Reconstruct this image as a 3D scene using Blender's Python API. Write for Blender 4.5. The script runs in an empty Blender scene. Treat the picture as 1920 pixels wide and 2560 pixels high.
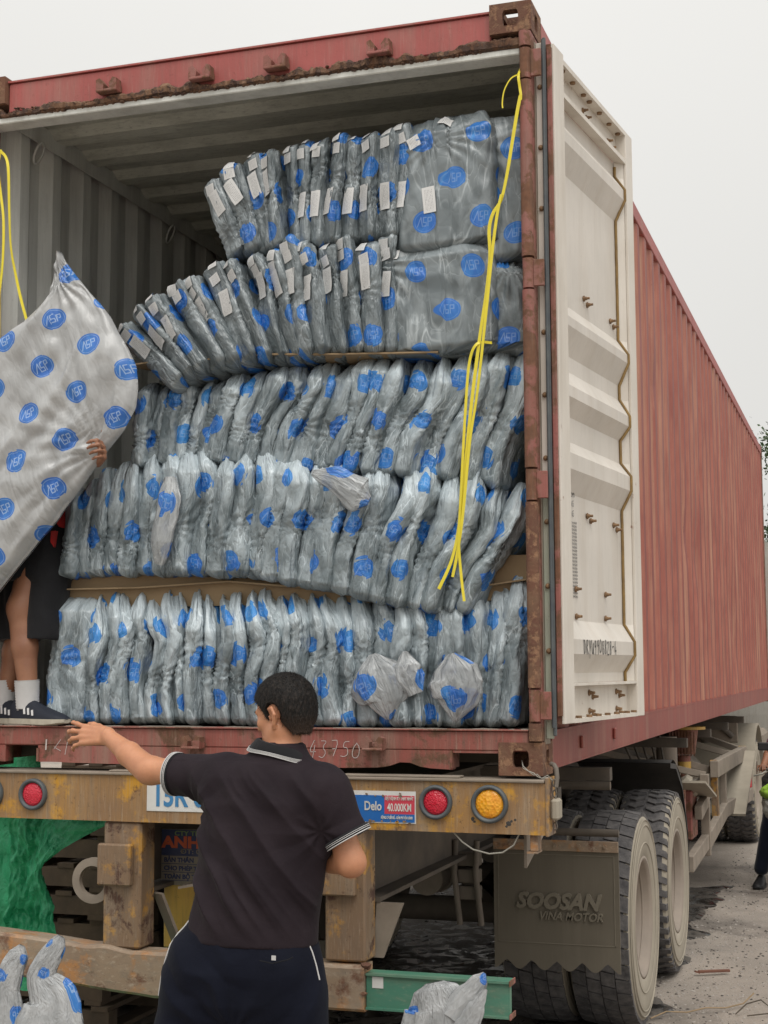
import bpy, math, random
import numpy as np
from mathutils import Vector, Matrix

# ------------------------------------------------------------------ camera, sky, sun, exposure
S = bpy.context.scene
C = S.collection
R = math.radians
CAMP = (1.1395, -5.290, 1.775)
yaw, pit, roll = -.3164, .1049, -.0047
d_ = np.array([math.sin(yaw)*math.cos(pit), math.cos(yaw)*math.cos(pit), math.sin(pit)])
r_ = np.array([math.cos(yaw), -math.sin(yaw), 0]); u_ = np.cross(r_, d_)
rr = r_*math.cos(roll)+u_*math.sin(roll); uu = -r_*math.sin(roll)+u_*math.cos(roll)
cd = bpy.data.cameras.new('camera'); cam = bpy.data.objects.new('camera', cd); C.objects.link(cam)
cam.matrix_world = Matrix(((rr[0], uu[0], -d_[0], CAMP[0]), (rr[1], uu[1], -d_[1], CAMP[1]), (rr[2], uu[2], -d_[2], CAMP[2]), (0, 0, 0, 1)))
cd.sensor_fit = 'VERTICAL'; cd.sensor_height = 36; cd.lens = 3718.756/2560*36
cd.clip_start = .05; cd.clip_end = 2000
S.camera = cam
W = bpy.data.worlds.new('World'); S.world = W; W.use_nodes = True
wn = W.node_tree; wn.nodes.clear()
wo = wn.nodes.new('ShaderNodeOutputWorld'); bg = wn.nodes.new('ShaderNodeBackground'); sk = wn.nodes.new('ShaderNodeTexSky')
sk.sky_type = 'NISHITA'; sk.sun_disc = False
SUN_EL, SUN_ROT = R(58), R(150)
sk.sun_elevation = SUN_EL; sk.sun_rotation = SUN_ROT; sk.dust_density = 6; sk.air_density = 1.0; sk.ozone_density = 1
hs = wn.nodes.new('ShaderNodeHueSaturation'); hs.inputs['Saturation'].default_value = .06
hs.inputs['Value'].default_value = 1.0
mx = wn.nodes.new('ShaderNodeMix'); mx.data_type = 'RGBA'; mx.inputs[0].default_value = .84
mx.inputs[7].default_value = (8.35, 8.25, 7.95, 1)      # the cloud layer, in the sky texture's own units
wn.links.new(sk.outputs[0], hs.inputs['Color']); wn.links.new(hs.outputs[0], mx.inputs[6])
# a soft unevenness of the cloud, the same all round the sky
tc = wn.nodes.new('ShaderNodeTexCoord'); nz = wn.nodes.new('ShaderNodeTexNoise'); nz.inputs['Scale'].default_value = 2.2
nz.inputs['Detail'].default_value = 2
mr = wn.nodes.new('ShaderNodeMapRange'); mr.inputs[3].default_value = .93; mr.inputs[4].default_value = 1.07
mm = wn.nodes.new('ShaderNodeMix'); mm.data_type = 'RGBA'; mm.blend_type = 'MULTIPLY'; mm.inputs[0].default_value = 1
wn.links.new(tc.outputs['Generated'], nz.inputs['Vector']); wn.links.new(nz.outputs[0], mr.inputs[0])
# an overcast sky is brightest overhead
sz = wn.nodes.new('ShaderNodeSeparateXYZ'); wn.links.new(tc.outputs['Generated'], sz.inputs[0])
zc = wn.nodes.new('ShaderNodeMath'); zc.operation = 'MAXIMUM'; zc.inputs[1].default_value = 0; wn.links.new(sz.outputs['Z'], zc.inputs[0])
zp = wn.nodes.new('ShaderNodeMath'); zp.operation = 'POWER'; zp.inputs[1].default_value = 2; wn.links.new(zc.outputs[0], zp.inputs[0])
zm = wn.nodes.new('ShaderNodeMath'); zm.operation = 'MULTIPLY_ADD'; zm.inputs[1].default_value = .8; zm.inputs[2].default_value = .93; wn.links.new(zp.outputs[0], zm.inputs[0])
mz = wn.nodes.new('ShaderNodeMix'); mz.data_type = 'RGBA'; mz.blend_type = 'MULTIPLY'; mz.inputs[0].default_value = 1
wn.links.new(mx.outputs[2], mz.inputs[6]); wn.links.new(zm.outputs[0], mz.inputs[7])
wn.links.new(mz.outputs[2], mm.inputs[6]); wn.links.new(mr.outputs[0], mm.inputs[7])
wn.links.new(mm.outputs[2], bg.inputs[0]); bg.inputs[1].default_value = .1
wn.links.new(bg.outputs[0], wo.inputs[0])
sl = bpy.data.lights.new('sun', 'SUN'); so = bpy.data.objects.new('sun', sl); C.objects.link(so)
sl.energy = 1.3; sl.angle = R(35); sl.color = (1, .965, .91)
_sd = Vector((math.sin(SUN_ROT)*math.cos(SUN_EL), math.cos(SUN_ROT)*math.cos(SUN_EL), math.sin(SUN_EL)))
so.rotation_euler = _sd.to_track_quat('Z', 'Y').to_euler(); so.location = (3, -8, 12)
S.view_settings.view_transform = 'Standard'; S.view_settings.look = 'None'
S.view_settings.exposure = 0.12; S.view_settings.gamma = 1; S.view_settings.use_curve_mapping = False
S.render.engine = 'CYCLES'
S.cycles.use_denoising = True
S.cycles.max_bounces = 8; S.cycles.diffuse_bounces = 6; S.cycles.glossy_bounces = 3; S.cycles.transparent_max_bounces = 8

# ------------------------------------------------------------------ helpers
rnd = random.Random(7)
NR = np.random.RandomState(5)
PI = math.pi

class MB:
    """collects faces for ONE mesh object"""
    def __init__(s): s.v = []; s.f = []; s.m = []; s.uv = None; s.sm = []
    def add(s, vs, fs, mi=0, smooth=False):
        o = len(s.v); s.v += [tuple(map(float, p)) for p in vs]
        for f in fs: s.f.append(tuple(o+i for i in f)); s.m.append(mi); s.sm.append(smooth)
    def box(s, x0, x1, y0, y1, z0, z1, mi=0, b=0.0):
        if b <= 0:
            v = [(x, y, z) for x in (x0, x1) for y in (y0, y1) for z in (z0, z1)]
            s.add(v, [(0, 1, 3, 2), (4, 6, 7, 5), (0, 4, 5, 1), (2, 3, 7, 6), (0, 2, 6, 4), (1, 5, 7, 3)], mi); return
        # chamfered box
        lo = (x0, y0, z0); hi = (x1, y1, z1); v = []; idx = {}
        for i in range(8):
            sg = [(i >> k) & 1 for k in range(3)]
            for ax in range(3):
                p = []
                for k in range(3):
                    e = hi[k] if sg[k] else lo[k]
                    if k != ax: e += (-b if sg[k] else b)
                    p.append(e)
                idx[(i, ax)] = len(v); v.append(p)
        f = []
        for ax in range(3):
            a, c = [k for k in range(3) if k != ax]
            for sd in (0, 1):
                q = [(sd << ax) | (p << a) | (r << c) for p, r in ((0, 0), (1, 0), (1, 1), (0, 1))]
                f.append([idx[(i, ax)] for i in q])
            for p in (0, 1):
                for r in (0, 1):
                    i = (p << a) | (r << c); j = i | (1 << ax)
                    f.append([idx[(i, a)], idx[(j, a)], idx[(j, c)], idx[(i, c)]])
        for i in range(8): f.append([idx[(i, 0)], idx[(i, 1)], idx[(i, 2)]])
        ctr = np.array([(x0+x1)/2, (y0+y1)/2, (z0+z1)/2]); V = np.array(v); ff = []
        for q in f:
            P = V[q]; n = np.cross(P[1]-P[0], P[2]-P[0])
            ff.append(tuple(q) if n @ (P.mean(0)-ctr) > 0 else tuple(q[::-1]))
        s.add(v, ff, mi)
    def obox(s, M, sx, sy, sz, mi=0, b=0.0):
        t = MB(); t.box(-sx/2, sx/2, -sy/2, sy/2, -sz/2, sz/2, 0, b)
        s.add([M @ Vector(p) for p in t.v], t.f, mi)
    def bar(s, a, b, w, h=None, mi=0, up=(0, 0, 1), bv=0):
        a = Vector(a); b = Vector(b); d = (b-a); L = d.length; d.normalize(); upv = Vector(up)
        if abs(d.dot(upv)) > .95: upv = Vector((0, 1, 0))
        x = d.cross(upv).normalized(); z = x.cross(d)
        M = Matrix(((x[0], d[0], z[0], 0), (x[1], d[1], z[1], 0), (x[2], d[2], z[2], 0), (0, 0, 0, 1)))
        M.translation = (a+b)/2
        s.obox(M, w, L, h or w, mi, bv)
    def tube(s, pts, r, n=10, mi=0, cap=True, smooth=True, closed=False):
        P = [Vector(p) for p in pts]; N = len(P); rs = r if hasattr(r, '__len__') else [r]*N
        up = None; rings = []
        for i in range(N):
            if closed: t = P[(i+1) % N]-P[i-1]
            else: t = P[min(i+1, N-1)]-P[max(i-1, 0)]
            t.normalize()
            if up is None: up = Vector((0, 0, 1)) if abs(t.z) < .9 else Vector((1, 0, 0))
            x = t.cross(up)
            if x.length < 1e-6: x = t.cross(Vector((1, .3, 0)))
            x.normalize(); up = x.cross(t)
            rings.append([P[i]+(x*math.cos(k*2*PI/n)+up*math.sin(k*2*PI/n))*rs[i] for k in range(n)])
        v = [p for g in rings for p in g]; f = []
        for i in range(N if closed else N-1):
            j = (i+1) % N
            for k in range(n): f.append((i*n+k, i*n+(k+1) % n, j*n+(k+1) % n, j*n+k))
        s.add(v, f, mi, smooth)
        if cap and not closed:
            s.add(rings[0], [tuple(range(n))[::-1]], mi); s.add(rings[-1], [tuple(range(n))], mi)
    def cyl(s, c, ax, r, L, n=16, mi=0, r2=None, smooth=True):
        c = Vector(c); a = Vector(ax).normalized(); s.tube([c-a*L/2, c+a*L/2], [r, r if r2 is None else r2], n, mi, True, smooth)
    def prism(s, poly, ax, a0, a1, mi=0, holes=None):
        """poly in the two other axes (order x,y,z without ax), extruded a0..a1 along ax"""
        n = len(poly)
        def P(p, a):
            q = list(p); q.insert(ax, a); return q
        v = [P(p, a0) for p in poly]+[P(p, a1) for p in poly]
        f = [(i, (i+1) % n, n+(i+1) % n, n+i) for i in range(n)]
        area = sum(poly[i][0]*poly[(i+1) % n][1]-poly[(i+1) % n][0]*poly[i][1] for i in range(n))
        c0 = tuple(range(n))[::-1]; c1 = tuple(range(n, 2*n))
        flip = (area < 0) != (ax == 1)
        if flip: f = [q[::-1] for q in f]; c0 = c0[::-1]; c1 = c1[::-1]
        s.add(v, f+[c0, c1], mi)
    def lathe(s, prof, c, ax, n=32, mi=0, smooth=True, mis=None):
        """prof: (axial, radius)"""
        c = Vector(c); a = Vector(ax).normalized(); x = a.orthogonal().normalized(); y = a.cross(x)
        v = [c+a*p[0]+(x*math.cos(k*2*PI/n)+y*math.sin(k*2*PI/n))*p[1] for p in prof for k in range(n)]
        for i in range(len(prof)-1):
            f = [(i*n+k, i*n+(k+1) % n, (i+1)*n+(k+1) % n, (i+1)*n+k) for k in range(n)]
            o = len(s.v)
            if i == 0: s.v += [tuple(p) for p in v]; base = o
            for q in f: s.f.append(tuple(base+j for j in q)); s.m.append(mis[i] if mis else mi); s.sm.append(smooth)
    def build(s, name, mats, parent=None):
        me = bpy.data.meshes.new(name); me.from_pydata(s.v, [], s.f)
        if not isinstance(mats, (list, tuple)): mats = [mats]
        for m in mats: me.materials.append(m)
        me.polygons.foreach_set('material_index', s.m); me.polygons.foreach_set('use_smooth', s.sm)
        if s.uv is not None:
            ul = me.uv_layers.new(name='UVMap'); uvs = np.array(s.uv, float)
            li = np.empty(len(me.loops), int); me.loops.foreach_get('vertex_index', li)
            ul.data.foreach_set('uv', uvs[li].ravel())
        me.update()
        return link(name, me, parent)

def link(name, me, parent=None):
    o = bpy.data.objects.new(name, me); C.objects.link(o)
    if parent is not None:
        o.parent = parent
        o.matrix_parent_inverse = PM[parent.name].inverted() if parent.name in PM else Matrix()
    return o
PM = {}
def tag(o, label=None, cat=None, group=None, kind=None):
    if label: o['label'] = label
    if cat: o['category'] = cat
    if group: o['group'] = group
    if kind: o['kind'] = kind
    return o
def thing(name, loc, label, cat, group=None):
    o = bpy.data.objects.new(name, None); C.objects.link(o); o.location = loc; o.empty_display_size = .1
    PM[o.name] = Matrix.Translation(loc)
    return tag(o, label, cat, group)
def copy_tree(o, parent=None, loc=None, off=None):
    c = o.copy(); C.objects.link(c)
    if parent is not None: c.parent = parent
    if loc is not None: c.location = loc
    if c.name not in PM and o.name in PM: PM[c.name] = PM[o.name]
    for ch in list(o.children): copy_tree(ch, c)
    return c
def grid_mesh(P, mi=0, closed_u=False, smooth=True, mb=None, uv=None):
    """P: (nv, nu, 3)"""
    nv, nu = P.shape[:2]; mb = mb or MB(); o = len(mb.v)
    mb.v += [tuple(p) for p in P.reshape(-1, 3).tolist()]
    I = np.arange(nv*nu).reshape(nv, nu)+o
    J = np.roll(I, -1, 1) if closed_u else I[:, 1:]
    A = I if closed_u else I[:, :-1]
    q = np.stack([A[:-1], J[:-1], J[1:], A[1:]], -1).reshape(-1, 4)
    mb.f += [tuple(x) for x in q.tolist()]; mb.m += [mi]*len(q); mb.sm += [smooth]*len(q)
    if uv is not None:
        mb.uv = (mb.uv or []) + uv.reshape(-1, 2).tolist()
    return mb
def text_mesh(txt, size, M, mat, name, parent, ext=.0006, align='CENTER', font_shear=0, xs=1.0, bold=0):
    cu = bpy.data.curves.new(name, 'FONT'); cu.body = txt; cu.size = size; cu.align_x = align; cu.align_y = 'CENTER'
    cu.extrude = ext; cu.shear = font_shear; cu.resolution_u = 3; cu.offset = bold
    o = bpy.data.objects.new(name, cu); C.objects.link(o)
    bpy.context.view_layer.update()
    me = bpy.data.meshes.new_from_object(o.evaluated_get(bpy.context.evaluated_depsgraph_get()))
    bpy.data.objects.remove(o); bpy.data.curves.remove(cu)
    me.transform(M @ Matrix.Diagonal((xs, 1, 1, 1))); me.materials.clear(); me.materials.append(mat); me.name = name
    return link(name, me, parent)
def face_M(x, y, z):            # text upright in the plane facing -y
    return Matrix.Translation((x, y, z)) @ Matrix.Rotation(R(90), 4, 'X')

# noise in numpy
def _h(i, j, k):
    n = (i*374761393+j*668265263+k*2147483647 % 982451653+k*1274126177) & 0xffffffff
    n = ((n ^ (n >> 13))*1274126177) & 0xffffffff
    return ((n ^ (n >> 16)) & 0xffff)/32768.0-1
def vnoise(x, y, z=0.0):
    x = np.asarray(x, float); y = np.asarray(y, float); z = np.asarray(z, float)+np.zeros_like(x)
    i = np.floor(x).astype(np.int64); j = np.floor(y).astype(np.int64); k = np.floor(z).astype(np.int64)
    f = x-i; g = y-j; h = z-k
    f = f*f*(3-2*f); g = g*g*(3-2*g); h = h*h*(3-2*h)
    r = 0
    for a in (0, 1):
        for b in (0, 1):
            for c in (0, 1):
                r = r+_h(i+a, j+b, k+c)*(f if a else 1-f)*(g if b else 1-g)*(h if c else 1-h)
    return r
def fbm(x, y, z=0.0, o=3):
    r = 0; a = 1.0; t = 0
    for n in range(o): r = r+a*vnoise(x*2**n+17.3*n, y*2**n-9.1*n, np.asarray(z)*2**n+3.7*n); t += a; a *= .5
    return r/t
def trin(x, y, seed=0):
    """piecewise planar noise on a triangle lattice: flat facets that meet in straight creases"""
    x = np.asarray(x, float); y = np.asarray(y, float)+np.zeros_like(x); u = x-y*.57735; w = y*1.1547
    i = np.floor(u).astype(np.int64); j = np.floor(w).astype(np.int64); f = u-i; g = w-j; up = f+g > 1
    z = np.zeros_like(i)+int(seed*131) % 9973
    a = _h(i+up, j+up, z); b = _h(i+1, j, z); c = _h(i, j+1, z)
    return np.where(up, a*(f+g-1)+b*(1-g)+c*(1-f), a*(1-f-g)+b*f+c*g)
def tri(x): return 1-2*np.abs(2*(x-np.floor(x))-1)       # triangle wave, sharp creases

# ------------------------------------------------------------------ materials
def nodes(name):
    m = bpy.data.materials.new(name); m.use_nodes = True; t = m.node_tree
    return m, t, t.nodes['Principled BSDF'], t.nodes, t.links
def _mix(t, f, a, b, blend='MIX'):
    n = t.nodes.new('ShaderNodeMix'); n.data_type = 'RGBA'; n.blend_type = blend
    for sock, val in ((0, f), (6, a), (7, b)):
        if isinstance(val, (int, float)): n.inputs[sock].default_value = val
        elif isinstance(val, tuple): n.inputs[sock].default_value = (*val[:3], 1)
        else: t.links.new(val, n.inputs[sock])
    return n.outputs[2]
def _noise(t, vec, scale, detail=4, rough=.55, dist=0, stretch=None, out=0):
    if stretch:
        mp = t.nodes.new('ShaderNodeMapping'); mp.inputs['Scale'].default_value = stretch; t.links.new(vec, mp.inputs[0]); vec = mp.outputs[0]
    n = t.nodes.new('ShaderNodeTexNoise'); n.inputs['Scale'].default_value = scale; n.inputs['Detail'].default_value = detail
    n.inputs['Roughness'].default_value = rough; n.inputs['Distortion'].default_value = dist
    t.links.new(vec, n.inputs['Vector']); return n.outputs[out]
def _ramp(t, v, a, b, lo=0.0, hi=1.0):
    n = t.nodes.new('ShaderNodeMapRange'); n.clamp = True
    n.inputs[1].default_value = a; n.inputs[2].default_value = b; n.inputs[3].default_value = lo; n.inputs[4].default_value = hi
    t.links.new(v, n.inputs[0]); return n.outputs[0]
def _math(t, op, a, b=None, c=None, clamp=False):
    n = t.nodes.new('ShaderNodeMath'); n.operation = op; n.use_clamp = clamp
    for i, v in enumerate((a, b, c)):
        if v is None: continue
        if isinstance(v, (int, float)): n.inputs[i].default_value = v
        else: t.links.new(v, n.inputs[i])
    return n.outputs[0]
def _coord(t, kind='Object', rnd_off=False):
    c = t.nodes.new('ShaderNodeTexCoord').outputs[kind]
    if rnd_off:
        oi = t.nodes.new('ShaderNodeObjectInfo'); mu = _math(t, 'MULTIPLY', oi.outputs['Random'], 37.0)
        va = t.nodes.new('ShaderNodeVectorMath'); va.operation = 'ADD'; t.links.new(c, va.inputs[0]); t.links.new(mu, va.inputs[1]); c = va.outputs[0]
    return c
def _bump(t, h, strength, dist, prev=None):
    b = t.nodes.new('ShaderNodeBump'); b.inputs['Strength'].default_value = strength; b.inputs['Distance'].default_value = dist
    t.links.new(h, b.inputs['Height'])
    if prev is not None: t.links.new(prev, b.inputs['Normal'])
    return b.outputs[0]
def paint(name, c1, c2=None, rust=(.13, .055, .03), amount=.5, dirt=(.22, .18, .14), dirt_amt=.35, rough=.55, scale=3.0, streak=True,
          bump=.3, metallic=0.0, fine=40.0, rscale=6.0, stretch=(1, 1, .12), sscale=9.0, c3=None, grit=.30):
    m, t, b, N, L = nodes(name); co = _coord(t)
    c2 = c2 or tuple(x*.8 for x in c1)
    col = _mix(t, _ramp(t, _noise(t, co, scale, 5), .35, .65), c1, c2)
    if c3: col = _mix(t, _ramp(t, _noise(t, co, scale*2.3, 6, .65), .52, .60), col, c3)
    if streak:
        col = _mix(t, _ramp(t, _noise(t, co, sscale, 5, .6, 0, stretch), .48, .72, 0, dirt_amt), col, dirt)
    else: col = _mix(t, _ramp(t, _noise(t, co, sscale, 5, .6), .48, .72, 0, dirt_amt), col, dirt)
    rn = _noise(t, co, rscale, 8, .68, .3)
    rf = _ramp(t, rn, 1-amount-.03, 1-amount+.04)
    rc = _mix(t, _noise(t, co, fine, 4), tuple(x*.55 for x in rust), tuple(x*1.6 for x in rust))
    col = _mix(t, rf, col, rc)
    st = (stretch[0]*3, stretch[1]*3, stretch[2]*1.6) if streak else (1, 1, 1)
    col = _mix(t, _ramp(t, _noise(t, co, sscale*2.6, 6, .7, 0, st), .50, .70, 0, grit), col, tuple(x*.45 for x in dirt))
    col = _mix(t, _ramp(t, _noise(t, co, sscale*4.2, 5, .7, .4, st), .54, .70, 0, grit*.8), col, tuple(min(1, x*1.45) for x in dirt))
    col = _mix(t, _ramp(t, _noise(t, co, fine*1.4, 4, .75), .62, .68, 0, grit), col, tuple(x*.5 for x in rust))
    L.new(col, b.inputs['Base Color']); b.inputs['Metallic'].default_value = metallic
    L.new(_ramp(t, rf, 0, 1, rough, .9), b.inputs['Roughness'])
    fn = _noise(t, co, fine, 5, .7)
    bm = _bump(t, fn, bump, .003); bm = _bump(t, rf, bump*.8, -.0015, bm)
    bm = _bump(t, _noise(t, co, 2.2, 3), bump*.6, .02, bm)
    L.new(bm, b.inputs['Normal']); return m
def plain(name, c, rough=.6, c2=None, scale=8, metallic=0, bump=.15, fine=60, spec=.5, bdist=.002):
    m, t, b, N, L = nodes(name); co = _coord(t, 'Object', True)
    c2 = c2 or tuple(x*.72 for x in c)
    L.new(_mix(t, _ramp(t, _noise(t, co, scale, 6, .6), .3, .7), c, c2), b.inputs['Base Color'])
    b.inputs['Roughness'].default_value = rough; b.inputs['Metallic'].default_value = metallic; b.inputs['Specular IOR Level'].default_value = spec
    L.new(_bump(t, _noise(t, co, fine, 4, .6), bump, bdist), b.inputs['Normal']); return m
M = {}
M['red'] = paint('container_red_paint', (.40, .098, .088), (.34, .085, .075), amount=.30, dirt=(.30, .20, .16), dirt_amt=.45, rscale=5)
M['worn'] = paint('worn_lit_slope_paint', (.38, .125, .088), (.29, .08, .06), amount=.24, dirt=(.52, .33, .22), dirt_amt=.6, rscale=4, sscale=14, stretch=(1, 1, .05), bump=.2)  # light caught by the slope faces painted in as paler red, plus worn streaks
M['redside'] = paint('container_side_paint', (.27, .052, .037), (.215, .042, .032), amount=.25, dirt=(.34, .19, .14), dirt_amt=.45, rscale=4, stretch=(1, 1, .06), bump=.25)
M['sill'] = paint('sill_red_paint', (.31, .085, .07), (.24, .075, .055), rust=(.12, .06, .035), amount=.44, dirt=(.26, .20, .15), dirt_amt=.65, bump=.4, rscale=6, grit=.5)
M['redrust'] = paint('rusty_red_paint', (.31, .10, .085), (.22, .085, .06), rust=(.15, .07, .04), amount=.50, dirt_amt=.4, bump=.6, rscale=9)
M['rust'] = paint('heavy_rust', (.17, .075, .045), (.11, .05, .035), rust=(.24, .13, .075), amount=.46, dirt=(.25, .17, .10), dirt_amt=.4, rough=.9, bump=1.0, fine=90, rscale=24, streak=False)
M['rustedge'] = paint('flaking_rust', (.13, .065, .04), (.22, .12, .07), rust=(.07, .04, .03), amount=.5, dirt=(.3, .22, .15), dirt_amt=.5, rough=.95, bump=1.0, fine=120, rscale=30, streak=False)
M['inner'] = paint('container_inner_paint', (.78, .79, .74), (.68, .69, .65), rust=(.2, .13, .08), amount=.20, dirt=(.22, .21, .18), dirt_amt=.4, rscale=5, sscale=5, grit=.15)
M['roofin'] = paint('container_ceiling_paint', (.74, .74, .64), (.64, .64, .55), rust=(.14, .09, .06), amount=.25, dirt=(.16, .16, .13), dirt_amt=.4, rscale=5, stretch=(.3, 1, 1))
M['door'] = paint('door_white_paint', (.66, .615, .555), (.58, .54, .485), rust=(.25, .12, .06), amount=.17, dirt=(.45, .38, .30), dirt_amt=.35, rscale=6, bump=.12, rough=.5, grit=.10)
M['doorframe'] = paint('door_frame_paint', (.70, .655, .59), (.62, .57, .50), rust=(.22, .09, .05), amount=.30, dirt=(.40, .34, .27), dirt_amt=.4, rscale=8, bump=.2, grit=.10)
M['caulk'] = plain('yellowed_sealant', (.30, .19, .06), .6, (.18, .11, .04), 20)
M['bolt'] = plain('rusty_bolt', (.30, .18, .09), .8, (.12, .07, .04), 60, bump=.5)
M['rubber'] = plain('gasket_rubber', (.055, .065, .075), .55, (.10, .11, .11), 14)
M['gtrim'] = paint('green_grey_trim', (.36, .42, .33), (.42, .40, .33), rust=(.2, .13, .07), amount=.30, dirt_amt=.4, rscale=7)
M['yel'] = paint('trailer_yellow_worn', (.35, .19, .06), (.25, .145, .07), rust=(.10, .05, .03), amount=.37, dirt=(.30, .235, .165), dirt_amt=.7, rscale=7, sscale=13, stretch=(1, 1, .10), bump=.4, c3=(.52, .26, .022), grit=.55)
M['yel2'] = paint('trailer_post_paint', (.24, .15, .082), (.19, .125, .08), rust=(.085, .042, .028), amount=.43, dirt=(.29, .235, .175), dirt_amt=.6, rscale=8, sscale=14, bump=.4, c3=(.45, .23, .04), grit=.55)
M['yel3'] = paint('yellow_panel_paint', (.66, .41, .09), (.58, .35, .08), rust=(.16, .09, .05), amount=.26, dirt=(.25, .2, .15), dirt_amt=.35, rscale=16)
M['bump'] = paint('bumper_paint', (.31, .225, .15), (.24, .165, .11), rust=(.15, .075, .045), amount=.40, dirt=(.38, .32, .25), dirt_amt=.6, rscale=6, sscale=10, bump=.4, stretch=(.25, 1, 1), c3=(.40, .19, .07), grit=.55)
M['chas'] = plain('dusty_chassis', (.13, .105, .082), .85, (.07, .06, .05), 6)
M['chasl'] = plain('dusty_grey_metal', (.30, .25, .20), .85, (.20, .165, .13), 7)
M['strapd'] = plain('dull_hanger_steel', (.15, .125, .10), .8)
M['chasd'] = plain('dark_grease', (.035, .032, .03), .8, (.06, .055, .05), 7)
M['flap'] = paint('mudflap_rubber', (.135, .115, .085), (.115, .098, .072), rust=(.17, .14, .1), amount=.25, dirt=(.17, .145, .11), dirt_amt=.6, rough=.75, rscale=4, bump=.15, stretch=(1, 1, .08), fine=140, grit=.10)
M['flapl'] = plain('dust_on_rubber', (.19, .165, .125), .85, (.155, .135, .10), 30)
M['tread'] = plain('dusty_tyre_tread', (.15, .14, .135), .92, (.055, .052, .055), 22, bump=.8, fine=120, bdist=.004)
M['side'] = plain('dusty_tyre_sidewall', (.38, .335, .265), .9, (.30, .265, .21), 5, bump=.15)
M['rim'] = plain('dusty_rim', (.33, .275, .225), .8, (.25, .21, .175), 4)
M['green'] = paint('green_bar_paint', (.075, .24, .16), (.06, .19, .13), rust=(.25, .2, .15), amount=.30, dirt=(.3, .27, .2), dirt_amt=.4, rscale=9, stretch=(.2, 1, 1))
M['white'] = plain('white_paint', (.68, .68, .66), .5, (.58, .57, .54), 12)
M['blue'] = plain('sticker_blue', (.015, .12, .40), .45, (.02, .14, .42), 12, bump=.05)
M['redp'] = plain('sticker_red', (.58, .06, .09), .45, (.5, .05, .08), 14, bump=.05)
M['ink'] = plain('black_marker', (.02, .02, .022), .6, bump=0)
M['chalk'] = plain('chalk', (.62, .55, .52), .95, bump=0)
M['cream'] = plain('white_lettering', (.72, .70, .66), .6, bump=0)
M['dblue'] = plain('sign_dark_blue', (.035, .05, .14), .6, (.07, .08, .14), 20)
M['tan'] = plain('sign_tan', (.34, .29, .22), .7, (.22, .19, .15), 16)
M['strap'] = plain('yellow_strap', (.78, .65, .035), .42, (.72, .60, .04), 30, bump=.1)
M['card'] = plain('cardboard', (.33, .235, .135), .9, (.27, .19, .11), 5)
M['wood'] = plain('pallet_wood', (.13, .092, .06), .9, (.075, .055, .038), 9, bump=.5)
M['woodd'] = plain('floor_plywood', (.33, .29, .24), .85, (.21, .18, .15), 11, bump=.5)
M['iron'] = plain('dirty_iron', (.17, .145, .12), .75, (.10, .085, .07), 25, bump=.4)
M['wire'] = plain('wire_steel', (.4, .38, .33), .5, bump=0)
M['black'] = plain('black_plastic', (.022, .022, .024), .5)
def lens(name, c1, c2, sc):
    m, t, b, N, L = nodes(name); co = _coord(t)
    v = N.new('ShaderNodeTexVoronoi'); v.inputs['Scale'].default_value = sc; L.new(co, v.inputs['Vector'])
    L.new(_mix(t, v.outputs['Color'], c1, c2), b.inputs['Base Color']); b.inputs['Roughness'].default_value = .25
    b.inputs['Coat Weight'].default_value = .4
    L.new(_bump(t, v.outputs['Distance'], .7, .004), b.inputs['Normal']); return m
M['lred'] = lens('red_lens', (.50, .008, .025), (.62, .02, .05), 160)
M['lamb'] = lens('amber_lens', (.75, .26, .005), (.85, .42, .03), 90)
# ------------------------------------------------------------------ ground
def ground_mat():
    m, t, b, N, L = nodes('dusty_yard_ground'); co = _coord(t)
    base = _mix(t, _ramp(t, _noise(t, co, 1.4, 6, .6), .35, .65), (.36, .305, .255), (.255, .22, .185))
    damp = _ramp(t, _noise(t, co, .55, 5, .6, .4), .52, .60)
    base = _mix(t, _ramp(t, _noise(t, co, 130, 3, .7), .5, .66, 0, .6), base, (.50, .46, .42))
    base = _mix(t, _ramp(t, _noise(t, co, 75, 4, .7), .60, .68), base, (.085, .075, .07))
    base = _mix(t, _math(t, 'MULTIPLY', damp, .65), base, (.075, .062, .052))
    L.new(base, b.inputs['Base Color']); L.new(_ramp(t, damp, 0, 1, .95, .45), b.inputs['Roughness'])
    bm = _bump(t, _noise(t, co, 90, 5, .75), .9, .008); bm = _bump(t, _noise(t, co, 9, 4), .5, .03, bm)
    L.new(bm, b.inputs['Normal']); return m
M['ground'] = ground_mat()
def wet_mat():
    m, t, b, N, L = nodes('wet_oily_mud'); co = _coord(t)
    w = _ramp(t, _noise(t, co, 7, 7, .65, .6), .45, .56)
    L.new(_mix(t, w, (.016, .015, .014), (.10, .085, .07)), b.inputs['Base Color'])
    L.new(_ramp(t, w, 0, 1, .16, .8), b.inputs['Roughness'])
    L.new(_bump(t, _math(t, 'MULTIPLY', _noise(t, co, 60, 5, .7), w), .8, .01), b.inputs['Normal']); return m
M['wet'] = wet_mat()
g = MB()
xs = np.concatenate([[-400, -60, -15], np.linspace(-6, 6, 70), [15, 60, 400]]); ys = np.concatenate([[-300, -40, -8], np.linspace(-3, 14, 90), [25, 80, 600]])
X, Y = np.meshgrid(xs, ys); Z = .012*fbm(X*.9, Y*.9, 0, 3)*(np.abs(X) < 7)*(Y > -4)*(Y < 16)
grid_mesh(np.stack([X, Y, Z], -1), mb=g); tag(g.build('ground', M['ground']), kind='structure')
g = MB(); xs = np.linspace(-2.7, .15, 90); ys = np.linspace(-.5, 7.7, 170); X, Y = np.meshgrid(xs, ys)
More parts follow.
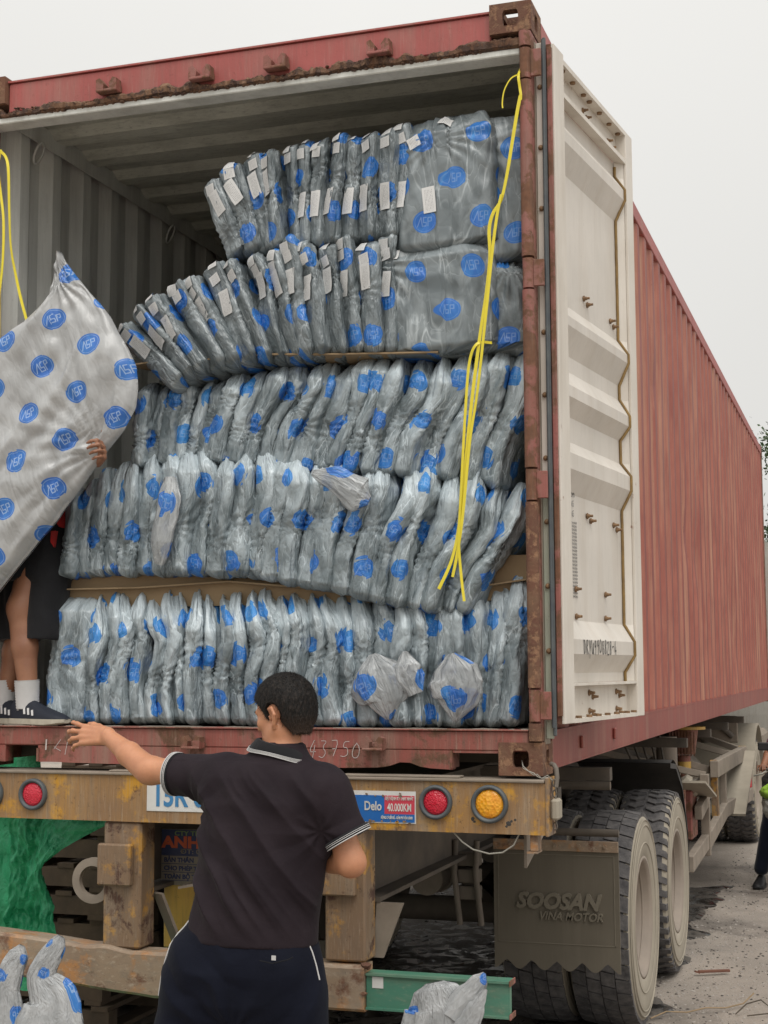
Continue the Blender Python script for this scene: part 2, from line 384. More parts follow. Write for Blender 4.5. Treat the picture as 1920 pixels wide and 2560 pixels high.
ed = np.minimum.reduce([X+2.6, .12-X, Y+.4, 7.5-Y])-.22-.28*fbm(X*2.2, Y*2.2, 5, 4)
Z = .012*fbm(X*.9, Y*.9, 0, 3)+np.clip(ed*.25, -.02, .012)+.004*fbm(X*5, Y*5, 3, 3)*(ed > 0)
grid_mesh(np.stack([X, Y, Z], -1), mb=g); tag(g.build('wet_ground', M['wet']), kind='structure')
def blob(mb, c, r, seed, mi=0, sq=(1, 1, .6)):
    q = random.Random(seed); t = (1+5**.5)/2
    vs = [(-1, t, 0), (1, t, 0), (-1, -t, 0), (1, -t, 0), (0, -1, t), (0, 1, t), (0, -1, -t), (0, 1, -t), (t, 0, -1), (t, 0, 1), (-t, 0, -1), (-t, 0, 1)]
    fs = [(0, 11, 5), (0, 5, 1), (0, 1, 7), (0, 7, 10), (0, 10, 11), (1, 5, 9), (5, 11, 4), (11, 10, 2), (10, 7, 6), (7, 1, 8), (3, 9, 4), (3, 4, 2), (3, 2, 6), (3, 6, 8), (3, 8, 9), (4, 9, 5), (2, 4, 11), (6, 2, 10), (8, 6, 7), (9, 8, 1)]
    mb.add([(c[0]+v[0]*r*.55*q.uniform(.7, 1.2)*sq[0], c[1]+v[1]*r*.55*q.uniform(.7, 1.2)*sq[1], c[2]+v[2]*r*.55*q.uniform(.7, 1.2)*sq[2]) for v in vs], fs, mi)
g = MB()
for i in range(9000):
    x = rnd.uniform(-2.6, 1.6); y = rnd.uniform(-.5, 10) if i % 3 else rnd.uniform(1.8, 5)
    if i % 3: x = rnd.uniform(-.2, 1.3)
    blob(g, (x, y, .012*float(fbm(x*.9, y*.9, 0, 3))+.001), rnd.choice((.003, .004, .005, .009)), i, rnd.choice((0, 0, 1)))
tag(g.build('gravel', [plain('pale_grit', (.42, .38, .34), .9), plain('dark_grit', (.10, .085, .075), .9)]), 'small pale and dark grit scattered over the yard beside the wheels', 'gravel', kind='stuff')

# ------------------------------------------------------------------ container
Z0 = 1.39; XL = -2.438; YE = 12.19; ZT = Z0+2.896
con = thing('shipping_container', (-1.2, 6, Z0), 'long rust red corrugated shipping container with its right door swung open', 'shipping container')
def casting(x0, y0, z0, front=True, hole=True, name='corner_casting'):
    """hollow block 162 x 178 x 118 with oval holes in the rear face and outer side"""
    w, d, h = .162, .178, .118; mb = MB(); b = .010; T = .028
    def oval(cx, cz, rx, rz, n=28):
        # stadium hole
        out = []
        for k in range(n):
            a = 2*PI*k/n; c, s = math.cos(a), math.sin(a)
            out.append((cx+rx*c, cz+(rz-rx)*(1 if s > 0 else -1)*(abs(s) > 1e-6)+rx*s))
        return out
    def holed(face, U0, U1, V0, V1, hole_pts, depth_vec):
        n = len(hole_pts); outer = []
        cu, cv = sum(p[0] for p in hole_pts)/n, sum(p[1] for p in hole_pts)/n
        for p in hole_pts:
            du, dv = p[0]-cu, p[1]-cv
            k = min(((U1-cu)/du if du > 1e-9 else (U0-cu)/du if du < -1e-9 else 1e9), ((V1-cv)/dv if dv > 1e-9 else (V0-cv)/dv if dv < -1e-9 else 1e9))
            outer.append([cu+du*k, cv+dv*k])
        for cu_, cv_ in ((U0, V0), (U0, V1), (U1, V0), (U1, V1)):
            i = min(range(n), key=lambda q: (outer[q][0]-cu_)**2+(outer[q][1]-cv_)**2); outer[i] = [cu_, cv_]
        v = [face(*p, 0) for p in outer]+[face(*p, 0) for p in hole_pts]+[face(*p, T) for p in hole_pts]
        f = [(i, (i+1) % n, n+(i+1) % n, n+i) for i in range(n)]+[(n+i, n+(i+1) % n, 2*n+(i+1) % n, 2*n+i) for i in range(n)]
        mb.add(v, f, 0)
    x1, y1, z1 = x0+w, y0+d, z0+h
    right = x0 > -1
    ox = x1 if right else x0
    holed(lambda u, v, t: (u, y0+t, v), x0, x1, z0, z1, oval((x0+x1)/2, (z0+z1)/2, .031, .042), None)
    holed(lambda u, v, t: (ox-(t if right else -t), u, v), y0, y1, z0, z1, oval((y0+y1)/2, (z0+z1)/2, .026, .040), None)
    ix = x0 if right else x1
    # inner side, top, bottom, back as slabs
    e = .0005
    mb.box(min(ix, ix+(T if right else -T)), max(ix, ix+(T if right else -T)), y0+e, y1, z0+e, z1-e)
    if z0 > 3:
        for q in ((x0+e, x1-e, y0+e, y0+.045), (x0+e, x1-e, y1-.045, y1-e), (x0+e, x0+.04, y0+.045, y1-.045), (x1-.04, x1-e, y0+.045, y1-.045)): mb.box(*q, z1-T, z1)
    else: mb.box(x0+e, x1-e, y0+e, y1-e, z1-T, z1)
    mb.box(x0+e, x1-e, y0+e, y1-e, z0, z0+T)
    if z0 > 3:    # the top one shows sky through it
        mb.box(x0+e, x1-e, y1-T, y1-e, z0+e, z0+.045)
    else: mb.box(x0+e, x1-e, y1-T, y1-e, z0+e, z1-e)
    return mb.build(name, M['rust'], con)
for x0 in (-.162, XL):
    for y0 in (0, YE-.178):
        for z0 in (Z0, ZT-.118): casting(x0, y0, z0)
# header with a flaking lower lip
mb = MB(); mb.box(XL+.1625, -.1625, .028, .12, 4.132, 4.262, b=.006); mb.box(XL+.1625, -.1625, .020, .13, 4.2625, 4.270)
mb.build('header_beam', M['red'], con)
mb = MB(); n = 700; xs = np.linspace(XL+.10, -.05, n)
prof = [(.022, .0), (.012, .010), (.010, .024), (.026, .032), (.05, .030)]
P = np.zeros((n, 5, 3)); jag = fbm(xs*22, xs*0, 1, 4)
for j, (yy, zz) in enumerate(prof):
    nn = fbm(xs*55, xs*0+j*3.3, 2, 3)
    P[:, j] = np.stack([xs, yy-.012*np.abs(nn)-.002, 4.104+zz*(1.25+.9*jag)+.004*nn], -1)
P[:, 0, 1] += .03
grid_mesh(P, mb=mb, smooth=False)
for i in range(900):
    x = rnd.uniform(XL+.2, -.2); k = 4.135+.03*float(fbm(x*4, 0, 9, 3))
    blob(mb, (x, .022+rnd.uniform(-.004, .004), rnd.uniform(4.108, k)), rnd.uniform(.004, .011), i)
mb.build('rusty_header_lip', M['rustedge'], con)
mb = MB(); mb.box(XL+.05, -.05, .022, .11, 4.086, 4.112, 0, .004)
mb.build('header_gutter', M['inner'], con)
def keeper(x, z, s=1.0):
    mb = MB(); y = .022 if z > 3 else -.006
    mb.box(x-.048*s, x+.048*s, y-.012, y+.004, z-.026*s, z+.004*s, b=.003)
    for q in (-1, 1):
        mb.prism([(x+q*.047*s, z-.026*s), (x+q*.047*s, z+.024*s), (x+q*.030*s, z+.030*s), (x+q*.012*s, z+.006*s), (x+q*.015*s, z-.02*s)][::q], 1, y-.046, y-.004)
    mb.box(x-.046*s, x+.046*s, y-.050, y-.014, z-.030*s, z-.018*s, b=.003)
    return mb.build('lock_keeper', M['redrust'], con)
for x, z in ((-1.782, 4.176), (-1.362, 4.174), (-1.034, 4.175), (-.602, 4.176)): keeper(x, z)
for x, z in ((-1.362, 1.497), (-.627, 1.500), (-2.30, 1.5)): keeper(x, z, .85)
# posts
mb = MB(); mb.box(-.05, -.003, .016, .15, Z0+.1185, ZT-.1185, b=.004); mb.build('corner_post', M['redrust'], con)
mb = MB(); mb.box(XL+.003, XL+.05, .016, .15, Z0+.1185, ZT-.1185, b=.004); mb.build('corner_post', M['redrust'], con)
for x in (-.05, XL+.003):
    mb = MB(); mb.box(x, x+.047, YE-.15, YE-.01, Z0+.1185, ZT-.1185); mb.build('corner_post', M['redrust'], con)
hz = [4.035, 3.228, 2.439, 1.64]
edges = [ZT-.12, 4.10, 3.975, 3.29, 3.17, 2.50, 2.38, 1.70, 1.58, Z0+.12]
for i in range(len(edges)-1):
    hi, lo = edges[i], edges[i+1]; mb = MB(); hinge = i % 2 == 1
    r = .0215 if hinge else .024
    mb.tube([(-.026, .004, lo+.004), (-.026, .004, hi-.004)], r, 12)
    if hinge:
        mb.box(-.006, .034, -.002, .012, lo+.01, hi-.01, b=.002); mb.build('hinge', M['redrust'], con)
    else:
        mb.box(-.048, -.004, .004, .018, lo+.003, hi-.003)
        mb.build('post_column', M['redrust'] if i < 6 else M['rust'], con)
# corrugated walls
def wave(L, pitch, depth, flat=.27, slope=.23):
    pts = []; s = 0
    while s < L-1e-6:
        for a, dd in ((0, 0), (flat, 0), (flat+slope, 1), (2*flat+slope, 1), (1.0, 0)):
            if a == 1.0: continue
            p = s+a*pitch
            if p < L: pts.append((p, dd*depth))
        s += pitch
    pts.append((L, 0)); return pts
def side_wall(x_out, sgn, name, dents):
    prof = wave(YE-.36, .2775, .036); zs = np.linspace(1.545, 4.19, 34)
    pr = np.array(prof); Yv = pr[:, 0]+.18
    Y, Z = np.meshgrid(Yv, zs); D = np.repeat(pr[None, :, 1], len(zs), 0)
    dn = .004*fbm(Y*1.1, Z*1.1, 4, 3)
    for (dy, dz, rr_, am) in dents: dn = dn+am*np.exp(-((Y-dy)**2+(Z-dz)**2)/rr_**2)
    X = x_out-sgn*(.006+D+dn)
    mb = MB(); P = np.stack([X, Y, Z], -1)
    grid_mesh(P if sgn > 0 else P[:, ::-1], 0, smooth=False, mb=mb)
    if sgn > 0:  # slope faces take the paler paint with caught light put into its colour
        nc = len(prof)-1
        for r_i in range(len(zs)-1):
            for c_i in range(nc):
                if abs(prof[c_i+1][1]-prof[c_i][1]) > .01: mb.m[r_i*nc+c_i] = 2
    P2 = P.copy(); P2[..., 0] -= sgn*.003
    grid_mesh(P2[:, ::-1] if sgn > 0 else P2, 1, smooth=False, mb=mb)
    return mb.build(name, [M['redside'], M['inner'], M['worn']], con)  # 'worn': worn streaks plus caught light painted in as paler red
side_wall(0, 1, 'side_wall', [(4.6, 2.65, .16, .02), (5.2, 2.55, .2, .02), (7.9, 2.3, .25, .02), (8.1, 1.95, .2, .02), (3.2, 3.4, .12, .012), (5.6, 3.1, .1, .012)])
side_wall(XL, -1, 'side_wall', [(1.2, 3.2, .3, -.01)])
mb = MB(); pr = np.array(wave(YE-.24, .30, .030, .30, .20)); Yv = pr[:, 0]+.12; xs = np.linspace(XL+.06, -.06, 14)
Xg, Yg = np.meshgrid(xs, Yv); P = np.stack([Xg, Yg, 4.242-np.repeat(pr[:, 1][:, None], 14, 1)+.003*fbm(Xg*2, Yg*2, 1)], -1)
grid_mesh(P[:, ::-1], 0, smooth=False, mb=mb); P2 = P.copy(); P2[..., 2] += .004; grid_mesh(P2, 1, smooth=False, mb=mb)
mb.build('roof', [M['roofin'], M['redside']], con)
for x0, x1, ix in ((-.062, 0.0, -.065), (XL, XL+.062, XL+.065)):
    mb = MB(); mb.box(x0, x1, .18, YE-.18, 4.19, 4.272, 0, .004); mb.build('top_rail', M['red'], con)
    mb = MB(); mb.box(min(ix, ix+.003), max(ix, ix+.003), .13, YE-.18, 4.150, 4.24); mb.build('inner_top_rail', M['inner'], con)
    mb = MB(); mb.box(x0, x1-.001, .18, YE-.18, 1.532, 1.5445, 0); mb.box(x0+.002 if x0 > -1 else x0, x1-.002, .18, YE-.18, 1.4125, 1.5315)
    s = 1 if x0 > -1 else -1
    mb.box(*( (-.055, -.0025) if s > 0 else (XL+.0025, XL+.055)), .18, YE-.18, 1.4025, 1.412)
    for y in (.72, 1.52):
        mb.box(*((-.001, .012) if s > 0 else (XL-.012, XL+.001)), y, y+.045, 1.452, 1.502, 0, .004)
    mb.build('bottom_rail', M['redrust' if False else 'redside'], con)
# end wall, floor
mb = MB(); mb.box(XL+.06, -.06, YE-.05, YE-.045, 1.55, 4.2); mb.build('front_wall', M['inner'], con)
y = .06; k = 0
while y < YE-.1:
    mb = MB(); mb.box(XL+.06, -.06, y, min(y+1.2, YE-.06), 1.527, 1.5505, 0, .002); mb.build('floor_board', M['woodd'], con); y += 1.204
mb = MB()
for k in range(40): mb.box(XL+.05, -.05, .4+k*.3, .44+k*.3, 1.41, 1.526)
o = mb.build('floor_crossmembers', M['chas'], con); o['kind'] = 'stuff'
# rear sill with two fork pockets
mb = MB()
mb.box(XL+.05, -.0505, .006, .058, 1.476, 1.5485, 0, .005)
n = 40
def wavy(x0, x1):
    xs = np.linspace(x0, x1, 44); low = 1.409+.006*fbm(xs*4, 0*xs, 3)+.022*np.exp(-((xs+.52)/.05)**2)
    mb.prism([(float(a), float(b)) for a, b in zip(xs, low)]+[(x1, 1.4762), (x0, 1.4762)], 1, .0065, .0575)
wavy(-2.058, -.338); mb.box(-.338, -.164, .009, .02, 1.468, 1.4762); mb.box(XL+.165, XL+.23, .0065, .0575, 1.41, 1.4762)
mb.box(XL+.05, -.0505, -.004, .07, 1.5485, 1.5535, 0, .001)
mb.build('rear_sill', M['sill'], con)
for x0, x1, zz in ((-.345, -.336, 1.476), (-2.062, -2.052, 1.465)): mb = MB(); mb.box(x0, x1, .0, .1, 1.413, zz); mb.build('fork_pocket_rim', M['redrust'], con)
mb = MB()
for i in range(60):
    x = -.05-2.2*rnd.random()**1.0; L = rnd.uniform(.02, .12)
    mb.prism([(x, .0), (x+L, .002), (x+L*.7, .02), (x+.01, .024)], 2, 1.5536, 1.5536+rnd.uniform(.001, .004))
mb.build('sill_splinters', M['woodd'], con)
# lashing rings and vent on the left wall
for y in (.42, 1.75, 3.1):
    mb = MB(); mb.tube([(XL+.075+.02*math.sin(a), y+.028*math.cos(a), 4.10+.045*math.sin(a)) for a in np.linspace(0, 2*PI, 17)[:-1]], .006, 6, closed=True)
    mb.build('lashing_ring', M['inner'], con)
for y in (.62, 1.45):
    mb = MB()
    for k in range(12): mb.tube([(XL+.0105, y+.014*(k % 2), 3.80-.016*k), (XL+.014, y+.014*(k % 2), 3.80-.016*k)], .0045, 6)
    mb.build('vent_holes', M['black'], con)
# chalk and scratches on the sill: strokes
FONT = {'0': [[(.5, 1), (.15, .75), (.1, .3), (.4, 0), (.8, .2), (.9, .7), (.5, 1)]], '1': [[(.2, .75), (.5, 1), (.45, 0)], ],
 '2': [[(.1, .8), (.5, 1), (.85, .75), (.1, 0), (.9, .02)]], '3': [[(.1, .95), (.8, .95), (.4, .6), (.85, .35), (.5, 0), (.1, .1)]],
 '4': [[(.6, 1), (.1, .35), (.9, .35)], [(.7, .7), (.62, 0)]], '5': [[(.85, 1), (.25, 1), (.2, .55), (.7, .6), (.8, .2), (.4, 0), (.1, .1)]],
 '6': [[(.7, 1), (.2, .5), (.2, .1), (.6, 0), (.8, .3), (.5, .5), (.2, .35)]], '7': [[(.1, .95), (.9, 1), (.4, 0)], [(.3, .5), (.8, .5)]],
 '8': [[(.5, .55), (.2, .8), (.5, 1), (.8, .8), (.5, .55), (.15, .25), (.5, 0), (.85, .25), (.5, .55)]], '9': [[(.8, .7), (.4, .5), (.2, .8), (.6, 1), (.8, .7), (.6, 0)]],
 '+': [[(.2, .5), (.8, .5)], [(.5, .8), (.5, .2)]], '=': [[(.2, .62), (.8, .62)], [(.2, .4), (.8, .4)]], '-': [[(.15, .5), (.85, .5)]],
 'D': [[(.2, 1), (.2, 0), (.7, .1), (.85, .6), (.5, 1), (.05, 1)]], 'R': [[(.2, 0), (.2, 1), (.7, .9), (.7, .6), (.2, .5), (.9, 0)]],
 'Y': [[(.1, 1), (.45, .5)], [(.9, 1), (.2, -.2)]], 'U': [[(.1, 1), (.1, .2), (.5, 0), (.8, .3), (.8, 1), (.85, 0)]]}
def handwrite(txt, org, ux, uz, w, h, lw, mat, name, parent, jit=.06, nrm=(0, -1, 0)):
    mb = MB(); q = random.Random(hash(len(txt)*7+ord(txt[0]))); ux = Vector(ux); uz = Vector(uz); org = Vector(org); nr = Vector(nrm)
    for i, ch in enumerate(txt):
        dy = q.uniform(-.08, .08)
        for st in FONT.get(ch, []):
            pts = [org+ux*((i+.08+.84*(p[0]+q.uniform(-jit, jit)))*w)+uz*((p[1]+q.uniform(-jit, jit)+dy)*h) for p in st]
            # one smoothing pass
            pp = []
            for a, b in zip(pts, pts[1:]): pp += [a*.75+b*.25, a*.25+b*.75]
            pts = [pts[0]]+pp+[pts[-1]]
            for a, b in zip(pts, pts[1:]):
                t = (b-a)
                if t.length < 1e-6: continue
                t.normalize(); s = t.cross(nr)*lw/2
                mb.add([a-s+nr*.0012, b-s+nr*.0012, b+s+nr*.0012, a+s+nr*.0012], [(0, 1, 2, 3)])
    return mb.build(name, mat, parent)
handwrite('43750', (-.905, .0055, 1.448), (1, 0, -.02), (.12, 0, 1), .043, .062, .0024, M['chalk'], 'chalk_writing', con)
mb = MB()
for a, b_, w in (((-2.02, 1.50), (-2.022, 1.458), .006), ((-1.955, 1.50), (-1.985, 1.462), .002), ((-1.985, 1.47), (-1.955, 1.455), .002), ((-1.925, 1.49), (-1.935, 1.44), .002)):
    mb.bar((a[0], .005, a[1]), (b_[0], .005, b_[1]), w, .0012, up=(0, 1, 0))
mb.build('scratch_marks', M['chalk'], con)

# open right door, inner face to the yard
TH = R(7); DX, DY = .07, .07; ds = Vector((math.sin(TH), math.cos(TH), 0)); dn_ = Vector((math.cos(TH), -math.sin(TH), 0))
def DP(s, n, z): return Vector((DX, DY, 0))+ds*s+dn_*n+Vector((0, 0, z))
def dbox(mb, s0, s1, n0, n1, z0, z1, mi=0, b=0):
    Mx = Matrix(((dn_.x, ds.x, 0, DX), (dn_.y, ds.y, 0, DY), (0, 0, 1, 0), (0, 0, 0, 1)))
    t = MB(); t.box(n0, n1, s0, s1, z0, z1, 0, b); mb.add([Mx @ Vector(p) for p in t.v], t.f, mi)
mb = MB()
dbox(mb, .0, .118, -.012, .0, 1.572, 4.132, 0, .002)              # near stile web
dbox(mb, .0, .012, -.052, -.0125, 1.572, 4.132, 1)
dbox(mb, .976, 1.075, -.012, .0, 1.572, 4.112, 0, .002); dbox(mb, 1.063, 1.075, -.052, -.0125, 1.572, 4.112)
dbox(mb, .1185, .9755, -.045, -.001, 4.092, 4.112, 0)               # top flange
dbox(mb, .1185, .9755, -.050, -.044, 3.985, 4.0915)                # top channel web
dbox(mb, .1185, .9755, -.045, -.003, 3.965, 3.9845)                # channel flange
dbox(mb, .1185, .9755, -.045, -.003, 1.708, 1.718); dbox(mb, .1185, .9755, -.050, -.044, 1.588, 1.7075); dbox(mb, .1185, .9755, -.05, -.001, 1.572, 1.5875)
for s0_, s1_ in ((.1185, .1235), (.9705, .9755)):
    dbox(mb, s0_, s1_, -.0438, -.0032, 3.985, 4.0915); dbox(mb, s0_, s1_, -.0438, -.0032, 1.588, 1.7075)
dbox(mb, .9757, .9815, -.050, -.0125, 1.575, 4.11); dbox(mb, .1125, .118, -.050, -.0125, 1.575, 4.11)
door = mb.build('door', [M['doorframe'], M['redrust']], con); door['label'] = 'open right door showing its dirty white inner face'
# pressed panel: z profile
zp = [(1.7185, -.046), (1.755, -.046), (1.826, -.006), (1.881, -.006), (1.954, -.046), (2.437, -.046), (2.522, -.006), (2.583, -.006), (2.640, -.046), (2.737, -.046), (2.799, -.006), (2.843, -.006), (2.914, -.046), (2.976, -.046), (3.074, -.006), (3.11, -.006), (3.173, -.046), (3.70, -.046), (3.794, -.006), (3.84, -.006), (3.898, -.046), (3.9645, -.046)]
ss = np.linspace(.1185, .9755, 24); P = np.array([[DP(s, nn+.0015*float(fbm(s*4, z*3, 5)), z) for s in ss] for z, nn in zp])
mb = MB(); grid_mesh(P, smooth=False, mb=mb); P2 = P.copy(); P2 -= np.array(dn_)*.004; grid_mesh(P2[:, ::-1], 1, smooth=False, mb=mb)
mb.build('panel', [M['door'], M['redside']], door)
mb = MB()      # yellowed sealant line following the pressing
pts = [DP(.965-(.0 if nn > -.02 else .115)+.006*math.sin(z*40), nn+.003, z) for z, nn in zp]
pts = []
for z, nn in zp: pts.append(DP(.952 if nn > -.02 else .932, -.040 if nn < -.02 else -.002, z))
fine = []
for a, b_ in zip(pts, pts[1:]):
    k = max(2, int((b_-a).length/.02))
    for i in range(k): fine.append(a.lerp(b_, i/k)+Vector((0, rnd.uniform(-.002, .002), 0)))
mb.tube(fine, .0065, 6); mb.build('sealant_bead', M['caulk'], door)
P = []                   # web closing the rib ends beside the far stile
mb = MB()
for (z0, n0), (z1, n1) in zip(zp, zp[1:]):
    a0 = .952 if n0 > -.02 else .932; a1 = .952 if n1 > -.02 else .932
    mb.add([DP(a0, -.0445 if n0 < -.02 else -.004, z0), DP(.9752, -.0125, z0), DP(.9752, -.0125, z1), DP(a1, -.0445 if n1 < -.02 else -.004, z1)], [(0, 1, 2, 3)])
mb.build('stile_return', M['doorframe'], door)
def bolt(s, z, nb=-.045, pair=True):
    for q in ((0, .045) if pair else (0,)):
        mb = MB(); c = DP(s+q, nb, z-q*.35)
        mb.lathe([(0, .011), (.005, .013), (.006, .008), (.014, .007), (.015, .0055), (.026, .005), (.026, 0)], c, dn_, 8, smooth=False); mb.build('door_bolt', M['bolt'], door)
for s, z, p in ((.409, 4.046, 1), (.76, 4.032, 1), (.375, 3.251, 1), (.743, 3.237, 1), (.364, 2.371, 1), (.729, 2.366, 1), (.2, 2.075, 0), (.593, 2.07, 0), (.202, 1.97, 0), (.586, 1.973, 0), (.345, 1.678, 1), (.715, 1.677, 1), (.345, 1.608, 1), (.715, 1.607, 1)): bolt(s+.085, z, pair=p)
for s in (.17, .30, .44, .52, .66, .80, .93):
    mb = MB(); mb.cyl(DP(s, -.022, 4.088), (0, 0, 1), .011, .008, 8); mb.build('door_bolt', M['bolt'], door)
for s in (.12, .20, .33, .45, .57, .70, .85, .95):
    mb = MB(); mb.cyl(DP(s, -.012, 1.592), (0, 0, 1), .012, .010, 8); mb.build('door_bolt', M['bolt'], door)
# hinge edge: gasket strip, rubber lip, red edge
mb = MB(); dbox(mb, -.016, -.002, -.024, -.006, 1.60, 4.115, 0, .002); mb.build('red_edge', M['redrust'], door)
mb = MB(); dbox(mb, -.030, -.0165, -.037, -.0245, 1.53, 4.15, 0, .003); mb.tube([DP(-.032, -.033, 1.56), DP(-.034, -.033, 2.8), DP(-.032, -.032, 4.14)], .0065, 8); mb.build('rubber_gasket', M['rubber'], door)
mb = MB(); dbox(mb, -.020, -.012, -.066, -.0375, 1.52, 2.45, 0, .002); mb.build('gasket_strip', M['gtrim'], door)
mb = MB(); dbox(mb, -.020, -.012, -.066, -.0375, 2.452, 4.135, 0, .002); mb.build('gasket_strip', M['doorframe'], door)
mb = MB(); dbox(mb, -.025, .03, -.074, -.0665, 1.50, 4.14, 0, .002); mb.build('gasket_lip', M['chasl'], door)
z = 1.60
while z < 4.12:
    mb = MB(); mb.lathe([(0, .011), (.006, .009), (.010, .006), (.010, 0)], DP(-.0205, -.050, z), -ds, 8); mb.build('rivet', M['bolt'], door); z += .236
handwrite('DRYU9908828-4', DP(.245, -.0043, 1.826), ds, Vector((0, 0, 1)), .034, .055, .0050, M['ink'], 'marker_number', door, nrm=dn_)
q = 2.43
for i, (tx, w) in enumerate([('12345', .024), ('5=65', .026), ('5=65', .026)]):
    handwrite(tx, DP(.222, -.0435, q-i*.038), ds, Vector((0, 0, 1)), .014, .022, .0036, M['ink'], 'tally_note', door, nrm=dn_)
for i in range(22):
    tx = rnd.choice(['15+14+13=65', '12+14+15=65', '14+14+14=70', '13+15+12=65', '12+13+14=69', '11+15+13=65'])
    handwrite(tx[:11], DP(.225, -.0435, 2.325-i*.0135), ds, Vector((0, 0, 1)), .0078, .0085, .0026, M['ink'], 'tally_note', door, nrm=dn_)

# ------------------------------------------------------------------ trailer
tr = thing('container_trailer', (-1.2, 4, 0), 'worn yellow and brown flatbed trailer under the container, with round tail lights', 'trailer')
mb = MB()
mb.prism([(XL-.01, 1.196), (-2.2, 1.190), (-1.2, 1.187), (-.5, 1.186), (.012, 1.184), (.012, 1.366), (XL-.01, 1.366)], 1, -.022, .03)
mb.build('rear_beam', M['yel'], tr)
mb = MB(); mb.box(XL-.02, .010, -.034, .14, 1.367, 1.3785, 0, .003); mb.build('beam_flange', M['chasl'], tr)
mb = MB(); mb.box(XL-.01, .012, .11, .14, 1.19, 1.366); mb.build('beam_back', M['chas'], tr)
mb = MB(); mb.box(.0125, .024, -.028, .10, 1.18, 1.385, 0, .002); mb.build('beam_end_plate', M['yel2'], tr)
mb = MB(); mb.box(.0245, .055, .0, .07, 1.235, 1.31, 0, .008); mb.build('side_marker_lamp', M['side'], tr)
mb = MB(); mb.box(-.75, -.30, -.03, .03, 1.379, 1.387, 0, .002); mb.box(-1.72, -1.40, -.03, .03, 1.379, 1.386, 0, .002); mb.build('packing_plate', M['chasl'], tr)
for x, z, k in ((-.391, 1.292, 'lred'), (-.190, 1.290, 'lamb'), (-2.056, 1.285, 'lred'), (-2.262, 1.285, 'lamb')):
    mb = MB(); R0 = .062 if k == 'lred' else .068
    mb.lathe([(0, R0), (.014, R0), (.020, R0-.005), (.020, R0-.010), (.012, R0-.016), (.004, R0-.017)], (x, -.0225, z), (0, -1, 0), 36)
    L_ = mb.build('tail_light', M['rubber'], tr)
    mb = MB(); mb.lathe([(0, R0-.0165), (.010, R0-.017), (.014, R0-.026), (.016, 0)], (x, -.0225, z), (0, -1, 0), 36)
    mb.build('lens', M[k], L_)
for x, z, r in ((-.255, 1.236, .008), (-.248, 1.226, .006), (-.123, 1.222, .010), (-.112, 1.231, .006), (-.098, 1.236, .006), (-.13, 1.212, .006)):
    mb = MB(); blob(mb, (x, -.0215, z), r, int(x*1e4), sq=(1.2, .2, 1)); mb.build('rust_hole', M['chasd'], tr)
# posts, plates, ring, underrun bar
for x0, x1, nm in ((-1.748, -1.585, 'L'), (-.826, -.668, 'R')):
    mb = MB(); mb.box(x0, x1, -.012, .11, .705, 1.186, 0, .008); mb.build('post', M['yel2'], tr)
    mb = MB(); mb.box(x0-.010, x1-.03, -.046, -.0125, .945, 1.104, 0, .006); mb.build('pad_plate', M['yel2'], tr)
mb = MB(); ringp = [(-1.80+.072*math.cos(a), .01, .955+.072*math.sin(a)) for a in np.linspace(0, 2*PI, 37)[:-1]]
P = []
for a in np.linspace(0, 2*PI, 37)[:-1]:
    c, s = math.cos(a), math.sin(a); P.append([(-1.80+.088*c, -.004, .955+.088*s), (-1.80+.088*c, .02, .955+.088*s), (-1.80+.057*c, .02, .955+.057*s), (-1.80+.057*c, -.004, .955+.057*s)])
grid_mesh(np.array(P).transpose(1, 0, 2), closed_u=True, smooth=False, mb=mb)
PP = np.array(P).transpose(1, 0, 2); grid_mesh(PP[[3, 0]], closed_u=True, smooth=False, mb=mb); mb.build('tow_ring', M['chasl'], tr)
xs = np.linspace(-2.6, -.667, 60); zt = .752-.02*np.clip((xs+2.6)/1.0, 0, 1)-.006*np.exp(-((xs+1.63)/.12)**2)*-1+.004*fbm(xs*5, 0*xs, 2)
zt = np.interp(xs, [-2.6, -2.0, -1.8, -1.73, -1.62, -1.4, -.667], [.768, .730, .712, .722, .700, .703, .697])+.002*fbm(xs*9, 0*xs, 2)
zb = np.interp(xs, [-2.6, -2.2, -1.75, -1.5, -1.4, -.667], [.60, .585, .548, .528, .540, .532])+.003*fbm(xs*7, 0*xs, 5)
P = np.zeros((60, 6, 3))
for j, (yy, w) in enumerate(((.07, 1), (-.02, 1), (-.032, .93), (-.032, .07), (-.02, 0), (.07, 0))):
    P[:, j] = np.stack([xs, yy+.006*fbm(xs*3, 0*xs, 8), zb+(zt-zb)*w], -1)
mb = MB(); grid_mesh(P, smooth=False, mb=mb); mb.add(P[-1], [tuple(range(6))]); mb.build('underrun_bar', M['bump'], tr)
mb = MB(); mb.box(-.663, -.128, -.016, .012, .548, .668, 0); mb.box(-.663, -.128, -.026, .05, .664, .672, 0); mb.box(-.663, -.128, -.026, .05, .543, .551, 0); mb.build('green_bar', M['green'], tr)
mb = MB(); mb.box(-.1275, -.122, -.03, .05, .655, .675, 0, .001); mb.box(-.1275, -.122, -.03, .05, .54, .56, 0, .001); mb.build('bar_end_lug', M['redrust'], tr)
mb = MB(); mb.box(-.640, -.598, -.0185, -.0165, .62, .66); mb.build('white_patch', M['white'], tr)
mb = MB(); blob(mb, (-.662, -.02, .70), .02, 5); blob(mb, (-.655, -.02, .69), .012, 8); blob(mb, (-.668, -.03, .60), .015, 9); mb.build('weld_lump', M['rust'], tr)
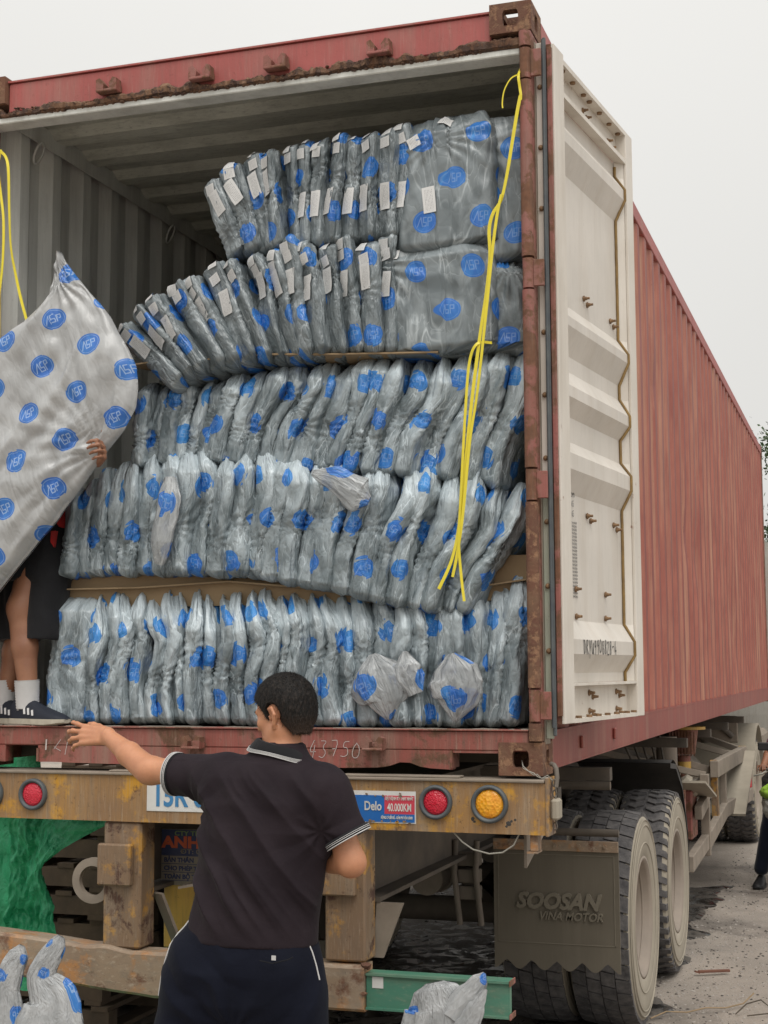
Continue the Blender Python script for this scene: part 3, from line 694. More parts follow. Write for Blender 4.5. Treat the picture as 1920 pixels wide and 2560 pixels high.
# yellow panel and company board behind
mb = MB(); mb.box(-1.645, -1.20, .31, .34, .655, 1.10, 0, .004); mb.build('yellow_panel', M['yel3'], tr)
mb = MB(); mb.box(-1.655, -1.19, .30, .3095, .905, 1.130, 0, .002); sg = mb.build('company_board', M['tan'], tr)
mb = MB(); mb.box(-1.652, -1.193, .2985, .2995, 1.025, 1.127)
mb.build('board_band', M['dblue'], tr)
text_mesh('CTY TNHH TM VT', .026, face_M(-1.46, .297, 1.112), plain('sign_green', (.25, .36, .14), .7), 'board_lettering', tr, xs=1.25, bold=.0006)
text_mesh('ANH SƠN', .062, face_M(-1.475, .297, 1.075), plain('sign_red', (.75, .16, .07), .7), 'board_lettering', tr, xs=1.25, bold=.003)
text_mesh('ĐT: 0936 764 ', .026, face_M(-1.455, .297, 1.040), M['tan'], 'board_lettering', tr, xs=1.45, bold=.0006)
for i, tx in enumerate(('BẢN THÂN', 'CHO PHÉP TGGT', 'TOÀN BỘ TGBT')):
    text_mesh(tx, .025, face_M(-1.64, .297, 1.005-.033*i), M['dblue'], 'board_lettering', tr, xs=1.05, align='LEFT', bold=.0008)
mb = MB()
for i in range(4): mb.box(-1.65, -1.20, .2975, .2995, 1.0225-.033*i, 1.0245-.033*i)
mb.build('board_rule', M['dblue'], tr)
# plate and sticker on the beam
mb = MB(); mb.box(-1.556, -1.20, -.0255, -.0225, 1.232, 1.345, 0, .001); mb.build('number_plate', M['white'], tr)
text_mesh('15R 018', .115, face_M(-1.375, -.0265, 1.288), plain('plate_blue', (.05, .22, .45), .5), 'plate_lettering', tr, xs=.80, bold=.003)
mb = MB(); mb.box(-.745, -.468, -.0245, -.0225, 1.212, 1.328); mb.build('sticker', M['white'], tr)
mb = MB(); mb.box(-.742, -.588, -.0258, -.0247, 1.216, 1.312); mb.box(-.5875, -.472, -.0258, -.0247, 1.216, 1.245); mb.build('sticker_blue', M['blue'], tr)
mb = MB(); mb.box(-.5875, -.472, -.0258, -.0247, 1.2455, 1.312); mb.build('sticker_red', M['redp'], tr)
text_mesh('Delo', .046, face_M(-.632, -.0270, 1.272), M['cream'], 'sticker_lettering', tr, xs=.74, bold=.001)
text_mesh('40.000KM', .040, face_M(-.530, -.0270, 1.268), M['cream'], 'sticker_lettering', tr, xs=.56, bold=.0005)
text_mesh('ĐẶT ĐỊNH KỲ THAY NHỚT', .017, face_M(-.530, -.0270, 1.301), M['cream'], 'sticker_lettering', tr, xs=.50, bold=.0004)
text_mesh('ĐỘNG CƠ BỀN BỈ - GIẢM PHÍ VẬN HÀNH', .014, face_M(-.540, -.0270, 1.232), M['cream'], 'sticker_lettering', tr, xs=.46, bold=.0004)
mb = MB()
for i in range(20):
    x = rnd.uniform(-.74, -.47); z = rnd.choice((rnd.uniform(1.310, 1.328), rnd.uniform(1.212, 1.222))); s = rnd.uniform(.003, .008)
    mb.prism([(x+s*math.cos(a)*rnd.uniform(.5, 1.4), z+s*.7*math.sin(a)*rnd.uniform(.5, 1.4)) for a in np.linspace(0, 2*PI, 8)[:-1]], 1, -.0278, -.0272)
mb.build('peeled_spots', M['yel2'], tr)
# main rails
for xc in (-.72, -1.66):
    mb = MB(); mb.box(xc-.005, xc+.005, .12, 11.2, .93, 1.30); mb.box(xc-.065, xc+.065, .12, 11.2, 1.3005, 1.318)
    mb.prism([(.12, .905), (1.4, .915), (11.2, .93), (11.2, .945), (1.4, .931), (.12, .921)], 0, xc-.065, xc+.065)
    mb.build('chassis_rail', M['chas'], tr)
for y in (1.1, 2.2, 3.1, 4.4, 5.6, 7.0, 8.4, 9.8): mb = MB(); mb.box(-1.655, -.745, y, y+.08, 1.0, 1.29); mb.build('crossmember', M['chas'], tr)
for y in (.5, 1.7, 4.7, 6.2, 7.6, 9.2):
    for x0, x1 in ((-2.38, -1.73), (-.67, -.05)): mb = MB(); mb.box(x0, x1, y, y+.07, 1.25, 1.31); mb.build('outrigger', M['chas'], tr)
mb = MB(); mb.prism([(-.685, .700), (-.645, .700), (-.565, .903), (-.67, .903)], 1, .125, .14); mb.build('post_brace', M['chasl'], tr)
mb = MB(); mb.box(-1.5, -.2, 4.95, 5.0, .40, 1.15); mb.cyl((-1.0, 4.93, .78), (0, 1, 0), .26, .05, 28); mb.build('dark_backing', M['chasd'], tr)  # added dark sheet that blacks out the lit ground and wall behind
mb = MB(); mb.bar((-1.575, .12, .90), (-1.53, .2, .70), .06, .012); mb.build('post_brace', M['chasl'], tr)
mb = MB(); mb.prism([(.12, 1.186), (.12, 1.05), (.5, 1.16)], 0, -.1, -.09); mb.build('gusset', M['chasl'], tr)
mb = MB(); mb.bar((-1.5, .2, .92), (-1.3, .2, .96), .12, .01); mb.build('gusset', M['chasl'], tr)
# axles, springs, brake chambers
for yc in (2.39, 3.73):
    mb = MB(); mb.cyl((-1.22, yc, .525), (1, 0, 0), .065, 1.9, 16); mb.cyl((-.68, yc, .525), (1, 0, 0), .2, .12, 20); mb.cyl((-1.76, yc, .525), (1, 0, 0), .2, .12, 20); mb.build('axle', M['chas'], tr)
    for xc in (-.80, -1.64):
        mb = MB()
        for k in range(7):
            L_ = .55-.06*k; mb.prism([(yc-L_, .70-.018*k+.05), (yc, .66-.018*k), (yc+L_, .70-.018*k+.05), (yc+L_, .715-.018*k+.05), (yc, .675-.018*k), (yc-L_, .715-.018*k+.05)], 0, xc-.04, xc+.04)
        mb.build('leaf_spring', M['chas'], tr)
    mb = MB(); mb.cyl((-1.05, yc-.25, .72), (0, 1, 0), .085, .16, 20); mb.cyl((-1.05, yc-.14, .72), (0, 1, 0), .095, .03, 20); mb.build('brake_chamber', M['chasl'], tr)
for xc, zz in ((-.70, .82), (-.80, .74)):
    mb = MB(); mb.tube([(xc+.10, 1.35, 1.0), (xc+.09, 1.36, .85), (xc+.11, 1.38, .62)], .014, 8); mb.build('hanger_strap', M['strapd'], tr)
mb = MB()
for k in range(3): mb.box(-.70, -.60, 1.38, 1.44, .88-.075*k, .94-.075*k, 0, .004)
mb.build('spring_bracket', M['strapd'], tr)
mb = MB(); mb.tube([(-1.3, 2.95, 1.13), (-.26, 2.95, 1.13)], .024, 12); mb.build('support_pipe', M['chasl'], tr)
mb = MB(); mb.tube([(-1.3, 1.62, 1.02), (-.0, 1.62, 1.02)], .018, 10); mb.build('flap_rail', M['chas'], tr)
# mud flap with embossed words
mb = MB(); pts = [(-.585, .98), (-.585, .43)]
nt = 5; W_ = .585
for k in range(nt):
    x0 = -.585+W_*k/nt; ww = W_/nt
    for a in np.linspace(0, 1, 9)[(1 if k else 0):]: pts.append((x0+ww*float(a), .395+.042*(1-abs(math.cos(PI*float(a)))**1.4)-.0))
pts += [(0.0, .98)]
mb.prism(pts, 1, 1.598, 1.61)
flap = mb.build('mud_flap', M['flap'], tr)
mb = MB(); mb.box(-.585, 0, 1.588, 1.597, .935, .985, 0, .002)
for x in (-.29, -.18, -.06, -.5): mb.cyl((x, 1.585, .962), (0, 1, 0), .009, .012, 8)
mb.build('flap_clamp_bar', M['bump'], tr)
mb = MB(); f0 = 1.5955
for a in ((-.565, -.02, .915, .919), (-.565, -.02, .515, .519)): mb.box(a[0], a[1], f0, 1.5985, a[2], a[3])
for a in (-.565, -.024): mb.box(a, a+.004, f0, 1.5985, .515, .915)
mb.build('embossed_frame', M['flapl'], tr)
text_mesh('SOOSAN', .098, face_M(-.285, 1.594, .705), M['flapl'], 'embossed_lettering', tr, ext=.009, font_shear=.25, xs=.98, bold=.004)
text_mesh('VINA MOTOR', .052, face_M(-.225, 1.595, .640), M['flapl'], 'embossed_lettering', tr, ext=.007, font_shear=.25, xs=.92, bold=.001)
# wheels
def tyre_mesh(style):
    mb = MB(); Rr, w = .525, .285; n = 120
    prof = []      # (axial, radius, mat)
    sec = [(-.5, .30, 1), (-.52, .36, 1), (-.535, .42, 1), (-.52, .47, 1), (-.48, .502, 1), (-.42, .510, 0), (-.14, .513, 0), (0, .514, 0), (.14, .513, 0), (.42, .510, 0), (.48, .502, 1), (.52, .47, 1), (.535, .42, 1), (.52, .36, 1), (.50, .30, 1), (.42, .275, 1), (-.42, .275, 1), (-.5, .30, 1)]
    mb.lathe([(a*w, r) for a, r, m_ in sec], (0, 0, 0), (1, 0, 0), n, mis=[0 if (sec[i][2] == 0 and sec[i+1][2] == 0) else 1 for i in range(len(sec)-1)])
    for r in (.478, .452, .365):
        for sgn in (1, -1):
            aa = {.478: .528, .452: .5365, .365: .528}[r]
            mb.lathe([(sgn*(aa-.004)*w, r+.004), (sgn*(aa+.008)*w, r+.001), (sgn*(aa+.008)*w, r-.001), (sgn*(aa-.004)*w, r-.004)][::sgn], (0, 0, 0), (1, 0, 0), n//2, 1)
    # tread blocks, each a raised lug with a sloping shoulder
    q = random.Random(3)
    if style == 'lug':
        for k in range(44):
            a0 = 2*PI*k/44
            for sgn in (1, -1):
                a_ = a0+(PI/44 if sgn < 0 else 0); hw = .36*2*PI/44*1.35/2
                strips = [(.03, 0, .526), (.20, .35, .526), (.34, .10, .524), (.50, .30, .512), (.515, .34, .470)]
                vs = []
                for (ax, sk, rr2) in strips:
                    for e in (-1, 1):
                        for rr3 in (rr2, rr2-.022):
                            t = a_+sk*2*PI/44+e*hw; vs.append((sgn*ax*w, rr3*math.cos(t), rr3*math.sin(t)))
                fs = []
                for i in range(len(strips)-1):
                    o = i*4; p = o+4; fs += [(o, o+2, p+2, p), (o, p, p+1, o+1), (o+2, o+3, p+3, p+2)]
                fs += [(0, 1, 3, 2), (16, 18, 19, 17)]
                mb.add(vs, [f if sgn < 0 else f[::-1] for f in fs], 0)
    else:
        for k in range(40):
            for row, (ax0, ax1, ph) in enumerate(((-.49, -.25, 0), (-.235, -.01, .5), (.01, .235, 0), (.25, .49, .5))):
                t0 = 2*PI*(k+ph+.05)/40; t1 = 2*PI*(k+ph+.93)/40; vs = []
                for ax in (ax0, ax1):
                    drop = .010 if abs(ax) > .4 else 0
                    for t in (t0, t1):
                        for rr3 in (.5255-drop, .505-drop): vs.append((ax*w, rr3*math.cos(t+(.03 if ax == ax1 else 0)), rr3*math.sin(t+(.03 if ax == ax1 else 0))))
                mb.add(vs, [(0, 4, 6, 2), (0, 1, 5, 4), (2, 6, 7, 3), (0, 2, 3, 1), (4, 5, 7, 6)], 0)
    return mb
def rim_mesh(out):
    mb = MB(); w = .285; s = out
    mb.lathe([(s*.44*w, .290), (s*.50*w, .300), (s*.505*w, .285), (s*.44*w, .272), (s*.30*w, .262), (s*.28*w, .255), (s*-.30*w, .250), (s*-.34*w, .235), (s*-.40*w, .19), (s*-.41*w, .13)][::1], (0, 0, 0), (1, 0, 0), 48, 0)
    mb.lathe([(s*-.41*w, .13), (s*-.20*w, .125), (s*-.05*w, .11), (s*.02*w, .08), (s*.03*w, .0)], (0, 0, 0), (1, 0, 0), 24, 0)
    mb.tube([(s*.33*w, .268*math.cos(a), .268*math.sin(a)) for a in np.linspace(0, 2*PI, 49)[:-1]], .007, 6, closed=True)
    for k in range(10):
        a = 2*PI*k/10; mb.cyl((s*-.38*w, .165*math.cos(a), .165*math.sin(a)), (1, 0, 0), .014, .05, 6)
    return mb
tyre_m = {}
for st in ('lug', 'block'):
    o = tyre_mesh(st).build('tyre', [M['tread'], M['side']]); tyre_m[st] = o.data; bpy.data.objects.remove(o)
rim_m = {}
for s in (1, -1):
    o = rim_mesh(s).build('rim', M['rim']); rim_m[s] = o.data; bpy.data.objects.remove(o)
for yc, st in ((2.39, 'block'), (3.73, 'lug')):
    for xc, out in ((-.150, 1), (-.478, -1), (XL+.150, -1), (XL+.478, 1)):
        w = link('wheel', rim_m[out], tr); w.matrix_parent_inverse = PM[tr.name].inverted(); w.location = (xc, yc, .527); w.rotation_euler = (rnd.uniform(0, 6), 0, 0)
        ty = bpy.data.objects.new('tyre', tyre_m[st]); C.objects.link(ty); ty.parent = w
# fender over the second axle
mb = MB(); P = []
for a in np.linspace(R(150), R(-5), 22):
    rr2 = .66; P.append([(x, 3.73+rr2*math.cos(a)+(.04 if a < .5 else 0), .56+rr2*math.sin(a)+.01*math.sin(a*9)) for x in np.linspace(-.62, -.02, 6)])
# only the front part remains
P = np.array(P)[7:]; grid_mesh(P, mb=mb); P2 = P.copy(); P2[..., 2] -= .004; grid_mesh(P2[:, ::-1], mb=mb)
mb.add([P[i, -1]+np.array([0, 0, dz]) for i in (0, 3, 7, 11) for dz in (0, -.03)], [(0, 2, 3, 1), (2, 4, 5, 3), (4, 6, 7, 5)])
mb.build('mudguard', M['chasd'], tr)
# side guard frames, struts and landing gear further forward
def part_bar(name, a, b, w, h, m): mb = MB(); mb.bar(a, b, w, h, bv=.003); return mb.build(name, m, tr)
G = M['chasl']
part_bar('guard_post', (-.02, 5.42, 1.03), (-.02, 5.45, .47), .06, .06, G)
part_bar('guard_rail', (-.02, 4.45, .53), (-.02, 5.39, .57), .05, .10, G)
part_bar('guard_rail', (-.02, 5.5, .56), (-.02, 6.8, .66), .05, .11, G)
part_bar('guard_rail', (-.02, 6.8, .66), (-.02, 9.4, .58), .05, .11, G)
part_bar('guard_rail', (-.02, 5.5, .86), (-.02, 5.0, .80), .05, .09, G)
part_bar('guard_rail', (-.02, 6.1, 1.02), (-.02, 8.7, 1.00), .06, .12, G)
part_bar('guard_post', (-.03, 6.15, 1.08), (-.03, 6.25, .62), .05, .06, M['yel2'])
part_bar('guard_post', (-.03, 6.85, .98), (-.03, 6.85, .62), .05, .06, G)
part_bar('guard_post', (-.03, 8.7, 1.06), (-.03, 8.7, .58), .06, .07, M['yel3'])
part_bar('guard_strut', (-.9, 4.6, 1.28), (-.03, 5.5, 1.02), .045, .045, G)
part_bar('guard_strut', (-.9, 5.9, 1.28), (-.03, 6.2, 1.0), .045, .05, G)
part_bar('guard_strut', (-.9, 7.4, 1.30), (-.03, 7.9, 1.02), .05, .05, G)
part_bar('guard_strut', (-.9, 9.0, 1.30), (-.03, 8.7, 1.02), .05, .05, G)
part_bar('guard_strut', (-.75, 4.9, .95), (-.03, 5.45, .92), .05, .05, M['yel3'])
mb = MB(); mb.box(-.6, -.06, 4.62, 4.66, .62, .98); mb.build('box_door', M['redrust'], tr)
mb = MB(); mb.box(-.55, -.06, 5.0, 5.3, .62, .95, 0, .01); mb.build('storage_box', M['redrust'], tr)
mb = MB(); mb.obox(Matrix.Translation((-.05, 7.9, .80)) @ Matrix.Rotation(R(20), 4, 'X'), .3, 1.3, .02); mb.build('bent_side_sheet', M['side'], tr)
mb = MB(); mb.obox(Matrix.Translation((-.08, 5.0, .96)) @ Matrix.Rotation(R(-12), 4, 'X'), .3, .7, .015); mb.build('bent_side_sheet', M['side'], tr)
mb = MB(); mb.cyl((-.30, 5.6, 1.15), (0, 0, 1), .075, .26, 20); mb.cyl((-.30, 5.6, 1.015), (0, 0, 1), .095, .02, 20); mb.cyl((-.30, 5.6, .88), (0, 0, 1), .045, .26, 14); mb.build('landing_leg', M['rim'], tr)
mb = MB(); mb.lathe([(-.09, .085), (.09, .11)], (-.24, 6.1, 1.22), (0, 0, 1), 18)
for k in range(9): mb.box(-.33+.022*k, -.322+.022*k, 5.985, 5.995, 1.12, 1.30)
mb.cyl((-.24, 6.1, 1.04), (0, 0, 1), .05, .16, 14); mb.build('air_spring', M['redrust'], tr)
mb = MB(); mb.cyl((-.24, 6.1, 1.05), (0, 0, 1), .052, .05, 14); mb.cyl((-.2, 6.05, 1.325), (0, 0, 1), .13, .02, 14); mb.build('yellow_collar', M['yel3'], tr)
mb = MB()
for k in range(5): mb.tube([(-.5+.05*k, 4.8+.1*k, 1.32), (-.42+.05*k, 4.9, 1.1), (-.3+.04*k, 5.0+.05*k, .93), (-.12, 5.3+.1*k, .98-.04*k), (-.04, 5.5+.2*k, 1.0-.05*k)], .009, 6)
mb.build('air_hose', M['iron'], tr)
mb = MB()
for c in ((-.12, 5.25, .99), (-.15, 5.35, .94), (-.08, 5.15, .93)): blob(mb, c, .06, int(c[0]*100), sq=(1, 1.3, .8))
mb.build('rag_bundle', M['side'], tr)
mb = MB(); mb.lathe([(-.3, .0), (-.3, .24), (.3, .24), (.3, 0)], (-.45, 7.0, .86), (0, 1, 0), 28); mb.build('air_tank', M['chasl'], tr)
mb = MB(); mb.lathe([(-.12, .52), (.12, .52), (.13, .50), (.13, .30), (.02, .28), (.02, 0)], (-.9, 5.4, .95), (.25, .1, 1), 32); mb.build('spare_wheel', M['tread'], tr)
# wire under the beam and from the casting
mb = MB(); mb.tube([(-.335, .0, 1.186), (-.30, .0, 1.15), (-.26, -.002, 1.125), (-.20, -.004, 1.112), (-.15, -.004, 1.118), (-.11, 0, 1.145), (-.09, .0, 1.184)], .0032, 6); mb.build('loose_cable', M['wire'], tr)
mb = MB(); mb.box(-.05, -.022, .0, .06, 1.125, 1.183, 0, .002); mb.box(-.06, -.022, -.01, .07, 1.118, 1.1245); mb.build('beam_hook', M['bump'], tr)
for oo in (0, .008):
    mb = MB(); mb.tube([(-.085, .04, 1.442-oo), (-.07, -.006, 1.425-oo), (-.05, -.012, 1.408), (-.03, -.014, 1.402-oo), (-.018, -.014, 1.390+oo), (-.002, -.012, 1.383), (.018, -.004, 1.386+oo), (.03, .02, 1.375)], .0016, 5); mb.build('tie_wire', M['wire'], tr)
mb = MB(); mb.tube([(.018, .06, 1.43), (.030, .05, 1.428), (.040, .04, 1.415), (.044, .035, 1.385), (.040, .03, 1.35)], .009, 8); mb.build('twist_lock_hook', M['iron'], tr)
for k in range(9):
    mb = MB(); c = Vector((.036+.004*(k % 2), .028, 1.365-.019*k)); fl = k % 2
    mb.tube([c+Vector((.007*math.cos(a)*(1-fl), .007*math.cos(a)*fl, .013*math.sin(a))) for a in np.linspace(0, 2*PI, 13)[:-1]], .0028, 6, closed=True); mb.build('chain_link', M['iron'], tr)
# ------------------------------------------------------------------ printed plastic bags
def film_mat(name, inner, milky, milk=.5, rough=.3, logo_scale=4.3, translucent=.0, creasesc=1.0, lr=.050, lwarp=.030, drop=.22, lett=.22, rg=1.0):
    """frosted film over grey contents, with a blue oval mark printed in staggered rows (UV in metres)"""
    m, t, b, N, L = nodes(name)
    uv = N.new('ShaderNodeTexCoord').outputs['UV']; ob = N.new('ShaderNodeTexCoord').outputs['Object']
    # crinkles: long sharp creases running up the bag, and a finer cross set
    def crease(vec, sx, sy, scale, warp):
        mp = N.new('ShaderNodeMapping'); mp.inputs['Scale'].default_value = (sx, sy, 1); L.new(vec, mp.inputs[0])
        nz = N.new('ShaderNodeTexNoise'); nz.inputs['Scale'].default_value = scale*.7; nz.inputs['Detail'].default_value = 2; L.new(mp.outputs[0], nz.inputs['Vector'])
        mul = N.new('ShaderNodeVectorMath'); mul.operation = 'SCALE'; mul.inputs['Scale'].default_value = warp/scale; L.new(nz.outputs['Color'], mul.inputs[0])
        ad = N.new('ShaderNodeVectorMath'); ad.operation = 'ADD'; L.new(mp.outputs[0], ad.inputs[0]); L.new(mul.outputs[0], ad.inputs[1])
        v = N.new('ShaderNodeTexVoronoi'); v.feature = 'DISTANCE_TO_EDGE'; v.inputs['Scale'].default_value = scale; L.new(ad.outputs[0], v.inputs['Vector'])
        return v.outputs['Distance']
    c1 = crease(uv, 1.0, .20, 24*creasesc, 2.6); c2 = crease(uv, 1.0, .42, 56*creasesc, 2.0)
    nz1 = _noise(t, uv, 22*creasesc, 4, .6, 1.2, (1, .35, 1))
    ridge = _ramp(t, c1, 0, .045, 1, 0); ridge2 = _ramp(t, c2, 0, .03, 1, 0)
    mod = _ramp(t, _noise(t, uv, 7, 2), .42, .62)
    mk = _math(t, 'ADD', _math(t, 'MULTIPLY', _math(t, 'MULTIPLY', ridge, mod), .62*rg), _math(t, 'MULTIPLY', _math(t, 'MULTIPLY', ridge2, mod), .35*rg))  # pale crease lines: fold highlights painted into the film colour
    mk = _math(t, 'ADD', mk, _ramp(t, _noise(t, uv, 11, 3, .5, 1.0, (1, .5, 1)), .42, .62, 0, milk))
    la = N.new('ShaderNodeAttribute'); la.attribute_name = 'loose'
    mk = _math(t, 'ADD', mk, _math(t, 'MULTIPLY', la.outputs['Fac'], .55))
    mk = _math(t, 'MINIMUM', mk, 1.0)
    base = _mix(t, mk, inner, milky)
    # the printed mark: staggered lattice in UV
    sp = N.new('ShaderNodeSeparateXYZ'); wv = N.new('ShaderNodeVectorMath'); wv.operation = 'ADD'
    # the film is folded over itself: the print shifts from pleat to pleat
    mpw = N.new('ShaderNodeMapping'); mpw.inputs['Scale'].default_value = (1, .35, 1); L.new(uv, mpw.inputs[0])
    nzw = N.new('ShaderNodeTexVoronoi'); nzw.inputs['Scale'].default_value = 30*creasesc; L.new(mpw.outputs[0], nzw.inputs['Vector'])
    sc = N.new('ShaderNodeVectorMath'); sc.operation = 'SCALE'; sc.inputs['Scale'].default_value = lwarp; L.new(nzw.outputs['Color'], sc.inputs[0])
    L.new(uv, wv.inputs[0]); L.new(sc.outputs[0], wv.inputs[1]); L.new(wv.outputs[0], sp.inputs[0])
    px, py = 1/logo_scale, .72/logo_scale
    rowf = _math(t, 'DIVIDE', sp.outputs['Y'], py); row = _math(t, 'FLOOR', rowf)
    sh = _math(t, 'MULTIPLY', _math(t, 'MODULO', row, 2.0), .5)
    y = _math(t, 'MULTIPLY', _math(t, 'SUBTRACT', _math(t, 'FRACT', rowf), .5), py)
    x = _math(t, 'MULTIPLY', _math(t, 'SUBTRACT', _math(t, 'FRACT', _math(t, 'ADD', _math(t, 'DIVIDE', sp.outputs['X'], px), sh)), .5), px)
    rx, ry = lr, lr*.9; ls_ = lr/.047
    x = _math(t, 'DIVIDE', x, ls_); y = _math(t, 'DIVIDE', y, ls_); rx, ry = .047, .042
    e = _math(t, 'ADD', _math(t, 'POWER', _math(t, 'DIVIDE', x, rx), 2.0), _math(t, 'POWER', _math(t, 'DIVIDE', y, ry), 2.0))
    disc = _ramp(t, e, .97, 1.03, 1, 0)
    ring = _math(t, 'MULTIPLY', _ramp(t, e, .66, .69, 0, 1), _ramp(t, e, .76, .79, 1, 0))
    segs = [(-.031, -.016, -.017, .018), (-.017, .018, -.012, -.016), (-.008, .016, .004, .016), (-.008, .016, -.008, -.002), (-.008, -.002, .004, -.002), (.004, -.002, .004, -.015), (-.008, -.015, .004, -.015),
            (.011, -.015, .011, .015), (.011, .015, .024, .015), (.024, .015, .024, .001), (.024, .001, .011, .001)]
    cur = None
    for (x0, y0, x1, y1) in segs:      # distance to a stroke
        dx, dy = x1-x0, y1-y0; l2 = dx*dx+dy*dy
        ax = _math(t, 'SUBTRACT', x, x0); ay = _math(t, 'SUBTRACT', y, y0)
        h = _math(t, 'MULTIPLY', _math(t, 'ADD', _math(t, 'MULTIPLY', ax, dx), _math(t, 'MULTIPLY', ay, dy)), 1/l2, clamp=False)
        h = _math(t, 'MAXIMUM', _math(t, 'MINIMUM', h, 1.0), 0.0)
        qx = _math(t, 'SUBTRACT', ax, _math(t, 'MULTIPLY', h, dx)); qy = _math(t, 'SUBTRACT', ay, _math(t, 'MULTIPLY', h, dy))
        d = _math(t, 'ADD', _math(t, 'MULTIPLY', qx, qx), _math(t, 'MULTIPLY', qy, qy))
        cur = d if cur is None else _math(t, 'MINIMUM', cur, d)
    let = _ramp(t, cur, .0016**2, .0022**2, 1, 0)
    mark = _math(t, 'MAXIMUM', let, _math(t, 'MULTIPLY', ring, .55))
    blue = _mix(t, mk, (.002, .115, .47), (.02, .25, .64))
    blue = _mix(t, _math(t, 'MULTIPLY', mark, lett), blue, (.55, .68, .80))
    cell = N.new('ShaderNodeTexWhiteNoise'); cell.noise_dimensions = '2D'; cx_ = N.new('ShaderNodeCombineXYZ')
    L.new(_math(t, 'FLOOR', _math(t, 'ADD', _math(t, 'DIVIDE', sp.outputs['X'], px), sh)), cx_.inputs[0]); L.new(row, cx_.inputs[1]); L.new(cx_.outputs[0], cell.inputs['Vector'])
    disc = _math(t, 'MULTIPLY', disc, _math(t, 'GREATER_THAN', cell.outputs['Value'], drop))
    col = _mix(t, _math(t, 'MULTIPLY', disc, .94), base, blue)
    L.new(col, b.inputs['Base Color']); b.inputs['Specular IOR Level'].default_value = .65
    L.new(_ramp(t, nz1, .3, .7, rough-.06, rough+.14), b.inputs['Roughness'])
    L.new(_ramp(t, disc, 0, 1, .15, .0), b.inputs['Coat Weight']); b.inputs['Coat Roughness'].default_value = .18
    if translucent > 0: b.inputs['Transmission Weight'].default_value = 0.0
    hgt = _math(t, 'ADD', _math(t, 'MULTIPLY', c1, 1.0), _math(t, 'MULTIPLY', nz1, .22))
    bm = _bump(t, hgt, .8*(.45+.55*rg), .012); bm = _bump(t, c2, .8*(.4+.6*rg), .006, bm)
    L.new(bm, b.inputs['Normal'])
    if translucent > 0:
        tr_ = N.new('ShaderNodeBsdfTransparent'); ms = N.new('ShaderNodeMixShader')
        fac = _math(t, 'MULTIPLY', _math(t, 'SUBTRACT', 1.0, disc), translucent)
        L.new(_math(t, 'MULTIPLY', fac, _ramp(t, mk, 0, .6, 1, .35)), ms.inputs[0]); L.new(b.outputs[0], ms.inputs[1]); L.new(tr_.outputs[0], ms.inputs[2])
        L.new(ms.outputs[0], N['Material Output'].inputs['Surface'])
    return m
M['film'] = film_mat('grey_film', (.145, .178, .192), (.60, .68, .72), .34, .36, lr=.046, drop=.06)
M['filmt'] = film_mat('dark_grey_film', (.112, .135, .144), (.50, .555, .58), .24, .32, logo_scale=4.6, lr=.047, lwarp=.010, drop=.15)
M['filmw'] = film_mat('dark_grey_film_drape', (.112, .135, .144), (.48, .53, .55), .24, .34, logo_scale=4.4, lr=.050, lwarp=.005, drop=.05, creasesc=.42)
M['loose'] = film_mat('loose_clear_film', (.40, .42, .43), (.62, .64, .65), .5, .25, translucent=.42, lwarp=.02)
M['carry'] = film_mat('carried_film', (.37, .375, .375), (.58, .585, .58), .26, .36, logo_scale=4.45, creasesc=.5, lr=.049, lwarp=.006, drop=-1, lett=.5, rg=.35)
M['limp'] = film_mat('limp_bag_film', (.30, .31, .315), (.56, .57, .575), .4, .34, logo_scale=4.0, lr=.047, lwarp=.012, drop=.45, lett=.4, rg=.6)
def paper_mat():
    m, t, b, N, L = nodes('printed_paper_label'); uv = N.new('ShaderNodeTexCoord').outputs['UV']; sp = N.new('ShaderNodeSeparateXYZ'); L.new(uv, sp.inputs[0])
    ln = _ramp(t, _math(t, 'FRACT', _math(t, 'MULTIPLY', sp.outputs['X'], 9.0)), .70, .76, 0, 1)
    gap = _ramp(t, _noise(t, uv, 34, 2, .5, 0, (.3, 1, 1)), .44, .48)
    mg = _math(t, 'MULTIPLY', _ramp(t, sp.outputs['Y'], .06, .08), _ramp(t, sp.outputs['Y'], .90, .92, 1, 0))
    mg = _math(t, 'MULTIPLY', mg, _math(t, 'MULTIPLY', _ramp(t, sp.outputs['X'], .15, .16), _ramp(t, sp.outputs['X'], .80, .81, 1, 0)))
    k = _math(t, 'MULTIPLY', _math(t, 'MULTIPLY', ln, gap), _math(t, 'MULTIPLY', mg, .65))
    L.new(_mix(t, k, (.66, .66, .65), (.12, .12, .13)), b.inputs['Base Color']); b.inputs['Roughness'].default_value = .55; return m
M['paper'] = paper_mat()

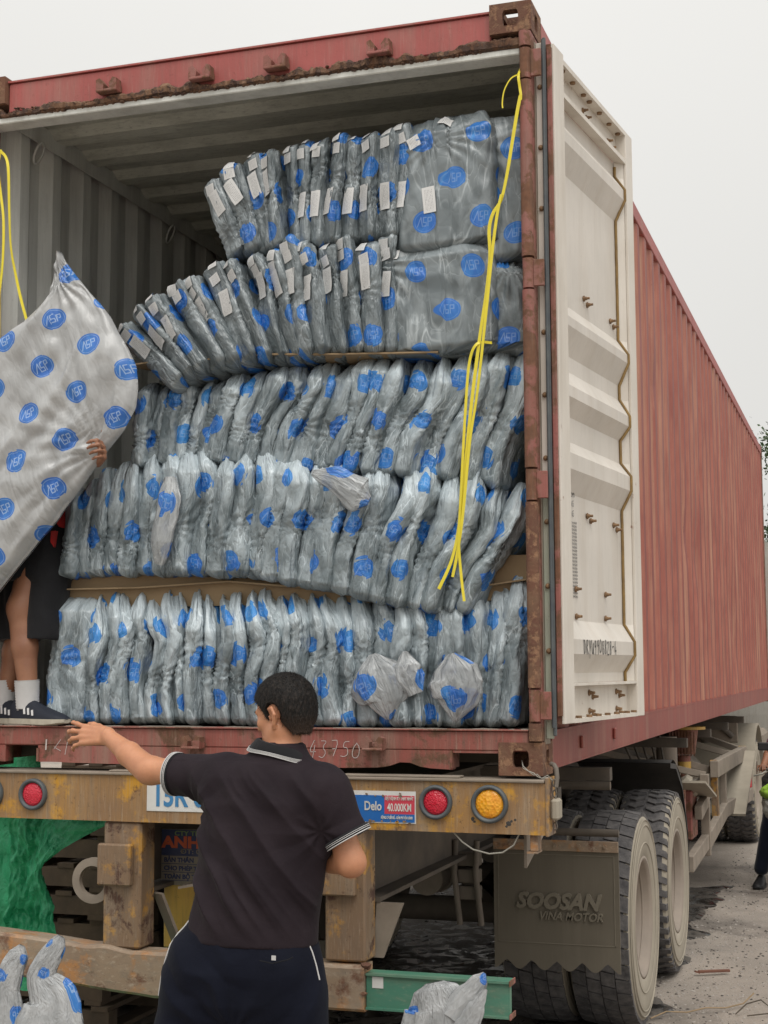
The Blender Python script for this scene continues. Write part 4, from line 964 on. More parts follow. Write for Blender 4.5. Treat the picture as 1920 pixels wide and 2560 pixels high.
ORD = ['first', 'second', 'third', 'fourth', 'fifth', 'sixth', 'seventh', 'eighth', 'ninth', 'tenth', 'eleventh', 'twelfth', 'thirteenth', 'fourteenth', 'fifteenth', 'sixteenth', 'seventeenth',
       'eighteenth', 'nineteenth', 'twentieth', 'twenty-first', 'twenty-second', 'twenty-third', 'twenty-fourth', 'twenty-fifth', 'twenty-sixth', 'twenty-seventh', 'twenty-eighth', 'twenty-ninth', 'thirtieth']
class Bag:
    """a soft slab standing on edge: centre line from bottom to top in the (x,z) plane, nose towards the camera"""
    def __init__(s, line, a, y0, depth, seed, amp=1.0, pw=.5, waist=(.45,), peak=.0, lean=0.0, wide=False, roof=.07, ridge=.5, pk=0.0, skew=0.0, cap=.8, spots=.7, tilt=0.0):
        s.tilt = tilt
        s.line = np.array(line, float); s.a = a; s.y0 = y0; s.b = depth/2; s.seed = seed; s.amp = amp; s.pw = pw; s.waist = waist; s.peak = peak; s.wide = wide; s.lean = lean; s.roof = roof; s.ridge = ridge; s.pk = pk; s.skew = skew; s.cap = cap; s.spots = spots
        d = np.linalg.norm(np.diff(s.line, axis=0), axis=1); s.L = d.sum(); s.cum = np.concatenate([[0], np.cumsum(d)])/s.L
        # arclength of a section by angle
        th = np.linspace(0, PI/2, 200); p = s.sec(th); ds_ = np.hypot(np.diff(p[0]), np.diff(p[1])); s.ta = th; s.sa = np.concatenate([[0], np.cumsum(ds_)])
    def sec(s, th):
        f = lambda q: np.sign(q)*np.abs(q)**s.pw
        return s.a*f(np.sin(th)), -s.b*f(np.cos(th))
    def base(s, S_, v):
        """S_: signed arc from the nose (m), v 0..1"""
        th = np.sign(S_)*np.interp(np.abs(S_), s.sa, s.ta)
        back = np.abs(S_) > s.sa[-1]
        thb = np.sign(S_)*(PI/2+(np.abs(S_)-s.sa[-1])/s.sa[-1]*PI/2); th = np.where(back, thb, th)
        nx, ny = s.sec(th)
        vv = np.clip(v, 0, 1); cx = np.interp(vv, s.cum, s.line[:, 0]); cz = np.interp(vv, s.cum, s.line[:, 1])
        e = .03; tx = np.interp(np.clip(vv+e, 0, 1), s.cum, s.line[:, 0])-np.interp(np.clip(vv-e, 0, 1), s.cum, s.line[:, 0])
        tz = np.interp(np.clip(vv+e, 0, 1), s.cum, s.line[:, 1])-np.interp(np.clip(vv-e, 0, 1), s.cum, s.line[:, 1])
        ch = s.line[-1]-s.line[0]; k = .6; l = np.hypot(tx, tz)+1e-9; tx = tx/l*(1-k)+ch[0]/s.L*k; tz = tz/l*(1-k)+ch[1]/s.L*k; l = np.hypot(tx, tz); tx /= l; tz /= l
        lo = np.clip(vv/.05, 0, 1); hi = np.clip((1-vv)/s.roof, 0, 1)
        prof = (.30+.70*lo**.5)*(s.ridge+(1-s.ridge)*hi**.75); dep = (.75+.25*lo**.5)*(.45+.55*hi**.6)
        pin = 1.0
        for w_ in s.waist: pin = pin-.05*np.exp(-((vv-w_)/.10)**2)
        X = cx+tz*nx*prof+s.pk*(1-hi)*s.a; Z = cz-tx*nx*prof
        Z = Z-s.tilt*(nx/s.a)*vv
        Y = s.y0+s.b+ny*dep*(.5+.5*pin)+s.lean*(vv-.5)-s.skew*nx/s.a*.5*dep
        return np.stack([X, Y, Z], -1)
    def disp(s, S_, v):
        q = s.seed*7.31; t_ = v*s.L; A = s.amp
        w = vnoise(S_*11+q, t_*6, q)
        sl_ = .5*math.sin(s.seed*5.1)
        if s.wide: S_ = S_*.5; t_ = t_*.62
        h = .0115*trin(S_*22+t_*4*sl_+.25*w+q, t_*4.0+q*.7, s.seed)
        h = h+.0075*trin(S_*38-t_*(5+6*sl_)+.4*w+q, t_*6.5+S_*6, s.seed+3)
        h = h+.0034*trin(S_*62+t_*9+.5*w, t_*19-S_*11+q, s.seed+5)
        h = h+.0020*trin(S_*110-t_*22, t_*34+S_*30+q, s.seed+9)
        for i, w_ in enumerate(s.waist):
            s0 = .6*s.a*math.sin(s.seed*3.3+i); t0 = w_*s.L
            rr_ = np.hypot(S_-s0, t_-t0)+1e-6; an = np.arctan2(t_-t0, S_-s0)
            h = h+.0095*np.exp(-rr_/.12)*tri(an*17/(2*PI)+.3*w+q)*np.clip(rr_/.02, 0, 1)-.005*np.exp(-(rr_/.03)**2)
        return A*h
    def surf(s, S_, v, extra=0.0, wr=1.0):
        P = s.base(S_, v); e = .002
        du = s.base(S_+e, v)-s.base(S_-e, v); dv = s.base(S_, np.clip(v+.01, 0, 1))-s.base(S_, np.clip(v-.01, 0, 1))
        n = np.cross(du, dv); n /= (np.linalg.norm(n, axis=-1, keepdims=True)+1e-9)
        r = np.abs(2*v-1); fade = np.clip((1-r)*14, 0, 1)
        return P+n*((wr*s.disp(S_, v)*(.35+.65*fade)+extra)[..., None] if not np.isscalar(extra) or True else 0)
    def mesh(s, nu=46, nv=60):
        smax = s.sa[-1]; fr = np.linspace(-1, 1, nu); S1 = fr*smax
        bk = np.linspace(smax, 2*smax, 7)[1:-1]
        S_ = np.concatenate([S1, bk, -bk[::-1]]); v = np.linspace(0, 1, nv)
        Sg, Vg = np.meshgrid(S_, v); P = s.surf(Sg, Vg)
        off = ((s.seed*.137) % 1.0, (s.seed*.0931) % 1.0)
        UV = np.stack([Sg+off[0]+3, Vg*s.L+off[1]+3], -1)
        mb = MB(); grid_mesh(P, closed_u=True, mb=mb, uv=UV)
        n = len(S_); q = s.seed
        s.loose = np.clip(np.clip((Vg-1+s.roof*1.9)/(s.roof*1.2), 0, 1)*s.cap+.9*np.clip(trin(Sg*16+q, Vg*s.L*4.5+q, s.seed+21)*1.6-.35, 0, 1)*s.spots, 0, 1).ravel()
        mb.f.append(tuple(range(n))[::-1]); mb.f.append(tuple(range((nv-1)*n, nv*n))); mb.m += [0, 0]; mb.sm += [True, True]
        return mb
    def label(s, S0, v0, w, h, rot, parent, mat=None):
        n, k = 4, 6; a = np.linspace(-.5, .5, n); b = np.linspace(-.5, .5, k); A_, B_ = np.meshgrid(a, b)
        c, sn = math.cos(rot), math.sin(rot); du = A_*w*c-B_*h*sn; dv = A_*w*sn+B_*h*c
        P0 = s.surf(np.array([S0]), np.array([v0]), 0, .3)[0]
        e = .01; dU = (s.surf(np.array([S0+e]), np.array([v0]), 0, .3)-s.surf(np.array([S0-e]), np.array([v0]), 0, .3))[0]; dV = (s.surf(np.array([S0]), np.array([v0+.03]), 0, .3)-s.surf(np.array([S0]), np.array([v0-.03]), 0, .3))[0]
        dU /= np.linalg.norm(dU); dV /= np.linalg.norm(dV); Nn = np.cross(dU, dV); Nn /= np.linalg.norm(Nn)
        flat = P0+du[..., None]*dU+dv[..., None]*dV
        on = s.surf(S0+du, v0+dv/s.L, 0, .8)
        P = on*.55+flat*.45; lift = max(0, float(((on-P)@Nn).max()))+.0025
        P = P+Nn*lift
        uv = np.stack([A_+.5, B_+.5], -1); mb = MB(); grid_mesh(P, mb=mb, uv=uv)
        return mb.build('paper_label', mat or M['paper'], parent)

def make_bag(bag, label, group, mat, nu=46, nv=64):
    c = bag.line.mean(0); t = thing('plastic_bag', (float(c[0]), bag.y0, float(bag.line[0, 1])), label, 'plastic bag', group)
    o = bag.mesh(nu, nv).build('wrapped_body', mat, t); at = o.data.attributes.new('loose', 'FLOAT', 'POINT'); at.data.foreach_set('value', bag.loose.astype(np.float32))
    return t
GRP = 'grey plastic wrapped bags with blue marks stacked in the container'
def tier(name, n, bot, top, mid, y0, mat, seed, depth=.5, afac=.56, skip=(), amp=1.0, waist=.45, peak=.012, labels=False, wides=None, total=None, first=0, yj=.02, **kw):
    """bot/top/mid: keyed lists of (u, x, z) along the tier; mid is the sideways bulge of the centre line at 70 % height"""
    U = lambda keys, u, k: float(np.interp(u, [q[0] for q in keys], [q[k] for q in keys]))
    total = total or n; out = []
    for i in range(n):
        u = (i+.5)/n; du = .5/n; q = random.Random(seed*100+i)
        b = np.array([U(bot, u, 1), U(bot, u, 2)]); t = np.array([U(top, u, 1), U(top, u, 2)])
        b += [q.uniform(-.006, .006), q.uniform(-.006, .006)]; t += [q.uniform(-.014, .014), q.uniform(-.022, .018)]
        sb = (U(bot, u+du, 1)-U(bot, u-du, 1)); st = math.hypot(U(top, u+du, 1)-U(top, u-du, 1), (U(top, u+du, 2)-U(top, u-du, 2))*.5)
        a = (sb+st)/2*afac*q.uniform(.92, 1.12)
        mo = U(mid, u, 1)*q.uniform(.25, 1.15)+q.uniform(-.008, .008); vc = q.uniform(.58, .80); wv_ = q.uniform(.16, .30)
        line = []
        for v in np.linspace(0, 1, 9):
            p = b*(1-v)+t*v; k = math.exp(-((v-vc)/wv_)**2); k2 = -.25*math.exp(-((v-.30)/.2)**2)
            line.append((p[0]+mo*(k+k2), p[1]))
        bag = Bag(line, a, y0+q.uniform(-yj, yj)+U(mid, u, 2), depth, seed*31+i*1.7, amp, waist=(waist+q.uniform(-.22, .22),), skew=kw.get('skew', .02)*q.uniform(.9, 2.0), roof=kw.get('roof', .2)*q.uniform(.8, 1.25), ridge=kw.get('ridge', .22), pk=kw.get('pk', 0)*q.uniform(.5, 1.3), cap=kw.get('cap', .8), spots=kw.get('spots', .7), pw=kw.get('pw', .40))
        idx = first+i
        look = ', '.join(())
        lab = f'grey wrapped bag, {ORD[idx]} from the left in the {name} of bags'
        t_ = make_bag(bag, lab, GRP, mat); out.append((t_, bag))
    return out
# lowest row: a broad end bag then the packed row
broad = Bag([(-2.0, 1.553), (-2.01, 1.75), (-1.985, 1.95), (-1.975, 2.085)], .11, .10, .46, 3.3, 1.0, pw=.45, waist=(.5,), roof=.12, ridge=.6)
make_bag(broad, 'broad end bag at the far left of the lowest row, beside the shoes', GRP, M['film'])
row1 = tier('lowest row', 27, [(0, -1.915, 1.553), (.5, -1.04, 1.553), (.8, -.50, 1.553), (1, -.14, 1.556)], [(0, -1.925, 2.085), (.3, -1.43, 2.10), (.6, -.93, 2.09), (.85, -.42, 2.10), (1, -.045, 2.14)],
            [(0, .045, .0), (.5, .055, 0), (.8, .03, .0), (1, .0, .03)], .09, M['film'], 1, first=1, waist=.5, peak=.0, afac=.70, roof=.26, ridge=.30, pk=-.45, skew=.035, cap=.9)
row2 = tier('second row', 24, [(0, -2.04, 2.155), (.2, -1.72, 2.155), (.45, -1.22, 2.135), (.65, -.87, 2.07), (.85, -.52, 1.995), (1, -.31, 1.975)],
            [(0, -2.02, 2.53), (.12, -1.86, 2.65), (.25, -1.62, 2.69), (.5, -1.10, 2.655), (.7, -.70, 2.60), (.85, -.36, 2.55), (1, -.05, 2.47)],
            [(0, .02, .04), (.4, .045, .0), (.75, .06, -.03), (1, .03, .0)], .08, M['film'], 2, waist=.42, peak=.0, afac=.70, roof=.22, ridge=.34, pk=-.35, skew=.04, cap=.8)
row3 = tier('third row', 22, [(0, -1.74, 2.61), (.3, -1.36, 2.60), (.55, -.96, 2.55), (.8, -.55, 2.50), (1, -.19, 2.45)],
            [(0, -1.70, 2.985), (.25, -1.36, 2.98), (.45, -.98, 3.01), (.75, -.48, 3.00), (1, -.05, 3.02)],
            [(0, .0, .06), (.4, .04, .03), (.8, .05, .0), (1, .03, .03)], .10, M['film'], 3, waist=.45, peak=.0, afac=.70, roof=.20, ridge=.2, pk=-.1, skew=.03, cap=.55, spots=.8)
row4 = tier('fourth row', 15, [(0, -1.50, 2.91), (.15, -1.40, 2.965), (.4, -1.14, 2.99), (.7, -.88, 2.99), (1, -.57, 2.98)],
            [(0, -1.83, 3.17), (.15, -1.66, 3.30), (.35, -1.40, 3.42), (.6, -1.08, 3.50), (1, -.59, 3.485)],
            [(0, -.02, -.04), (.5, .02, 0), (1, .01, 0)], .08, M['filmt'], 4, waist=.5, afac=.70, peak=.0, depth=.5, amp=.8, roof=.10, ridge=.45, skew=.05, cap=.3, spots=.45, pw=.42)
row4w = [([(-.405, 2.975), (-.40, 3.12), (-.41, 3.28), (-.44, 3.445)], .235, .075, .38, 9.1, .03, .20, .70),
         ([(-.245, 2.975), (-.24, 3.12), (-.245, 3.25), (-.275, 3.375)], .200, .125, .36, 10.3, .05, .24, .66),
         ([(-.135, 2.97), (-.13, 3.08), (-.135, 3.18), (-.15, 3.285)], .110, .185, .30, 12.9, .03, .26, .60)]
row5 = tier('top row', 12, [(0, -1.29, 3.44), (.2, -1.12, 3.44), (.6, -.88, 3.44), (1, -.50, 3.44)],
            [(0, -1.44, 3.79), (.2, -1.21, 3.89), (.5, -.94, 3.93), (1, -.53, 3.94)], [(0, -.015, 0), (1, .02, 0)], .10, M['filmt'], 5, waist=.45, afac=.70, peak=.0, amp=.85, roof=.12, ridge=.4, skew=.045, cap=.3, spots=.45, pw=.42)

row5w = [([(-.375, 3.38), (-.37, 3.56), (-.375, 3.75), (-.395, 3.935)], .205, .085, .36, 13.3, .0, .16, .75),
         ([(-.215, 3.32), (-.21, 3.55), (-.215, 3.74), (-.235, 3.925)], .175, .135, .34, 15.1, .01, .16, .72),
         ([(-.115, 3.28), (-.11, 3.50), (-.115, 3.70), (-.125, 3.88)], .090, .205, .30, 17.7, .02, .2, .6)]
def fans(rows_, place):
    out = []
    for i, (pts, a, y0, dep, seed, tl, rf, rg) in enumerate(rows_):
        bg_ = Bag(pts, a, y0, dep, seed, .9, pw=.36, waist=(.5,), roof=rf, ridge=rg, cap=.2, spots=.4, wide=True, tilt=tl, skew=.03)
        which = ('frontmost of the three broad smooth bags', 'middle one of the three broad smooth bags', 'shaded rearmost of the three broad bags')[i]
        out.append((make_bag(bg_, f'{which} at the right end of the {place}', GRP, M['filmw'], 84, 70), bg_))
    return out
f4 = fans(row4w, 'fourth row'); f5 = fans(row5w, 'top row')
# paper labels
lb = random.Random(11)
for i, (t_, bag) in enumerate(row4):
    bag.label(lb.uniform(-.006, .014), lb.uniform(.85, .92), .050, .044, lb.uniform(-.5, -.1), t_)
    if i not in (3, 6): bag.label(lb.uniform(-.004, .012), lb.uniform(.52, .64), .050, .100, lb.uniform(-.25, .1), t_)
    bag.label(lb.uniform(-.004, .012), .78, .048, .042, lb.uniform(-.3, .1), t_)
for i, (t_, bag) in enumerate(row5):
    bag.label(lb.uniform(-.01, .01), lb.uniform(.86, .94), .050, .044, lb.uniform(-.6, .1), t_)
    if i not in (4,): bag.label(lb.uniform(-.004, .012), .62 if i < 5 else .36, .050, .105, lb.uniform(-.1, .35) if i < 5 else -.08, t_)
    if i != 8: bag.label(lb.uniform(-.004, .008), .80, .048, .042, lb.uniform(-.2, .1), t_)
(w4, bw), (w5, b5) = f4[0], f5[0]
bw.label(-.17, .86, .050, .046, .05, w4); bw.label(-.19, .58, .052, .105, .05, w4)
b5.label(-.11, .80, .052, .048, .3, w5); b5.label(-.06, .36, .052, .105, .08, w5); b5.label(.02, .92, .052, .042, -.4, w5)
# loose film tails hanging out of some bags
def tail(parent, pts, widths, seed, name='loose_film', mat=None, yb=.0, pl=.16):
    """a crumpled pouch of loose film along a centre line (x,y,z)"""
    pts = np.array(pts, float); n = 44; k = 40; v = np.linspace(0, 1, n); tt = np.linspace(0, 1, len(pts))
    c = np.stack([np.interp(v, tt, pts[:, j]) for j in range(3)], -1); w = np.interp(v, np.linspace(0, 1, len(widths)), widths)
    d = np.gradient(c, axis=0); d /= np.linalg.norm(d, axis=1, keepdims=True); sd = np.cross(d, [0, -1, 0]); sd /= np.linalg.norm(sd, axis=1, keepdims=True)
    TL = float(np.linalg.norm(np.diff(pts, axis=0), axis=1).sum())
    th = np.linspace(0, 2*PI, k+1)[:-1]; P = np.zeros((n, k, 3)); UV = np.zeros((n, k, 2))
    for j, a in enumerate(th):
        nn = 1+pl*tri(j*9.0/k+seed+.25*vnoise(v*4, v*0+j*.3, seed))*np.exp(-v*2.2)+.13*trin(v*4+j*.12+seed, v*0+j*.28+seed, seed)+.07*trin(v*9-j*.2, v*3+j*.6, seed+2)
        P[:, j] = c+sd*(np.cos(a)*w*nn)[:, None]+np.array([0, -1, 0])*(np.sin(a)*w*.30*nn+.004)[:, None]
        UV[:, j] = np.stack([v*0+(a if a < PI else a)*w.mean()*1.2+seed, v*TL+seed*.37], -1)
    mb = MB(); grid_mesh(P, closed_u=True, mb=mb, uv=UV); return mb.build(name, mat or M['loose'], parent)
tail(row1[16][0], [(-.665, .075, 1.83), (-.64, .070, 1.74), (-.61, .070, 1.66), (-.60, .075, 1.585)], [.012, .085, .115, .105, .06, .01], 1.3)
tail(row1[18][0], [(-.53, .06, 1.84), (-.52, .055, 1.76), (-.49, .06, 1.68)], [.008, .05, .055, .03], 5.3)
tail(row1[22][0], [(-.35, .065, 1.83), (-.335, .060, 1.74), (-.33, .065, 1.66), (-.34, .07, 1.58)], [.012, .075, .10, .095, .055, .01], 7.9)
tail(row2[4][0], [(-1.50, .04, 2.54), (-1.50, .03, 2.44), (-1.53, .03, 2.28), (-1.55, .05, 2.19)], [.02, .045, .05, .045, .02], 2.6)
tail(row2[14][0], [(-.90, .05, 2.53), (-.80, .03, 2.50), (-.70, .03, 2.43), (-.66, .03, 2.41)], [.01, .05, .07, .02], 8.1)
# cardboard sheets between the rows
def sheet(name, label, xs, zs, y0, y1, th=.006):
    P = np.array([[(x, y, z+.01*math.sin(y*9+x*5)) for x, z in zip(xs, zs)] for y in np.linspace(y0, y1, 6)])
    mb = MB(); grid_mesh(P[:, ::-1], mb=mb, smooth=False); P2 = P.copy(); P2[..., 2] -= th; grid_mesh(P2, mb=mb, smooth=False)
    for a, b_ in ((P[0], P2[0]),): grid_mesh(np.stack([a[::-1], b_[::-1]]), mb=mb, smooth=False)
    return tag(mb.build(name, M['card']), label, 'cardboard', 'brown cardboard sheets laid between the rows of bags')
sheet('cardboard_sheet', 'sagging brown cardboard sheet between the lowest and second rows of bags', [-2.10, -1.7, -1.3, -.9, -.5, -.08], [2.115, 2.118, 2.118, 2.09, 2.065, 2.10], .16, .62)
o = MB(); o.box(-2.09, -.07, .200, .206, 2.03, 2.20); tag(o.build('cardboard_sheet', M['card']), 'upright brown cardboard seen through the gap above the lowest row', 'cardboard', 'brown cardboard sheets laid between the rows of bags')
sheet('cardboard_sheet', 'thin brown cardboard sheet arched under the fourth row of bags', [-1.71, -1.6, -1.42, -1.1, -.8, -.4], [3.03, 3.035, 3.02, 3.012, 3.0, 2.99], .085, .6)

# the bag carried by the worker in the container
rows = [(3.479, -1.976, -1.968), (3.43, -1.99, -1.94), (3.36, -2.00, -1.885), (3.30, -2.015, -1.835), (3.25, -2.06, -1.785), (3.19, -2.13, -1.735), (3.13, -2.24, -1.70), (3.05, -2.36, -1.650), (2.97, -2.46, -1.618), (2.88, -2.53, -1.605), (2.81, -2.56, -1.615),
        (2.73, -2.59, -1.665), (2.64, -2.60, -1.745), (2.50, -2.61, -1.86), (2.375, -2.61, -1.965), (2.24, -2.61, -2.09), (2.107, -2.61, -2.214), (2.03, -2.61, -2.29), (1.97, -2.60, -2.36)]
rw = np.array(rows)[::-1]; nv, nu = 110, 90
z = np.linspace(rw[0, 0], rw[-1, 0], nv); xl = np.interp(z, rw[:, 0], rw[:, 1]); xr = np.interp(z, rw[:, 0], rw[:, 2])
xr = xr+.006*fbm(z*14, z*0, 3, 3); s = np.linspace(0, 1, nu); Sg, Zg = np.meshgrid(s, z); Xg = xl[:, None]*(1-Sg)+xr[:, None]*Sg
hx, hz_ = -1.735, 2.66
rr_ = np.hypot(Xg-hx, Zg-hz_); an = np.arctan2(Zg-hz_, Xg-hx); w_ = fbm(Xg*4, Zg*4, 2, 3)
pinch = .012*np.exp(-rr_/.35)*tri(an*26/(2*PI)+.35*w_)*np.clip(rr_/.06, 0, 1)
topx, topz = -1.96, 3.36
r2 = np.hypot(Xg-topx, Zg-topz); a2 = np.arctan2(Zg-topz, Xg-topx)
pinch += .014*np.exp(-r2/.18)*tri(a2*17/(2*PI)+.4*w_)*np.clip(r2/.04, 0, 1)
foldd = .016*tri((Xg*.62+Zg*-.78)*5.5+1.3*w_)*np.clip(.6+fbm(Xg*3, Zg*3, 7), 0, 1)+.008*tri((Xg*.8-Zg*.6)*14+2*w_)*np.clip(.2+fbm(Xg*5, Zg*5, 9), 0, 1)
bulge = np.sqrt(np.clip(1-(2*Sg-1)**4, 0, 1))
hgt = (pinch+foldd+.022*trin((Xg*.62+Zg*.78)*1.6, (Xg*.78-Zg*.62)*4.2, 4)+.012*trin((Xg*.62+Zg*.78)*3.5, (Xg*.78-Zg*.62)*10, 7)+.003*trin(Xg*24, Zg*20, 8)+.02*fbm(Xg*2.2, Zg*2.2, 4, 3))*np.clip(np.minimum(Sg, 1-Sg)*12, .12, 1)
Yf = -.04-.07*bulge*np.clip((3.5-Zg)*3, .1, 1)-hgt; Yb = .0+.10*bulge*np.clip((3.5-Zg)*3, .1, 1)*.6-.04+.3*hgt
cb = thing('plastic_bag', (-2.1, -.05, 2.0), 'big pale bag with rows of blue ovals held up by the worker', 'plastic bag')
mb = MB(); UV = np.stack([Xg*.93+Zg*.35+7, Zg*.93-Xg*.35+5], -1)
grid_mesh(np.stack([Xg, Yf, Zg], -1), mb=mb, uv=UV); o0 = len(mb.v); grid_mesh(np.stack([Xg, Yb, Zg], -1)[:, ::-1], mb=mb, uv=UV[:, ::-1])
I0 = np.arange(nv*nu).reshape(nv, nu); I1 = I0[:, ::-1]+o0
for a, b_, fl in ((I0[:, 0], I1[:, 0], 1), (I0[:, -1], I1[:, -1], 0), (I0[0], I1[0], 0), (I0[-1], I1[-1], 1)):
    for i in range(len(a)-1):
        f = (int(a[i]), int(a[i+1]), int(b_[i+1]), int(b_[i])); mb.f.append(f[::-1] if fl else f); mb.m.append(0); mb.sm.append(True)
mb.build('film_body', M['carry'], cb)
# bags on the ground, tops in the frame
def gbag(label, pts, widths, seed, loc):
    t = thing('plastic_bag', loc, label, 'plastic bag'); tail(t, pts, widths, seed, 'film_body', M['limp']); return t
t = gbag('crumpled pale bag with one blue oval at the bottom left, the taller of two', [(-1.62, -.62, .02), (-1.615, -.62, .30), (-1.61, -.62, .55), (-1.605, -.62, .64), (-1.655, -.62, .71), (-1.625, -.62, .77), (-1.585, -.62, .83), (-1.572, -.62, .858)], [.17, .18, .135, .105, .050, .044, .036, .014], 3.1, (-1.62, -.62, 0))
t = gbag('narrow upright pale bag at the bottom left edge, beside the taller bag', [(-1.80, -.60, .02), (-1.80, -.60, .3), (-1.79, -.6, .54), (-1.795, -.60, .66), (-1.775, -.60, .73), (-1.748, -.60, .785), (-1.738, -.6, .815)], [.11, .10, .068, .052, .048, .036, .012], 6.7, (-1.80, -.6, 0))
t = gbag('pale bag with blue marks lying at the bottom centre beside the man', [(-.30, -.30, .10), (-.30, -.30, .35), (-.31, -.30, .52), (-.30, -.30, .62), (-.315, -.30, .695), (-.32, -.3, .715)], [.08, .16, .14, .115, .075, .03], 9.4, (-.30, -.30, 0))
tail(t, [(-.24, -.32, .60), (-.195, -.32, .68), (-.155, -.32, .735), (-.140, -.32, .760)], [.06, .045, .028, .006], 2.2, 'film_corner', M['limp'])
tail(t, [(-.20, -.34, .56), (-.165, -.34, .65), (-.130, -.34, .712)], [.045, .030, .006], 5.2, 'film_corner', M['limp'])
# ------------------------------------------------------------------ yellow straps
def strap(name, label, paths, w, loc, group=None):
    t = thing(name, loc, label, 'strap', group)
    for pts, ww in paths:
        P = [Vector(p) for p in pts]; fine = []
        for i in range(len(P)-1):
            p0 = P[max(i-1, 0)]; p1 = P[i]; p2 = P[i+1]; p3 = P[min(i+2, len(P)-1)]
            for k in range(6):
                s = k/6; fine.append(.5*((2*p1)+(p2-p0)*s+(2*p0-5*p1+4*p2-p3)*s*s+(3*p1-p0-3*p2+p3)*s**3))
        fine.append(P[-1]); mb = MB(); rows_ = []
        for i, p in enumerate(fine):
            d = (fine[min(i+1, len(fine)-1)]-fine[max(i-1, 0)]).normalized(); tw = .35*math.sin(i*.23+ww*400)
            sd = d.cross(Vector((math.sin(tw), -math.cos(tw), 0))).normalized()*ww*.42; nn = d.cross(sd).normalized()*.0008
            rows_.append([p-sd-nn, p+sd-nn, p+sd+nn, p-sd+nn])
        grid_mesh(np.array(rows_), closed_u=True, smooth=False, mb=mb); mb.add(rows_[0], [(0, 1, 2, 3)]); mb.add(rows_[-1], [(3, 2, 1, 0)])
        mb.build('strap_end' if len(pts) < 6 else 'strap_run', M['strap'], t)
    return t
y = -.03
strap('yellow_strap', 'bright yellow strap hanging down the right side of the bags from the right post', [
    ([(-.050, .03, 4.035), (-.045, y, 3.98), (-.040, y, 3.93), (-.037, y, 3.905), (-.038, y, 3.885)], .012),
    ([(-.046, y, 3.985), (-.075, y, 3.972), (-.100, y, 3.93), (-.108, y, 3.885), (-.107, y, 3.862)], .006),
    ([(-.038, y, 3.905), (-.052, y, 3.84), (-.070, y, 3.74), (-.095, y, 3.60), (-.118, y, 3.51), (-.150, y, 3.46), (-.165, y, 3.40), (-.163, y, 3.30), (-.178, y, 3.17), (-.205, y, 3.00), (-.240, y, 2.75), (-.268, y, 2.50), (-.292, y, 2.30), (-.322, y, 2.17), (-.372, y, 2.065)], .015),
    ([(-.116, y-.004, 3.53), (-.135, y-.004, 3.44), (-.155, y-.004, 3.30), (-.178, y-.004, 3.10), (-.215, y-.004, 2.80), (-.248, y-.004, 2.60), (-.275, y-.004, 2.35), (-.298, y-.004, 2.20), (-.318, y-.004, 2.108)], .013),
    ([(-.170, .01, 2.98), (-.215, y-.006, 2.97), (-.245, y-.007, 2.90), (-.262, y-.007, 2.72), (-.280, y-.007, 2.45), (-.292, y-.007, 2.25), (-.285, y-.007, 2.12), (-.274, y-.007, 2.018)], .012)], .014, (-.04, y, 3.9))
strap('yellow_strap', 'bright yellow strap looped from the left post, hanging behind the carried bag', [
    ([(-2.33, .06, 3.99), (-2.335, .04, 3.90), (-2.345, .03, 3.80), (-2.34, .03, 3.72), (-2.32, .03, 3.60), (-2.305, .03, 3.40), (-2.30, .03, 3.20), (-2.298, .03, 3.02)], .017),
    ([(-2.325, .05, 3.98), (-2.29, .04, 3.945), (-2.27, .03, 3.88), (-2.262, .03, 3.72), (-2.25, .03, 3.55), (-2.222, .03, 3.42), (-2.19, .03, 3.30), (-2.15, .03, 3.18)], .014),
    ([(-2.345, .05, 3.97), (-2.31, .035, 3.80), (-2.285, .025, 3.66), (-2.285, .025, 3.48), (-2.30, .025, 3.30), (-2.31, .025, 3.10)], .013)], .016, (-2.33, .05, 3.98))

# ------------------------------------------------------------------ things under and behind the trailer, on the left
def tarp_mat():
    m, t, b, N, L = nodes('green_woven_tarp'); co = _coord(t)
    L.new(_mix(t, _ramp(t, _noise(t, co, 5, 6, .65), .35, .65), (.014, .25, .105), (.04, .40, .18)), b.inputs['Base Color'])
    b.inputs['Roughness'].default_value = .42
    bm = _bump(t, _noise(t, co, 45, 4, .7), .5, .006); bm = _bump(t, _noise(t, co, 12, 5, .6, 1), .8, .03, bm); L.new(bm, b.inputs['Normal']); return m
M['tarp'] = tarp_mat()
def drape(name, label, x0, x1, y0, z0, z1, seed, folds=5, amp=.06, edge=None, group=None, flare=0.0):
    nx, nz_ = 70, 60; u = np.linspace(0, 1, nx); v = np.linspace(0, 1, nz_); U_, V_ = np.meshgrid(u, v)
    Zt = z1+(z0-z1)*V_; Xt = x0+(x1-x0)*U_+.03*fbm(V_*3, U_*0, seed)+flare*V_*(U_-.5)
    if edge: Xt = Xt+(U_**6)*np.interp(V_, [e[0] for e in edge], [e[1] for e in edge])
    Yt = y0+amp*np.sin(2*PI*(U_*folds*.6+.3*fbm(U_*2, V_*1.2, seed)))*(.5+.5*V_)+.035*trin(U_*5+V_*2, V_*5-U_*2, seed)+.014*trin(U_*14+V_*5, V_*15-U_*3, seed+3)+.006*trin(U_*34+V_*8, V_*32, seed+5)
    mb = MB(); P = np.stack([Xt, Yt, Zt], -1); grid_mesh(P, mb=mb); P2 = P.copy(); P2[..., 1] += .002; grid_mesh(P2[:, ::-1], mb=mb)
    return tag(mb.build(name, M['tarp']), label, 'tarpaulin', group)
drape('green_tarp', 'crinkled green tarpaulin hanging under the left of the yellow beam, spread widest', -3.05, -2.36, .55, .40, 1.43, 3, 3, .05)
